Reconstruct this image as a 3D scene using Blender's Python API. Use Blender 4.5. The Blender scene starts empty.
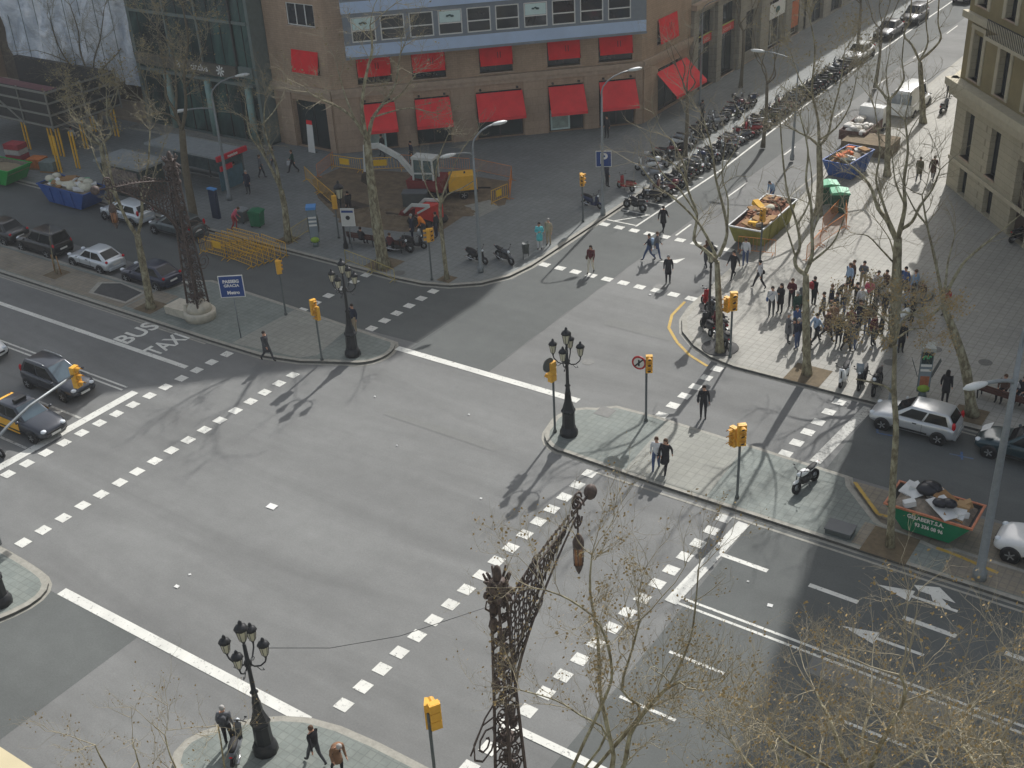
import bpy, bmesh, math, random
from mathutils import Vector, Matrix
random.seed(7)
PI = math.pi
sin, cos, rad = math.sin, math.cos, math.radians
scene = bpy.context.scene
COL = scene.collection
# ------------------------------------------------------------------ camera
F = 1209.0; H = 29.5
def _n(v): return v.normalized()
dY = _n(Vector((1476-512, -361-384, F)))
dX = -_n(Vector((-1455-512, -199-384, F)))
dX = _n(dX - dY*dX.dot(dY))
dZ = dX.cross(dY)
def ray(px, py):
    c = Vector((px-512, py-384, F))
    return Vector((dX.dot(c), dY.dot(c), dZ.dot(c)))
def at(px, py, z=0.0):
    d = ray(px, py); t = (z-H)/d.z
    return (d.x*t, d.y*t)
def av(base, px, py, off=0.0):
    """point on the upright plane through base that faces the viewer, moved back by off metres"""
    d = ray(px, py); n = Vector((base[0], base[1])).normalized()
    t = (Vector((base[0], base[1])).dot(n)+off)/Vector((d.x, d.y)).dot(n)
    return Vector((d.x*t, d.y*t, H+d.z*t))
cam = bpy.data.cameras.new("camera"); camo = bpy.data.objects.new("camera", cam); COL.objects.link(camo)
# camera axes in world: right, up(-imgY), back(-fwd)
Rm = Matrix(((dX.x, -dX.y, -dX.z), (dY.x, -dY.y, -dY.z), (dZ.x, -dZ.y, -dZ.z)))
camo.matrix_world = Matrix.Translation((0, 0, H)) @ Rm.to_4x4()
cam.sensor_width = 36.0; cam.lens = F/1024*36.0; cam.clip_end = 2000; cam.clip_start = 0.1
scene.camera = camo
scene.view_settings.view_transform = 'Standard'; scene.view_settings.look = 'None'
scene.view_settings.exposure = 0; scene.view_settings.gamma = 1
# ------------------------------------------------------------------ light
SUN_EL = 39.0; az = Vector((-0.18, 1.0)).normalized()
sdir = Vector((az.x*cos(rad(SUN_EL)), az.y*cos(rad(SUN_EL)), sin(rad(SUN_EL))))
sl = bpy.data.lights.new("sun", 'SUN'); sl.energy = 4.6; sl.angle = rad(0.6); sl.color = (1.0, 0.975, 0.95)
so = bpy.data.objects.new("sun", sl); COL.objects.link(so)
so.rotation_euler = (-sdir).to_track_quat('-Z', 'Y').to_euler(); so.location = (0, 0, 80)
w = bpy.data.worlds.new("World"); scene.world = w; w.use_nodes = True
nt = w.node_tree; bg = nt.nodes['Background']
sky = nt.nodes.new('ShaderNodeTexSky'); sky.sky_type = 'NISHITA'; sky.sun_disc = False
sky.sun_elevation = rad(SUN_EL); sky.sun_rotation = math.atan2(az.x, az.y); sky.dust_density = 3.0; sky.air_density = 1.2
bg.inputs['Strength'].default_value = 0.15
hs = nt.nodes.new('ShaderNodeHueSaturation'); hs.inputs['Saturation'].default_value = 0.45
nt.links.new(sky.outputs[0], hs.inputs['Color']); nt.links.new(hs.outputs[0], bg.inputs['Color'])
# ------------------------------------------------------------------ materials
def lin(c):
    return tuple(((x/255)/12.92 if x/255 <= 0.04045 else ((x/255+0.055)/1.055)**2.4) for x in c)
MATS = {}
def mat(name, c, rough=0.6, metal=0.0, var=0.12, scale=3.0, spec=0.4, emit=None, alpha=None, obj_coords=True, bump=0.0):
    """c is the sRGB look of the base colour, var the amount of mottling"""
    if name in MATS: return MATS[name]
    m = bpy.data.materials.new(name); m.use_nodes = True; n = m.node_tree.nodes; l = m.node_tree.links
    b = n['Principled BSDF']; b.inputs['Roughness'].default_value = rough; b.inputs['Metallic'].default_value = metal
    b.inputs['Specular IOR Level'].default_value = spec
    c = lin(c)
    if var > 0:
        t = n.new('ShaderNodeTexCoord'); no = n.new('ShaderNodeTexNoise'); no.inputs['Scale'].default_value = scale
        no.inputs['Detail'].default_value = 4; no.inputs['Roughness'].default_value = 0.65
        l.new(t.outputs['Object'], no.inputs['Vector'])
        r = n.new('ShaderNodeValToRGB'); r.color_ramp.elements[0].position = 0.3; r.color_ramp.elements[1].position = 0.7
        r.color_ramp.elements[0].color = (*[x*(1-var) for x in c], 1); r.color_ramp.elements[1].color = (*[min(1, x*(1+var)) for x in c], 1)
        l.new(no.outputs['Fac'], r.inputs['Fac']); l.new(r.outputs[0], b.inputs['Base Color'])
        if bump:
            bp = n.new('ShaderNodeBump'); bp.inputs['Strength'].default_value = bump; bp.inputs['Distance'].default_value = 0.03
            l.new(no.outputs['Fac'], bp.inputs['Height']); l.new(bp.outputs[0], b.inputs['Normal'])
    else: b.inputs['Base Color'].default_value = (*c, 1)
    MATS[name] = m; return m
def glass(name, c, rough=0.08, alpha=1.0):
    if name in MATS: return MATS[name]
    m = mat(name, c, rough, 0.0, 0.25, 0.6, 0.8)
    if alpha < 1: m.node_tree.nodes['Principled BSDF'].inputs['Alpha'].default_value = alpha
    return m
class G:
    """tiny node graph helper"""
    def __init__(s, name):
        s.m = bpy.data.materials.new(name); s.m.use_nodes = True; s.n = s.m.node_tree.nodes; s.l = s.m.node_tree.links
        s.b = s.n['Principled BSDF']; s.tc = s.n.new('ShaderNodeTexCoord'); MATS[name] = s.m
    def map(s, sc=(1, 1, 1), rot=(0, 0, 0)):
        mp = s.n.new('ShaderNodeMapping'); mp.inputs['Scale'].default_value = sc; mp.inputs['Rotation'].default_value = rot
        s.l.new(s.tc.outputs['Object'], mp.inputs['Vector']); return mp.outputs[0]
    def noise(s, vec, scale, det=4, ro=0.6, dist=0.0):
        x = s.n.new('ShaderNodeTexNoise'); x.inputs['Scale'].default_value = scale; x.inputs['Detail'].default_value = det
        x.inputs['Roughness'].default_value = ro; x.inputs['Distortion'].default_value = dist; s.l.new(vec, x.inputs['Vector']); return x.outputs['Fac']
    def ramp(s, fac, stops):
        r = s.n.new('ShaderNodeValToRGB'); e = r.color_ramp.elements
        while len(e) < len(stops): e.new(0.5)
        for k, (p, c) in enumerate(stops): e[k].position = p; e[k].color = (*c, 1) if len(c) == 3 else c
        s.l.new(fac, r.inputs['Fac']); return r.outputs[0]
    def mix(s, a, b, fac, mode='MIX'):
        x = s.n.new('ShaderNodeMix'); x.data_type = 'RGBA'; x.blend_type = mode
        for inp, v in ((x.inputs[6], a), (x.inputs[7], b), (x.inputs[0], fac)):
            if hasattr(v, 'links') or isinstance(v, bpy.types.NodeSocket): s.l.new(v, inp)
            else: inp.default_value = v if not isinstance(v, tuple) else (*v[:3], 1)
        return x.outputs[2]
    def bump(s, h, st=0.2, d=0.02):
        b = s.n.new('ShaderNodeBump'); b.inputs['Strength'].default_value = st; b.inputs['Distance'].default_value = d
        s.l.new(h, b.inputs['Height']); s.l.new(b.outputs[0], s.b.inputs['Normal'])
    def out(s, col, rough=0.8, spec=0.3):
        s.l.new(col, s.b.inputs['Base Color']); s.b.inputs['Roughness'].default_value = rough; s.b.inputs['Specular IOR Level'].default_value = spec
        return s.m
g3 = lambda v: (v, v, v)
def asphalt(name, c, streak=0.16):
    g = G(name); base = lin(c)
    v1 = g.noise(g.map((0.05, 0.35, 1)), 1.0, 5, 0.6, 0.6)          # tyre streaks running along the avenue
    v2 = g.noise(g.map(), 0.12, 4, 0.6, 0.3); v3 = g.noise(g.map(), 14.0, 3, 0.8); v4 = g.noise(g.map(), 1.3, 5, 0.7)
    a = g.ramp(v1, [(0.3, g3(1-streak)), (0.7, g3(1+streak))]); b = g.ramp(v2, [(0.3, g3(0.9)), (0.7, g3(1.08))])
    c3 = g.ramp(v3, [(0.25, g3(0.86)), (0.75, g3(1.14))]); d = g.ramp(v4, [(0.3, g3(0.93)), (0.7, g3(1.06))])
    m = g.mix(g.mix(a, b, 1.0, 'MULTIPLY'), g.mix(c3, d, 1.0, 'MULTIPLY'), 1.0, 'MULTIPLY')
    g.bump(v3, 0.3, 0.01)
    return g.out(g.mix(m, base, 1.0, 'MULTIPLY'), 0.85, 0.25)
def paving(name, c1, c2, joint, tile=0.6, msc=1.0, blotch=0.12):
    """square tiles with dark joints and stains"""
    g = G(name); br = g.n.new('ShaderNodeTexBrick'); br.offset = 0.0; br.squash = 1.0
    br.inputs['Scale'].default_value = 1.0; br.inputs['Brick Width'].default_value = tile; br.inputs['Row Height'].default_value = tile
    br.inputs['Mortar Size'].default_value = 0.025; br.inputs['Mortar Smooth'].default_value = 0.4; br.inputs['Bias'].default_value = 0.0
    br.inputs['Color1'].default_value = (*lin(c1), 1); br.inputs['Color2'].default_value = (*lin(c2), 1); br.inputs['Mortar'].default_value = (*lin(joint), 1)
    g.l.new(g.map(), br.inputs['Vector'])
    s1 = g.ramp(g.noise(g.map(), 0.25*msc, 5, 0.7, 0.5), [(0.3, g3(1-blotch)), (0.7, g3(1+blotch))])
    s2 = g.ramp(g.noise(g.map(), 4.0, 4, 0.7), [(0.3, g3(0.9)), (0.7, g3(1.1))])
    col = g.mix(g.mix(br.outputs['Color'], s1, 1.0, 'MULTIPLY'), s2, 1.0, 'MULTIPLY')
    return g.out(col, 0.75, 0.3)
def ashlar(name, c1, c2, joint, bw=0.9, rh=0.45, mort=0.012, axis='XZ', streak=0.12):
    """stone or brick courses on an upright wall; object coordinates with z up"""
    g = G(name); br = g.n.new('ShaderNodeTexBrick'); br.offset = 0.5
    br.inputs['Scale'].default_value = 1.0; br.inputs['Brick Width'].default_value = bw; br.inputs['Row Height'].default_value = rh
    br.inputs['Mortar Size'].default_value = mort; br.inputs['Mortar Smooth'].default_value = 0.3
    br.inputs['Color1'].default_value = (*lin(c1), 1); br.inputs['Color2'].default_value = (*lin(c2), 1); br.inputs['Mortar'].default_value = (*lin(joint), 1)
    sep = g.n.new('ShaderNodeSeparateXYZ'); g.l.new(g.tc.outputs['Object'], sep.inputs[0]); cmb = g.n.new('ShaderNodeCombineXYZ')
    if axis == 'SUM':
        ad = g.n.new('ShaderNodeMath'); ad.operation = 'ADD'; g.l.new(sep.outputs[0], ad.inputs[0]); g.l.new(sep.outputs[1], ad.inputs[1]); g.l.new(ad.outputs[0], cmb.inputs[0])
    else: g.l.new(sep.outputs[0], cmb.inputs[0])
    g.l.new(sep.outputs[2], cmb.inputs[1]); g.l.new(cmb.outputs[0], br.inputs['Vector'])
    s1 = g.ramp(g.noise(g.map((1, 1, 0.25)), 0.9, 5, 0.7, 0.3), [(0.3, g3(1-streak)), (0.7, g3(1+streak))])
    s2 = g.ramp(g.noise(g.map(), 6.0, 3, 0.7), [(0.3, g3(0.92)), (0.7, g3(1.08))])
    return g.out(g.mix(g.mix(br.outputs['Color'], s1, 1.0, 'MULTIPLY'), s2, 1.0, 'MULTIPLY'), 0.8, 0.25)
# ------------------------------------------------------------------ mesh builder
class MB:
    def __init__(s): s.v = []; s.f = []; s.mi = []; s.sm = []
    def add(s, vs, fs, mi=0, smooth=False):
        o = len(s.v); s.v += [tuple(p) for p in vs]
        for f in fs: s.f.append([o+i for i in f]); s.mi.append(mi); s.sm.append(smooth)
        return s
    def box(s, x0, x1, y0, y1, z0, z1, mi=0):
        vs = [(x, y, z) for z in (z0, z1) for y in (y0, y1) for x in (x0, x1)]
        return s.add(vs, [(0, 2, 3, 1), (4, 5, 7, 6), (0, 1, 5, 4), (2, 6, 7, 3), (0, 4, 6, 2), (1, 3, 7, 5)], mi)
    def obox(s, c, u, v, w, mi=0):
        c, u, v, w = Vector(c), Vector(u), Vector(v), Vector(w)
        vs = [c+u*a+v*b+w*d for d in (-1, 1) for b in (-1, 1) for a in (-1, 1)]
        return s.add(vs, [(0, 2, 3, 1), (4, 5, 7, 6), (0, 1, 5, 4), (2, 6, 7, 3), (0, 4, 6, 2), (1, 3, 7, 5)], mi)
    def bar(s, p0, p1, a, b=None, mi=0):
        p0, p1 = Vector(p0), Vector(p1); d = p1-p0; b = a if b is None else b
        dn = d.normalized(); up = Vector((0, 0, 1)) if abs(dn.z) < 0.95 else Vector((1, 0, 0))
        sx = dn.cross(up).normalized(); sy = sx.cross(dn)
        return s.obox((p0+p1)/2, sx*a/2, dn*d.length/2, sy*b/2, mi)
    def tube(s, pts, rs, n=8, mi=0, cap=True, smooth=True):
        pts = [Vector(p) for p in pts]
        if not hasattr(rs, '__len__'): rs = [rs]*len(pts)
        vs = []; fs = []; ref = None
        for i, p in enumerate(pts):
            d = (pts[min(i+1, len(pts)-1)]-pts[max(i-1, 0)])
            d = d.normalized() if d.length > 1e-7 else Vector((0, 0, 1))
            if ref is None: ref = Vector((1, 0, 0)) if abs(d.x) < 0.8 else Vector((0, 1, 0))
            a = (ref-d*ref.dot(d)).normalized(); ref = a; b = d.cross(a)
            for k in range(n):
                t = 2*PI*k/n; vs.append(p+(a*cos(t)+b*sin(t))*rs[i])
        for i in range(len(pts)-1):
            for k in range(n):
                k2 = (k+1) % n; fs.append((i*n+k, i*n+k2, (i+1)*n+k2, (i+1)*n+k))
        if cap: fs.append(tuple(range(n-1, -1, -1))); fs.append(tuple((len(pts)-1)*n+k for k in range(n)))
        return s.add(vs, fs, mi, smooth)
    def lathe(s, prof, n=16, c=(0, 0, 0), mi=0, axis='Z', smooth=True, cap=True):
        vs = []; fs = []
        for r, z in prof:
            for k in range(n):
                t = 2*PI*(k+0.5)/n; a, b = r*cos(t), r*sin(t)
                vs.append((c[0]+a, c[1]+b, c[2]+z) if axis == 'Z' else (c[0]+z, c[1]+a, c[2]+b) if axis == 'X' else (c[0]+b, c[1]+z, c[2]+a))
        for i in range(len(prof)-1):
            for k in range(n):
                k2 = (k+1) % n; fs.append((i*n+k, i*n+k2, (i+1)*n+k2, (i+1)*n+k))
        if cap: fs.append(tuple(range(n-1, -1, -1))); fs.append(tuple((len(prof)-1)*n+k for k in range(n)))
        return s.add(vs, fs, mi, smooth)
    def ball(s, c, r, n=8, m=6, mi=0):
        r = (r, r, r) if not hasattr(r, '__len__') else r
        prof = [(sin(PI*j/m), -cos(PI*j/m)) for j in range(m+1)]
        vs = [(c[0]+r[0]*max(a, 0.001)*cos(2*PI*k/n), c[1]+r[1]*max(a, 0.001)*sin(2*PI*k/n), c[2]+r[2]*z) for a, z in prof for k in range(n)]
        fs = [(i*n+k, i*n+(k+1) % n, (i+1)*n+(k+1) % n, (i+1)*n+k) for i in range(m) for k in range(n)]
        return s.add(vs, fs, mi, True)
    def prism(s, out, z0, z1, mi=0, mis=None):
        """upright prism from a plan outline (counter-clockwise)"""
        n = len(out); vs = [(x, y, z0) for x, y in out]+[(x, y, z1) for x, y in out]
        s.add(vs, [tuple(range(n-1, -1, -1)), tuple(range(n, 2*n))], mi)
        o = len(s.v)-2*n
        for k in range(n):
            k2 = (k+1) % n; s.f.append([o+k, o+k2, o+n+k2, o+n+k]); s.mi.append(mi if mis is None else mis); s.sm.append(False)
        return s
    def loft(s, secs, mi=0, smooth=True, cap=True, closed=True):
        n = len(secs[0]); vs = [p for sec in secs for p in sec]; fs = []
        for i in range(len(secs)-1):
            for k in range(n if closed else n-1):
                k2 = (k+1) % n; fs.append((i*n+k, i*n+k2, (i+1)*n+k2, (i+1)*n+k))
        if cap: fs.append(tuple(range(n-1, -1, -1))); fs.append(tuple((len(secs)-1)*n+k for k in range(n)))
        return s.add(vs, fs, mi, smooth)
    def patch(s, A, B, C, D, u0, u1, v0, v1, off=0.004, mi=0, thick=0.0):
        """rectangle inside quad ABCD (A-B bottom, D-C top), moved off along its normal"""
        A, B, C, D = map(Vector, (A, B, C, D)); nrm = (B-A).cross(D-A).normalized()
        q = lambda u, v: (A.lerp(B, u)).lerp(D.lerp(C, u), v)+nrm*off
        vs = [q(u0, v0), q(u1, v0), q(u1, v1), q(u0, v1)]
        s.add(vs, [(0, 1, 2, 3)], mi)
        return s
    def build(s, name, mats, parent=None, loc=None, rz=0.0, fix=True, mods=None):
        me = bpy.data.meshes.new(name); me.from_pydata(s.v, [], s.f)
        if not isinstance(mats, (list, tuple)): mats = [mats]
        for m in mats: me.materials.append(m)
        me.polygons.foreach_set('material_index', s.mi); me.polygons.foreach_set('use_smooth', s.sm)
        me.update()
        if fix:
            bm = bmesh.new(); bm.from_mesh(me); bmesh.ops.recalc_face_normals(bm, faces=bm.faces); bm.to_mesh(me); bm.free()
        o = bpy.data.objects.new(name, me); COL.objects.link(o)
        if parent is not None: o.parent = parent
        if loc is not None: o.location = (*loc, 0) if len(loc) == 2 else loc
        o.rotation_euler = (0, 0, rz)
        return o
def tag(o, label=None, cat=None, group=None, kind=None):
    if label: o['label'] = label
    if cat: o['category'] = cat
    if group: o['group'] = group
    if kind: o['kind'] = kind
    return o
def thing(name, label, cat, loc=(0, 0), rz=0.0, group=None):
    o = bpy.data.objects.new(name, None); COL.objects.link(o); o.empty_display_size = 0.3
    o.location = (*loc, 0) if len(loc) == 2 else loc; o.rotation_euler = (0, 0, rz)
    return tag(o, label, cat, group)
def dup(o, loc=None, rz=None, label=None, group=None, scale=None, parent=None):
    c = o.copy(); COL.objects.link(c); c.parent = parent
    for ch in o.children: dup(ch, parent=c)
    if loc is not None: c.location = (*loc, 0) if len(loc) == 2 else loc
    if rz is not None: c.rotation_euler = (0, 0, rz)
    if label: c['label'] = label
    if group: c['group'] = group
    if scale: c.scale = (scale,)*3 if not hasattr(scale, '__len__') else scale
    return c
def remat(o, swap):
    """give the copied tree its own materials without touching the shared mesh"""
    for s in ([o] if o.type == 'MESH' else [])+list(o.children_recursive):
        if s.type != 'MESH': continue
        for sl_ in s.material_slots:
            if sl_.material and sl_.material.name in swap:
                nm = swap[sl_.material.name]; sl_.link = 'OBJECT'; sl_.material = nm
def lettering(name, txt, m, size, parent=None, loc=(0, 0, 0), rot=(0, 0, 0), sx=1.0, bold=0.0, spacing=1.0, depth=0.0):
    cu = bpy.data.curves.new(name, 'FONT'); cu.body = txt; cu.size = size; cu.align_x = 'CENTER'; cu.align_y = 'CENTER'
    cu.offset = bold; cu.space_character = spacing; cu.extrude = depth; cu.resolution_u = 3
    t = bpy.data.objects.new(name, cu); COL.objects.link(t); dg = bpy.context.evaluated_depsgraph_get()
    me = bpy.data.meshes.new_from_object(t.evaluated_get(dg)); bpy.data.objects.remove(t); bpy.data.curves.remove(cu)
    me.materials.clear(); me.materials.append(m)
    o = bpy.data.objects.new(name, me); COL.objects.link(o); o.location = loc; o.rotation_euler = rot; o.scale = (sx, 1, 1)
    if parent is not None: o.parent = parent
    return o
# ================================================================== ground, kerbs, markings
M_asph = asphalt('asphalt worn', (117, 118, 116), 0.18)
M_asph_dark = asphalt('asphalt newer', (93, 96, 94), 0.1)
M_pave = paving('pavement tiles', (124, 128, 126), (119, 123, 121), (110, 113, 111), 0.4)
M_pave_light = paving('plaza tiles', (158, 156, 148), (152, 151, 143), (138, 137, 129), 0.4)
M_island = paving('island tiles', (124, 130, 124), (117, 124, 119), (110, 116, 111), 0.3, 1.4, 0.2)
M_sand = paving('worn sandy tiles', (134, 126, 110), (128, 122, 110), (118, 113, 103), 0.3, 2.0, 0.22)
M_ramp = paving('ramp slabs', (144, 145, 136), (139, 140, 132), (130, 130, 123), 0.4)
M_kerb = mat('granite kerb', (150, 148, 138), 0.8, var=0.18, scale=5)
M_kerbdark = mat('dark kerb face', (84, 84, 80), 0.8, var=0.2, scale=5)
M_iron_cover = mat('cast iron cover', (98, 99, 95), 0.6, var=0.2, scale=9)
def paint_mat(name, c, wear=0.5):
    g = G(name); w1 = g.noise(g.map(), 6.0, 5, 0.8); w2 = g.noise(g.map(), 0.9, 3, 0.6)
    col = g.ramp(w1, [(0.36, lin((120, 120, 115))), (0.36+0.12*wear, lin(c))])
    col2 = g.mix(col, g.ramp(w2, [(0.3, g3(0.84)), (0.7, g3(1.05))]), 1.0, 'MULTIPLY')
    return g.out(col2, 0.7, 0.3)
M_white = paint_mat('road paint white', (214, 214, 206))
M_whiteworn = paint_mat('road paint worn', (188, 188, 181), 1.3)
M_yellow = paint_mat('road paint yellow', (190, 158, 74), 0.8)
M_bluep = paint_mat('road paint blue', (70, 104, 150), 1.6)
gm = MB(); gm.box(-700, 500, -300, 900, -0.5, 0.0)
tag(gm.build('ground', M_asph), kind='structure')
def sheet(name, outline, z, m):
    b = MB(); b.add([(x, y, z) for x, y in outline], [tuple(range(len(outline)))])
    return tag(b.build(name, m, fix=False), kind='structure')
def rect(x0, x1, y0, y1): return [(x0, y0), (x1, y0), (x1, y1), (x0, y1)]
sheet('asphalt_patch', [(-36.95, 42.3), (-31.9, 42.3), (-32.0, 61), (-32.0, 140), (-37, 140), (-37, 52)], 0.004, M_asph_dark)
sheet('asphalt_patch', rect(-37.0, -31.7, -2, 19.6), 0.004, M_asph_dark)
sheet('asphalt_patch', [(-120, 44), (-46, 42.6), (-37.0, 43.0), (-37.0, 52), (-41, 48.8), (-120, 48.8)], 0.005, M_asph_dark)
sheet('asphalt_patch', rect(-15.4, 30, 20.3, 37.6), 0.0045, M_asph_dark)
sheet('asphalt_patch', rect(-14.3, 30, 42.4, 48.4), 0.0045, M_asph_dark)
def arc(cx, cy, r, a0, a1, n=10): return [(cx+r*cos(rad(a0+(a1-a0)*k/n)), cy+r*sin(rad(a0+(a1-a0)*k/n))) for k in range(n+1)]
def smooth_closed(pts, it=2):
    for _ in range(it):
        q = []
        for i, p in enumerate(pts):
            n_ = pts[(i+1) % len(pts)]; q += [(p[0]*.75+n_[0]*.25, p[1]*.75+n_[1]*.25), (p[0]*.25+n_[0]*.75, p[1]*.25+n_[1]*.75)]
        pts = q
    return pts
def inset(out, d):
    n = len(out); r = []
    for i in range(n):
        a, b, c = Vector(out[i-1]), Vector(out[i]), Vector(out[(i+1) % n])
        d1 = (b-a).normalized(); d2 = (c-b).normalized(); n1 = Vector((-d1.y, d1.x)); n2 = Vector((-d2.y, d2.x)); m_ = (n1+n2)
        if m_.length < 0.2: m_ = n1
        m_.normalize(); k = d/max(0.4, m_.dot(n1)); r.append(tuple(b+m_*k))
    return r
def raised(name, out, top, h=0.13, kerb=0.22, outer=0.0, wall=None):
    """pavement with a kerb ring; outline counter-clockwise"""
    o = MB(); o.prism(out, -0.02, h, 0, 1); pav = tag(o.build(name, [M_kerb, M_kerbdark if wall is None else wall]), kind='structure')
    inn = inset(out, kerb); s_ = MB(); s_.add([(x, y, h+0.005) for x, y in inn], [tuple(range(len(inn)))])
    tag(s_.build(name+'_paving', top, fix=False), kind='structure')
    if outer:
        # white gutter strip lying on the road outside the kerb
        n = len(out); oo = inset(out, -outer); g_ = MB()
        g_.add([(x, y, 0.009) for x, y in oo], [tuple(range(n))]); tag(g_.build('gutter_strip', M_kerb, fix=False), kind='structure')
    return pav
# far left island (median between central road and lateral)
tipFL = arc(-39.2, 41.1, 1.75, 62, -70, 10)
isl_FL = [(-160, 37.7), (-47, 37.65), (-43.2, 37.75), (-41.0, 38.3), (-39.6, 39.0)]+tipFL[::-1][1:-1]+[(-39.6, 42.5), (-41.5, 42.6), (-46, 42.9), (-52.6, 43.2), (-53.6, 42.6), (-54.2, 40.6), (-160, 40.4)]
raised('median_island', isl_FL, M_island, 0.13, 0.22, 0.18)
sheet('ramp_paving', [(-45.6, 37.95), (-41.2, 38.55), (-40.6, 39.2), (-41.2, 42.3), (-45.4, 42.6)], 0.142, M_ramp)
sheet('sandy_paving', [(-120, 37.95), (-54.5, 37.95), (-54.5, 40.2), (-120, 40.2)], 0.142, M_sand)
sheet('sandy_paving', rect(-54.4, -52.6, 38.2, 40.6), 0.143, M_sand)
# far right island
isl_FR = [(-24.7, 37.85), (-20, 37.7), (30, 37.7), (30, 39.6), (-8, 39.6), (-8.4, 39.3), (-11.1, 39.8), (-12.9, 41.6), (-13.2, 42.25), (-17, 42.4), (-22.5, 42.55), (-24.6, 42.45)]+arc(-24.9, 40.2, 1.65, 105, 200, 6)+arc(-24.7, 39.5, 1.7, 200, 262, 4)
raised('median_island', isl_FR, M_island, 0.13, 0.2, 0.16)
sheet('loading_bay', [(-12.9, 42.2), (-12.8, 41.75), (-11.0, 39.95), (-8.3, 39.45), (-7.9, 39.7), (30, 39.7), (30, 42.2)], 0.007, M_sand)
sheet('ramp_paving', [(-21.6, 37.93), (-17.7, 37.93), (-17.9, 42.2), (-21.9, 42.3)], 0.142, M_ramp)
sheet('sandy_paving', rect(-11.5, -9.5, 37.95, 39.5), 0.142, M_sand)
sheet('sandy_paving', rect(-8.0, -2.5, 37.95, 39.4), 0.142, M_sand)
# near islands
isl_NL = [(-160, 15.0), (-39.6, 15.0), (-38.2, 15.6), (-37.2, 16.8), (-36.65, 18.3), (-36.7, 19.3), (-37.3, 19.95), (-38.6, 20.15), (-41, 20.25), (-160, 20.25)]
raised('median_island', smooth_closed(isl_NL, 1), M_island, 0.13, 0.25, 0.12)
isl_NR = [(-22.5, 15.2), (30, 15.2), (30, 20.2), (-20, 20.2), (-23.0, 20.0), (-24.6, 19.2), (-25.9, 17.8), (-26.3, 16.7), (-25.6, 15.7)]
raised('median_island', smooth_closed(isl_NR, 1), M_island, 0.13, 0.25, 0.12)
# far left sidewalk (chamfer corner)
swL = [(-160, 48.7), (-43.0, 48.7), (-41.2, 48.85), (-39.6, 49.4), (-38.2, 50.5), (-37.3, 52.1), (-37.0, 54.0), (-37.0, 190), (-160, 190)]
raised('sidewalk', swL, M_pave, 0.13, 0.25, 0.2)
# far right sidewalk (chamfer corner plaza)
swR = [(30, 48.6), (30, 190), (-28.0, 190), (-28.0, 78), (-27.2, 70), (-26.6, 60), (-26.4, 53.6), (-26.1, 52.0), (-25.4, 50.7), (-24.2, 49.6), (-22.9, 48.9), (-21.5, 48.6)]
raised('sidewalk', swR, M_pave_light, 0.13, 0.28, 0.16)
# near sidewalk (below the viewpoint)
raised('sidewalk', [(-160, -40), (-41, -40), (-41, 3), (-45.5, 9.2), (-160, 9.2)], M_pave, 0.13, 0.25)
raised('sidewalk', [(-26, -40), (30, -40), (30, 9.2), (-21.5, 9.2), (-26, 3)], M_pave, 0.13, 0.25)
# tree pits and iron covers
def pit(px, py, s=0.8, m=None, z=0.142, sy=None):
    x, y = at(px, py, 0.13); return sheet('tree_pit', rect(x-s, x+s, y-(sy or s), y+(sy or s)), z+0.004, m or M_soil)
M_soil = mat('dry soil', (104, 92, 72), 0.95, var=0.25, scale=4, bump=0.3)
M_wet = mat('dark tarmac infill', (70, 70, 69), 0.8, var=0.2)
for p in [(151, 307, .7), (57, 274, .6), (890, 545, .9), (970, 415, .7), (808, 375, .9), (447, 279, .45), (384, 264, .9), (288, 240, .6)]: pit(*p)
b = MB(); x, y = at(720, 350); b.lathe([(0.95, 0.136), (0.9, 0.16), (0.5, 0.17)], 16, (x, y, 0)); tag(b.build('tree_pit', M_wet), kind='structure')
sheet('tree_pit', [(-57.6, 38.5), (-54.9, 38.6), (-55.0, 39.9), (-57.2, 40.15), (-58.2, 39.6)], 0.148, M_wet)
sheet('pit_border', [(-57.9, 38.35), (-54.7, 38.42), (-54.8, 40.05), (-57.3, 40.3), (-58.6, 39.65)], 0.145, M_kerb)
for k, (px, py, s) in enumerate([(605, 412, .4), (660, 285, .35)]):
    x, y = at(px, py, .13); z = 0.146 if k == 0 else 0.012
    sheet('manhole_cover', rect(x-s, x+s, y-s, y+s), z, M_iron_cover)
for px, py in [(588, 362), (770, 210), (400, 275), (935, 352), (890, 365), (985, 365)]:
    x, y = at(px, py); zz = 0.148 if py < 300 or px > 850 else 0.012
    sheet('manhole_cover', [(x+.33*cos(2*PI*q/20), y+.33*sin(2*PI*q/20)) for q in range(20)], zz, M_iron_cover)
# ---------------------------------------------------------------- markings
def strip(name, pts, wd, m=M_white, z=0.014):
    b = MB(); pts = [Vector(p) for p in pts]
    for i in range(len(pts)-1):
        d = (pts[i+1]-pts[i]).normalized(); n = Vector((-d.y, d.x))*wd/2
        b.add([(*(pts[i]-n), z), (*(pts[i+1]-n), z), (*(pts[i+1]+n), z), (*(pts[i]+n), z)], [(0, 1, 2, 3)])
    return tag(b.build(name, m, fix=False), kind='structure')
def dashes(name, cs, sx=0.55, sy=0.5, m=M_white, z=0.014, ang=0.0):
    b = MB()
    for k, (x, y) in enumerate(cs):
        j = random.uniform(-.02, .02)
        c_, s_ = cos(ang), sin(ang)
        b.add([(x+(u*c_-v*s_), y+(u*s_+v*c_)+j, z) for u, v in ((-sx/2, -sy/2), (sx/2, -sy/2), (sx/2, sy/2), (-sx/2, sy/2))], [(0, 1, 2, 3)])
    return tag(b.build(name, m, fix=False), kind='structure')
dashes('crossing_marking', [(-40.43+random.uniform(-.02, .02), 20.98+1.012*k) for k in range(17)])
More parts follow.
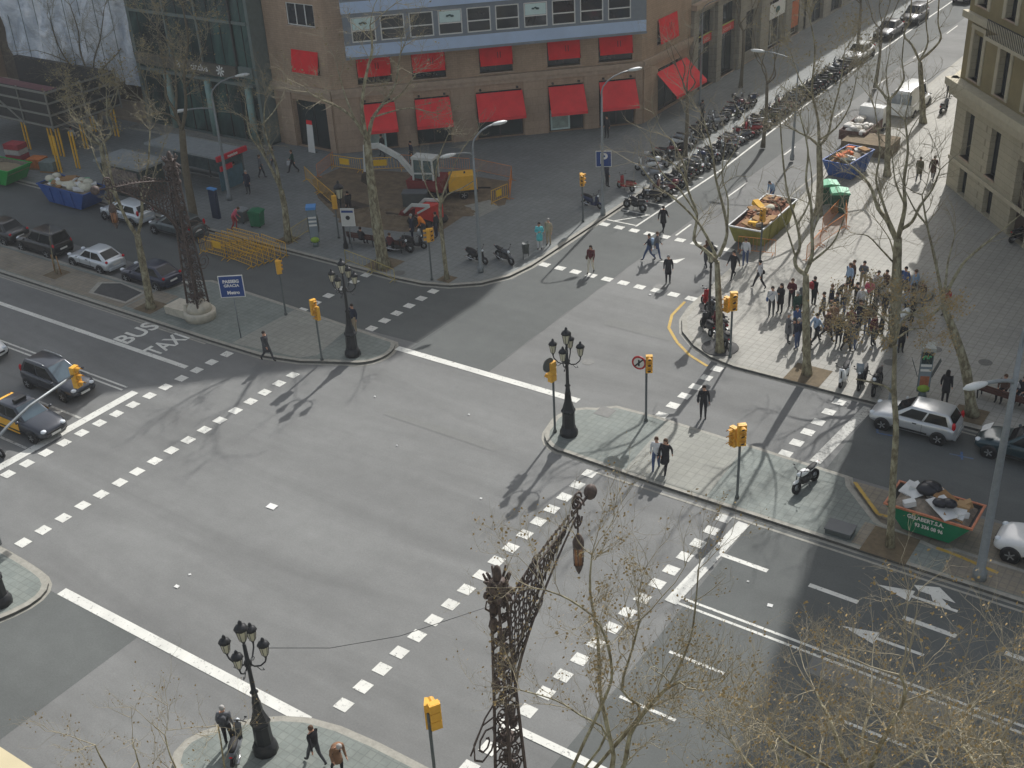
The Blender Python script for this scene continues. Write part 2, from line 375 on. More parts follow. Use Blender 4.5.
dashes('crossing_marking', [(-45.5+(0.3*(k/14)**2), 23.89-3*1.014+1.014*k) for k in range(17)])
dashes('crossing_marking', [(-22.86, 20.96+1.006*k) for k in range(17)])
dashes('crossing_marking', [(-17.6+0.07*k, 23.97-3.02+1.006*k) for k in range(17)])
dashes('crossing_marking', [(-16.25+0.08*k, 42.72+1.056*k) for k in range(6)])
dashes('crossing_marking', [(-22.46+0.06*k, 42.88+1.05*k) for k in range(6)])
dashes('crossing_marking', [(-40.24+0.02*k, 43.12+1.075*k) for k in range(6)])
dashes('crossing_marking', [(-45.19+0.03*k, 42.97+1.08*k) for k in range(6)])
dashes('crossing_marking', [(-36.49+1.068*k, 54.6) for k in range(10)], 0.6, 0.5)
dashes('crossing_marking', [(-36.49+1.068*k, 61.6) for k in range(10)], 0.6, 0.5)
strip('stop_line', [(-37.6, 42.05), (-26.5, 42.1)], 0.42)
strip('stop_line', [(-36.4, 19.8), (-23.4, 19.75)], 0.42)
strip('stop_line', [(-46.3, 23.0), (-46.25, 31.9)], 0.5, M_white, 0.018)
strip('stop_line', [(-15.9, 31.3), (-15.65, 37.15)], 0.5, M_white, 0.018)
strip('stop_line', [(-14.9, 42.7), (-14.5, 48.2)], 0.5, M_whiteworn, 0.018)
# avenue, left arm
strip('lane_line', [(-47.0, 31.7), (-120, 31.75)], 0.12); strip('lane_line', [(-47.0, 32.0), (-120, 32.05)], 0.12)
strip('lane_line', [(-45.9, 35.0), (-120, 34.9)], 0.3)
for y in (28.8, 25.7): strip('lane_line', [(-46.6, y), (-50.2, y)], 0.14, M_whiteworn); [strip('lane_line', [(-53.5-6*k, y), (-56-6*k, y)], 0.13, M_whiteworn) for k in range(5)]
# avenue, right arm
strip('lane_line', [(-15.9, 31.75), (30, 31.6)], 0.12); strip('lane_line', [(-15.9, 31.42), (30, 31.3)], 0.12)
for k in range(7): strip('lane_line', [(-15.5+3.55*k, 34.85), (-13.6+3.55*k, 34.82)], 0.22)
for y, x0 in ((28.95, -14.7), (26.15, -15.1)):
    for k in range(6): strip('lane_line', [(x0+6.3*k, y), (x0+2.1+6.3*k, y)], 0.13)
strip('edge_line', [(-18.0, 23.1), (0, 23.05)], 0.3, M_white, 0.019)
strip('edge_line', [(-23, 37.3), (30, 37.32)], 0.12, M_kerb, 0.013); strip('edge_line', [(-47, 37.35), (-120, 37.35)], 0.12, M_kerb, 0.013)
strip('edge_line', [(-120, 42.35), (-66.6, 42.35)], 0.14); [strip('edge_line', [(a, 42.4), (a+1.7, 42.4)], 0.14) for a in (-66.2, -61.1, -55.2)]
strip('edge_line', [(-75, 51.3), (-74.9, 48.9)], 0.12, M_whiteworn)
def arrow(cx, cy, kind):
    """marking pointing to -X"""
    b = MB(); z = 0.014
    b.add([(cx-.2, cy-.07, z), (cx+1.45, cy-.07, z), (cx+1.45, cy+.07, z), (cx-.2, cy+.07, z)], [(0, 1, 2, 3)])
    b.add([(cx-1.5, cy, z), (cx-.2, cy-.34, z), (cx-.2, cy+.34, z)], [(0, 1, 2)])
    if kind == 2:
        b.add([(cx+.55, cy+.07, z), (cx+1.2, cy+.07, z), (cx+.75, cy+.42, z), (cx+.35, cy+.42, z)], [(0, 1, 2, 3)])
        b.add([(cx-.35, cy+.66, z), (cx-.1, cy+.42, z), (cx+1.25, cy+.42, z), (cx+.5, cy+1.0, z)], [(0, 1, 2, 3)])
    return tag(b.build('lane_arrow', M_white, fix=False), kind='structure')
arrow(-8.3, 36.15, 2); arrow(-8.6, 33.3, 1)
a0 = MB(); x, y = at(676, 261); a0.add([(x-.9, y-.6, .014), (x+.2, y-.3, .014), (x+.3, y+.6, .014), (x-.1, y+.1, .014)], [(0, 1, 2, 3)]); tag(a0.build('lane_arrow', M_white, fix=False), kind='structure')
# BUS TAXI lettering reads from the travel direction (+X), letters across the lane
for t, px, py, sz, sx_ in (('BUS', 137.5, 333.5, 1.75, 1.05), ('TAXI', 167.5, 344.5, 1.75, 0.8)):
    x, y = at(px, py); o = lettering('road_lettering', t, M_white, sz, None, (x, y, 0.015), (0, 0, PI/2), 1.0, 0.035); o.scale = (sx_*.78, .95, 1); tag(o, kind='structure')
# Provenca street
for y0, y1 in ((62.1, 64.1), (69.5, 72.4), (78.6, 80.6), (88.2, 90.3), (97.5, 99.9), (106.7, 109.4), (116.2, 119.5), (126, 129)): strip('lane_line', [(-31.71, y0), (-31.7, y1)], 0.12)
strip('bay_line', [(-34.6, 62.2), (-34.3, 74), (-34.8, 88), (-35.1, 104), (-35.1, 130)], 0.14)
for k in range(9): strip('bay_line', [(-36.75, 62.35+1.9*k), (-34.7, 62.35+1.9*k)], 0.12, M_white, 0.016)
strip('bay_line', [(-36.3, 62.3), (-34.8, 64.2)], 0.12, M_white, 0.018)
strip('yellow_line', [(-27.0, 54.1), (-26.85, 52.3), (-26.3, 50.9), (-25.2, 49.7), (-24.0, 48.75), (-22.7, 48.15)], 0.16, M_yellow)
strip('yellow_line', [(-12.85, 41.95), (-11.25, 40.25), (-10.7, 40.3)], 0.16, M_yellow, 0.147)
strip('yellow_line', [(-8.6, 39.25), (-7.9, 39.2), (-6.2, 38.9)], 0.16, M_yellow, 0.147)
strip('blue_line', [(-14.0, 47.7), (-13.4, 46.3), (-12.7, 46.4)], 0.1, M_bluep); strip('blue_line', [(-10.2, 46.2), (-9.2, 46.3)], 0.1, M_bluep); strip('blue_line', [(-9.8, 46.6), (-9.6, 46.0)], 0.1, M_bluep, .016)
strip('edge_line', [(-13.9, 48.25), (-9, 48.2)], 0.12, M_kerb); strip('edge_line', [(-27.4, 61.5), (-28.2, 72), (-28.4, 90)], 0.12, M_kerb)
M_patchA = asphalt('asphalt repair', (118, 119, 116), 0.06)
for px, py, w_, l_ in [(640, 330, .8, 4.0), (880, 690, .9, 5.0), (440, 430, .5, 6.5)]:
    x, y = at(px, py); sheet('asphalt_patch', rect(x-l_/2, x+l_/2, y-w_/2, y+w_/2), 0.0075, M_patchA)
M_seam = mat('tar seam', (106, 107, 105), .7, 0, .2, 4)
rs_ = random.Random(21)
for x0, y0, x1, y1 in [(-31.95, 44, -31.95, 60), (-70, 29.6, -52, 29.8)]:
    pts = [(x0+(x1-x0)*k/14+rs_.uniform(-.05, .05), y0+(y1-y0)*k/14+rs_.uniform(-.06, .06)) for k in range(15)]; strip('asphalt_seam', pts, .035, M_seam, .0105)
# litter on the carriageway: loose paper scraps
for px, py, s in [(272, 507, .22), (375, 397, .05), (469, 415, .05), (397, 446, .04), (481, 499, .05), (177, 587, .1), (190, 575, .05), (650, 295, .06), (770, 606, .1), (748, 582, .04), (698, 473, .05), (505, 560, .04)]:
    x, y = at(px, py); b = MB(); a = random.random(); b.obox((x, y, .03), (s*cos(a), s*sin(a), 0), (-s*.7*sin(a), s*.7*cos(a), .01), (0, 0, .01))
    lab = {272: 'white sheet of paper lying alone in the middle of the junction', 177: 'crumpled pale wrapper on the road near the left island'}.get(px, 'tiny white scrap of litter lying on the asphalt')
    tag(b.build('paper_scrap', mat('paper', (225, 225, 220), 0.9)), lab, 'litter', 'scraps of paper on the road' if px not in (272, 177) else None)
hz = MB(); hz.box(-220, 120, -20, 260, 0.3, 45)
hm = bpy.data.materials.new('thin haze'); hm.use_nodes = True; hn = hm.node_tree.nodes; hn.clear()
ho = hn.new('ShaderNodeOutputMaterial'); hv = hn.new('ShaderNodeVolumeScatter'); hv.inputs['Density'].default_value = 0.00045; hv.inputs['Anisotropy'].default_value = 0.1
hv.inputs['Color'].default_value = (.93, .97, 1.0, 1); hm.node_tree.links.new(hv.outputs[0], ho.inputs['Volume'])
tag(hz.build('haze', hm), kind='structure')
scene.cycles.volume_bounces = 0; scene.cycles.max_bounces = 6; scene.cycles.diffuse_bounces = 2; scene.cycles.glossy_bounces = 3; scene.cycles.transparent_max_bounces = 12
# ================================================================== buildings
M_brick = ashlar('brown brick', (178, 153, 129), (170, 146, 123), (154, 134, 114), 0.5, 0.16, 0.012, 'SUM', 0.14)
M_bstone = ashlar('brown stone pier', (176, 153, 131), (168, 146, 125), (150, 132, 114), 1.2, 0.6, 0.012, 'SUM', 0.1)
M_cornice = mat('weathered cornice', (176, 156, 136), 0.85, var=0.15)
M_dark = mat('dark interior', (34, 35, 36), 0.9, var=0.4, scale=0.8)
M_glassdark = glass('dark window glass', (38, 44, 48), 0.06)
M_framewhite = mat('white window frame', (222, 222, 216), 0.5, var=0.06)
M_framedark = mat('dark metal frame', (52, 52, 50), 0.5, var=0.1)
M_red = mat('red awning cloth', (226, 36, 42), 0.9, var=0.12, scale=1.2)
M_redlight = mat('faded red awning cloth', (232, 60, 64), 0.9, var=0.1, scale=1.0)
M_blueband = mat('pale blue panel', (182, 202, 228), 0.6, var=0.07, scale=0.7)
M_bluetrim = mat('grey blue panel edge', (126, 134, 142), 0.6, var=0.08)
M_poster = mat('pale green poster', (204, 226, 222), 0.6, var=0.05)
M_wtxt = mat('white lettering', (225, 225, 220), 0.6, var=0)
class Fr:
    """frame of an upright wall: s along it, d into the building, z up, in coordinates local to root"""
    def __init__(s, P0, P1, org):
        s.P0 = Vector((P0[0]-org[0], P0[1]-org[1], 0)); d = Vector((P1[0]-P0[0], P1[1]-P0[1], 0)); s.L = d.length; s.u = d.normalized(); s.n = Vector((-s.u.y, s.u.x, 0)); s.ang = math.atan2(s.u.y, s.u.x)
    def __call__(s, a, d, z): return s.P0+s.u*a+s.n*d+Vector((0, 0, z))
    def box(s, b, a0, a1, d0, d1, z0, z1, mi=0):
        vs = [s(a, d, z) for z in (z0, z1) for d in (d0, d1) for a in (a0, a1)]
        b.add(vs, [(0, 2, 3, 1), (4, 5, 7, 6), (0, 1, 5, 4), (2, 6, 7, 3), (0, 4, 6, 2), (1, 3, 7, 5)], mi)
    def wall(s, b, a0, a1, z0, z1, holes, depth=0.35, d=0.0, mi=0, mr=0):
        A = sorted({a0, a1, *[h[0] for h in holes], *[h[1] for h in holes]}); Z = sorted({z0, z1, *[h[2] for h in holes], *[h[3] for h in holes]})
        for i in range(len(A)-1):
            for j in range(len(Z)-1):
                ca, cz = (A[i]+A[i+1])/2, (Z[j]+Z[j+1])/2
                if any(h[0] < ca < h[1] and h[2] < cz < h[3] for h in holes): continue
                b.add([s(A[i], d, Z[j]), s(A[i+1], d, Z[j]), s(A[i+1], d, Z[j+1]), s(A[i], d, Z[j+1])], [(0, 1, 2, 3)], mi)
        for h in holes:
            c = [(h[0], h[2]), (h[1], h[2]), (h[1], h[3]), (h[0], h[3])]
            for k in range(4):
                (p, q), (r, t) = c[k], c[(k+1) % 4]
                b.add([s(p, d, q), s(p, d+depth, q), s(r, d+depth, t), s(r, d, t)], [(0, 1, 2, 3)], mr)
def window(root, fr, h, mull=1, trans=0, mf=None, mg=None, dep=0.22, name='window', fw=0.07, sill=True, transz=None):
    mf = mf or M_framewhite; mg = mg or M_glassdark; a0, a1, z0, z1 = h; b = MB(); e = 0.003
    a0 += e; a1 -= e; z0 += e; z1 -= e
    fr.box(b, a0, a1, dep-.06, dep, z0, z0+fw); fr.box(b, a0, a1, dep-.06, dep, z1-fw, z1)
    fr.box(b, a0, a0+fw, dep-.06, dep, z0+fw, z1-fw); fr.box(b, a1-fw, a1, dep-.06, dep, z0+fw, z1-fw)
    for k in range(1, mull+1):
        c = a0+(a1-a0)*k/(mull+1); fr.box(b, c-fw/2, c+fw/2, dep-.055, dep-.005, z0+fw, z1-fw)
    if trans:
        zz = transz if transz is not None else (z0+z1)/2; fr.box(b, a0+fw, a1-fw, dep-.06+.008, dep-.002, zz-fw/2, zz+fw/2)
    w_ = b.build(name, mf, root)
    p = MB(); p.add([fr(a0, dep-.02, z0), fr(a1, dep-.02, z0), fr(a1, dep-.02, z1), fr(a0, dep-.02, z1)], [(0, 1, 2, 3)]); p.build('pane', mg, w_)
    if sill: s_ = MB(); fr.box(s_, a0-.08, a1+.08, -.09, dep-.07, z0-.09, z0-.003); s_.build('sill', M_cornice, w_)
    return w_
def awning(root, fr, a0, a1, zt, zb, out, m, marks=False, valance=True, bulge=0.0):
    """sloping cloth from the wall at zt out to out metres at zb"""
    b = MB(); o_ = -0.06
    A, B, C, D = fr(a0, o_, zt), fr(a1, o_, zt), fr(a1+bulge, -out, zb), fr(a0-bulge, -out, zb)
    t = Vector((0, 0, -.03)); b.add([A, B, C, D, A+t, B+t, C+t, D+t], [(0, 1, 2, 3), (4, 7, 6, 5), (0, 4, 5, 1), (1, 5, 6, 2), (2, 6, 7, 3), (3, 7, 4, 0)])
    if valance: b.add([D+t, C+t, C+Vector((0, 0, -.22)), D+Vector((0, 0, -.22))], [(0, 1, 2, 3)])
    aw = b.build('awning', m, root)
    for q0, q1 in ((a0+.1, a0), (a1-.1, a1)): k = MB(); k.tube([fr(q0, -.02, zt-.02), fr(q1, -out, zb-.05)], .025, 5); k.build('awning_arm', M_framedark, aw)
    if marks:
        mk = MB(); nn = (B-A).cross(D-A).normalized(); nn = nn if nn.z > 0 else -nn
        q = lambda u, v: A.lerp(B, u).lerp(D.lerp(C, u), v)+nn*.01
        for u in (.54, .62): mk.add([q(u, .3), q(u+.022, .3), q(u+.022, .62), q(u, .62)], [(0, 1, 2, 3)])
        mk.build('emblem', M_reddark, aw)
    return aw
M_reddark = mat('dark red print', (96, 16, 22), 0.9, var=0)
# ---- brick corner building
ORG = (-61.0, 64.1); B1 = thing('corner_building', 'brown brick corner building with red awnings and a pale blue projecting window bay', 'building', ORG)
fL = Fr((-66.9, 64.1), (-61, 64.1), ORG); fC = Fr((-61, 64.1), (-44.1, 80.2), ORG); fR = Fr((-44.1, 80.2), (-44.1, 88.2), ORG)
LC = fC.L; HB = 32.0
gf = [(2.0, 4.5), (6.0, 8.6), (10.6, 14.1), (16.1, 18.8), (20.0, 22.8)]; ff = [(2.0, 4.5), (6.0, 8.5), (11.0, 13.5), (16.1, 18.6), (20.0, 22.6)]
holesC = [(a, b_, 0.14, 3.75) for a, b_ in gf]+[(a, b_, 5.15, 7.0) for a, b_ in ff]
wm = MB(); fC.wall(wm, 0, LC, 0, HB, holesC, 0.5)
holesL = [(2.4, 5.1, 9.35, 10.95), (2.4, 5.0, 5.9, 7.5), (1.8, 5.2, 0.14, 3.8)]; fL.wall(wm, 0, fL.L, 0, HB, holesL, 0.5)
holesR = [(2.4, 5.5, 5.6, 7.4), (2.4, 6.6, .14, 3.7)]; fR.wall(wm, 0, fR.L, 0, HB, holesR, 0.5)
# back and roof so that it is a solid block
wm.build('wall', M_brick, B1)
rf = MB(); out_ = [(-66.9, 64.1), (-61, 64.1), (-44.1, 80.2), (-44.1, 88.2), (-66.9, 88.2)]; rf.prism([(x-ORG[0], y-ORG[1]) for x, y in out_], HB-.5, HB+.3); rf.build('roof', M_cornice, B1)
bk = MB(); bk.prism([(x-ORG[0], y-ORG[1]) for x, y in [(-66.3, 65.0), (-61.4, 65.0), (-45.0, 80.6), (-45.0, 87.6), (-66.3, 87.6)]], 0, HB-.6); bk.build('interior', M_dark, B1)
cm = MB()
for f_, L_ in ((fL, fL.L), (fC, LC), (fR, fR.L)):
    f_.box(cm, -0.05, L_+0.05, -.28, -.003, 4.62, 4.95); f_.box(cm, 0, L_, -.16, -.003, 4.3, 4.617)
cm.build('cornice', M_cornice, B1)
pm = MB()
for f_, a0, a1 in ((fC, 0.0, 1.95), (fC, 4.6, 5.9), (fC, 8.7, 10.5), (fC, 14.2, 16.0), (fC, 18.85, 19.95), (fC, 22.85, LC), (fL, .5, 1.75), (fL, 5.25, 5.8), (fR, .15, 2.35)): pm = MB(); f_.box(pm, a0, a1, -.12, -.003, 0.14, 4.297); pm.build('pier', M_bstone, B1)
M_shopglass = glass('shop glass', (44, 56, 56), 0.05); M_display = mat('lit shop display', (150, 168, 160), 0.6, var=0.35, scale=1.6)
for k, (a, b_) in enumerate(gf):
    w_ = window(B1, fC, (a, b_, .14, 3.75), 1, 1, M_framedark, M_shopglass, .42, 'shop_window', .09, False, 2.7)
    awning(B1, fC, a, b_, 3.65, 1.95 if k != 2 else 2.05, 1.25, M_redlight, False, True, .05)
    if k in (0, 3):
        d_ = MB(); fC.box(d_, a+.15, a+1.65, .28, .34, .2, 1.75); dd = d_.build('display_frame', M_poster, w_)
        d_ = MB(); fC.box(d_, a+.28, a+1.52, .262, .276, .34, 1.6); d_.build('display_picture', M_display, dd)
    for q0 in (a+.25, b_-.45): r_ = MB(); fC.box(r_, q0, q0+.15, -.22, -.003, 3.85, 3.97); r_.build('spotlight', M_framedark, B1)
for k, (a, b_) in enumerate(ff):
    window(B1, fC, (a, b_, 5.15, 7.0), 1, 0, M_framedark, M_glassdark, .3); awning(B1, fC, a+.03, b_-.03, 7.05, 5.75, .32, M_red, True, False)
window(B1, fL, holesL[0], 2, 0, M_framewhite, M_glassdark, .12); window(B1, fL, holesL[1], 1, 0, M_framedark, M_glassdark, .3); awning(B1, fL, 2.43, 5.07, 7.6, 6.0, .3, M_red, False, False)
window(B1, fL, holesL[2], 1, 0, M_framedark, M_shopglass, .45, 'entrance', .09, False)
window(B1, fR, holesR[0], 1, 0, M_framedark, M_glassdark, .3); awning(B1, fR, 2.43, 5.47, 7.5, 5.65, .3, M_red, True, False)
window(B1, fR, holesR[1], 1, 0, M_framedark, M_shopglass, .45, 'entrance', .09, False); awning(B1, fR, 2.2, 7.2, 3.5, 1.9, 1.9, M_redlight, False, True, .1)
# hanging banner beside the left entrance
# blue tribune
T0, T1 = 1.3, 23.35; TD = 1.35
tr = MB(); fC.box(tr, T0, T1, -TD, -.003, 7.32, 7.5, 1); fC.box(tr, T0+.05, T1-.05, -TD+.02, -.003, 7.5, 8.32, 0)
wins = [(1.9+.0+k*2.06, 1.9+1.72+k*2.06) for k in range(10)]
fC.wall(tr, T0+.05, T1-.05, 8.32, 10.55, [(a, b_, 8.5, 10.25) for a, b_ in wins], .15, -TD+.02, 1, 1)
fC.box(tr, T0, T1, -TD-.06, -.003, 10.55, 11.35, 0); fC.box(tr, T0, T1, -TD-.06, -.003, 11.35, 11.5, 1)
fC.wall(tr, T0+.05, T1-.05, 11.5, 13.7, [(a, b_, 11.7, 13.4) for a, b_ in wins], .15, -TD+.02, 1, 1); fC.box(tr, T0, T1, -TD-.06, -.003, 13.7, 14.5, 0)
for sgn, a in ((0, T0+.06), (1, T1-.06)):
    tr.add([fC(a, -TD+.02, 8.32), fC(a, 0, 8.32), fC(a, 0, 13.7), fC(a, -TD+.02, 13.7)], [(0, 1, 2, 3)], 1)
trib = tr.build('projecting_bay', [M_blueband, M_bluetrim], B1)
ib = MB(); fC.box(ib, T0+.4, T1-.4, -TD+.5, -.05, 8.4, 13.6); ib.build('interior', M_dark, trib)
for k, (a, b_) in enumerate(wins):
    class Sh:  # the same wall frame pushed out to the bay front
        def __call__(s, a_, d_, z_): return fC(a_, d_-TD+.02, z_)
        def box(s, b__, a0, a1, d0, d1, z0, z1, mi=0): fC.box(b__, a0, a1, d0-TD+.02, d1-TD+.02, z0, z1, mi)
    w_ = window(B1, Sh(), (a, b_, 8.5, 10.25), 0, 1, M_framewhite, M_glassdark, .1, 'window', .08, False, 9.3)
    if k in (0, 3, 6):
        p_ = MB(); p_.add([Sh()(a+.1, .055, 9.36), Sh()(b_-.1, .055, 9.36), Sh()(b_-.1, .055, 10.15), Sh()(a+.1, .055, 10.15)], [(0, 1, 2, 3)]); po = p_.build('window_poster', M_poster, w_)
        e_ = MB(); c = (a+b_)/2
        for du, dz, r in ((-.18, .02, .12), (0, .07, .12), (.16, .0, .14)): e_.ball(Sh()(c+du, .05, 9.78+dz), (r, r*.9, r*.55), 8, 4)
        e_.build('emblem', mat('dark green print', (60, 88, 84), .7, var=0), po)
    window(B1, Sh(), (a, b_, 11.7, 13.4), 0, 1, M_framewhite, M_glassdark, .1, 'window', .08, False, 12.5)
    for zz in (8.7, 11.9):
        g_ = MB(); rnd = random.random(); fC.box(g_, a+.15, a+.15+.5+rnd*.8, -TD+.3, -TD+.45, zz-.1, zz+.35+rnd*.3); g_.build('desk', random.choice([M_framewhite, M_cornice, M_framedark]), w_)
bn = thing('banner', 'white standing banner with a red top beside the left shop entrance', 'banner', at(312, 153, .13)); m_ = MB()
m_.add([(-.35, 0, .15), (.35, 0, .15), (.3, .12, 2.3), (-.3, .12, 2.3)], [(0, 1, 2, 3)], 0); m_.add([(-.29, .1, 2.303), (.29, .1, 2.303), (.28, .12, 2.62), (-.28, .12, 2.62)], [(0, 1, 2, 3)], 1)
m_.build('cloth', [M_framewhite, M_red], bn); m_ = MB(); m_.tube([(0, .16, .14), (0, .16, 2.6)], .02, 6); m_.box(-.3, .3, .0, .3, .13, .16); m_.build('stand', M_framedark, bn); bn.location.z = 0
# ---- glass building
M_gg = G('green curtain wall'); g = M_gg
v = g.noise(g.map((0.35, 0.35, 0.16)), 1.0, 4, 0.6, 1.2)
g.out(g.ramp(v, [(0.3, lin((34, 44, 46))), (0.5, lin((46, 66, 64))), (0.66, lin((70, 98, 92))), (0.8, lin((44, 54, 50)))]), 0.12, 0.6); M_gg = g.m
M_gframe = mat('grey green steel', (104, 116, 112), 0.45, var=0.12); M_gcol = mat('pale green column', (128, 156, 150), 0.5, var=0.15, scale=2)
M_sband = mat('brown sign band', (92, 88, 78), 0.7, var=0.14)
ORG = (-80.6, 62.7); B2 = thing('office_building', 'dark green glass office building left of the brick corner building', 'building', ORG)
f2 = Fr((-80.6, 62.7), (-66.95, 62.7), ORG)
w_ = MB()
w_.box(0, 13.6, 1.5, 20, 0, 30.5); w_.build('interior', M_dark, B2)
cw = MB(); cw.add([f2(0, 0, 4.9), f2(13.6, 0, 4.9), f2(13.6, 0, 31), f2(0, 0, 31)], [(0, 1, 2, 3)]); cw.add([f2(0, .4, .3), f2(13.6, .4, .3), f2(13.6, .4, 4.9), f2(0, .4, 4.9)], [(0, 1, 2, 3)]); cw.build('curtain_wall', M_gg, B2)
rr = MB(); rr.box(0, 13.6, -.02, 22, 31, 31.5); rr.box(0, .3, -.02, 22, 0, 31); rr.box(13.3, 13.6, -.02, 22, 0, 31); rr.box(0, 13.6, .3, 1.4, 0, .28); rr.build('frame', M_gframe, B2)
for z in (9.3, 14, 18.6, 23.2, 27.8): fb = MB(); f2.box(fb, .3, 13.3, -.12, -.004, z, z+.22); fb.build('floor_band', M_gframe, B2)
sb = MB(); f2.box(sb, .3, 11.6, -.2, -.004, 5.2, 6.1); sbo = sb.build('sign_band', M_sband, B2); sb = MB(); f2.box(sb, 11.9, 13.3, -.2, -.004, 5.4, 6.2); sb.build('sign_band', M_gframe, B2)
fb = MB(); f2.box(fb, .3, 13.3, -.3, .39, 4.75, 4.95); fb.build('floor_band', M_gframe, B2)
for s_ in (11.65, 4.4, 7.95): mm = MB(); f2.box(mm, s_, s_+.16, -.16, -.005, 6.15, 31); mm.build('mullion', M_framedark if s_ > 11 else M_gframe, B2)
for s_ in [1.2+1.15*k for k in range(11)]: mm = MB(); f2.box(mm, s_, s_+.05, -.05, -.005, 6.2, 31); mm.build('mullion', M_framedark, B2)
for s_ in (3.4, 8.0, 12.4): mm = MB(); mm.lathe([(.28, .3), (.28, 4.74)], 12, (s_, .02, 0)); mm.build('column', M_gcol, B2)
for s_ in [1.9, 5.3, 6.6, 9.6, 11]: mm = MB(); f2.box(mm, s_, s_+.07, .33, .395, .3, 4.7); mm.build('mullion', M_framedark, B2)
lettering('lettering', 'B', M_wtxt, .75, sbo, (5.3, -.22, 5.65), (PI/2, 0, 0), 1, .01); lettering('lettering', 'cinclus', M_wtxt, .72, sbo, (7.6, -.22, 5.66), (PI/2, 0, 0), 1, .01)
st = MB()
for k in range(4): a = k*PI/4; st.obox((9.9, -.21, 5.65), (.42*cos(a), 0, .42*sin(a)), (0, .006, 0), (-.06*sin(a), 0, .06*cos(a)))
st.build('emblem', M_wtxt, sbo)
pp = MB(); pp.prism([(x-ORG[0], y-ORG[1]) for x, y in [(-81, 60.9), (-66.5, 62.0), (-66.5, 62.66), (-81, 62.66)]], .1, .3); pp.build('step', M_kerb, B2)
# ---- building wrapped in white sheeting, far left
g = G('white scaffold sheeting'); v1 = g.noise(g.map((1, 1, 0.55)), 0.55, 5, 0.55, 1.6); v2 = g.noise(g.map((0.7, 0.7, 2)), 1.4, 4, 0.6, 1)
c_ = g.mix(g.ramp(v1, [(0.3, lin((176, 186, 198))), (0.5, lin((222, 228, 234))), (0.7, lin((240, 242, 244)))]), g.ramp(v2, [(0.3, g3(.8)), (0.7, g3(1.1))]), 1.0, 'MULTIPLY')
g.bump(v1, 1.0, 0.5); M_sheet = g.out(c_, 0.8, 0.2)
ORG = (-101, 63.6); B3 = thing('wrapped_building', 'building wrapped in crumpled white scaffold sheeting at the far left', 'building', ORG)
sh = MB(); NX, NZ = 60, 50; vs = []
rr_ = random.Random(3); ph = [rr_.uniform(0, 6) for _ in range(12)]
for j in range(NZ+1):
    for i in range(NX+1):
        x = 3.2+i*16.8/NX; z = (3.0-.9*sin(PI*min(1, i/NX*1.2))*.6)+j*27.0/NZ
        zb = 3.6 if i < 6 else 0
        y = .25*sin(x*1.1+ph[0]+.5*sin(z*.7))+.18*sin(x*2.3-z*.9+ph[1])+.12*sin(z*1.6+x*.6+ph[2])+.07*sin(x*4.1+z*2.2)
        vs.append((x+.1*sin(z*.8), y-.3, z))
fs = [(j*(NX+1)+i, j*(NX+1)+i+1, (j+1)*(NX+1)+i+1, (j+1)*(NX+1)+i) for j in range(NZ) for i in range(NX)]
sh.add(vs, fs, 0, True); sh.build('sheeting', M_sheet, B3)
wb = MB(); wb.box(0, 20.2, .5, 20, 0, 31); wb.build('wall', mat('sooty wall', (92, 84, 74), .9, var=.2), B3)
hb = MB(); hb.box(2, 20.2, -1.2, -1.12, 0, 1.9); hb.box(20.12, 20.2, -1.12, .4, 0, 1.9); hb.build('hoarding', mat('beige hoarding', (146, 134, 120), .9, var=.12, scale=.7), B3)
rb_ = MB()
for k in range(9): rb_.tube([(4+k*2, -.55, 3.2), (4+k*2, -.55, 30)], .03, 5)
rb_.build('scaffold_pole', M_gframe, B3)
ORG = (-106.5, 63.0); B4 = thing('stone_building', 'brown stone building edge at the top left corner of the view', 'building', ORG)
b = MB(); b.box(-25, 5.3, .3, 15, 0, 31); b.box(3.4, 5.2, -.5, .297, 0, 30); b.build('wall', M_bstone, B4)
for z in (4, 9, 14): b = MB(); b.box(-.1, 5.3, -.6, -.503, z, z+.4); b.build('cornice', M_cornice, B4)
for z in (1, 5.5, 10.5): b = MB(); b.box(.8, 2.4, .2, .29, z, z+2.6); b.build('window', M_glassdark, B4)
# ---- stone building with shops along the side street
M_grst = ashlar('grey carved stone', (156, 151, 138), (147, 143, 131), (120, 117, 108), 1.1, 0.5, 0.015, 'SUM', 0.16)
M_awn2 = mat('red shop sign', (210, 60, 50), .6, var=.05); M_orange = mat('orange shop blind', (196, 108, 60), .8, var=.08); M_yel = mat('yellow trim', (206, 196, 110), .7, var=0)
ORG = (-44.1, 88.2); B5 = thing('shop_building', 'grey stone building with tall shopfronts and small red signs along the side street', 'building', ORG)
f5 = Fr((-44.1, 88.2), (-44.1, 112), ORG)
ops = [(.9, 4.1, .2, 6.4), (5.4, 8.4, .2, 6.2), (10.1, 12.8, .2, 4.6), (15.2, 18.5, .2, 4.4), (20.2, 22.6, .2, 3.4)]
b = MB(); f5.wall(b, 0, f5.L, 0, 28, ops, .5); b.build('wall', M_grst, B5)
b = MB(); b.box(-14, -.55, .5, 23.3, 0, 27.5); b.build('interior', M_dark, B5); b = MB(); b.box(-14, .1, 0, 23.8, 28, 28.4); b.build('roof', M_cornice, B5)
for a0, a1 in ((-.0, .85), (4.3, 5.2), (8.7, 9.9), (13.1, 14.9), (18.7, 20.0)): b = MB(); f5.box(b, a0, a1, -.3, -.003, .14, 6.9); b.build('pilaster', M_grst, B5)
b = MB(); f5.box(b, 0, f5.L, -.5, -.004, 6.95, 7.4); b.build('cornice', M_cornice, B5)
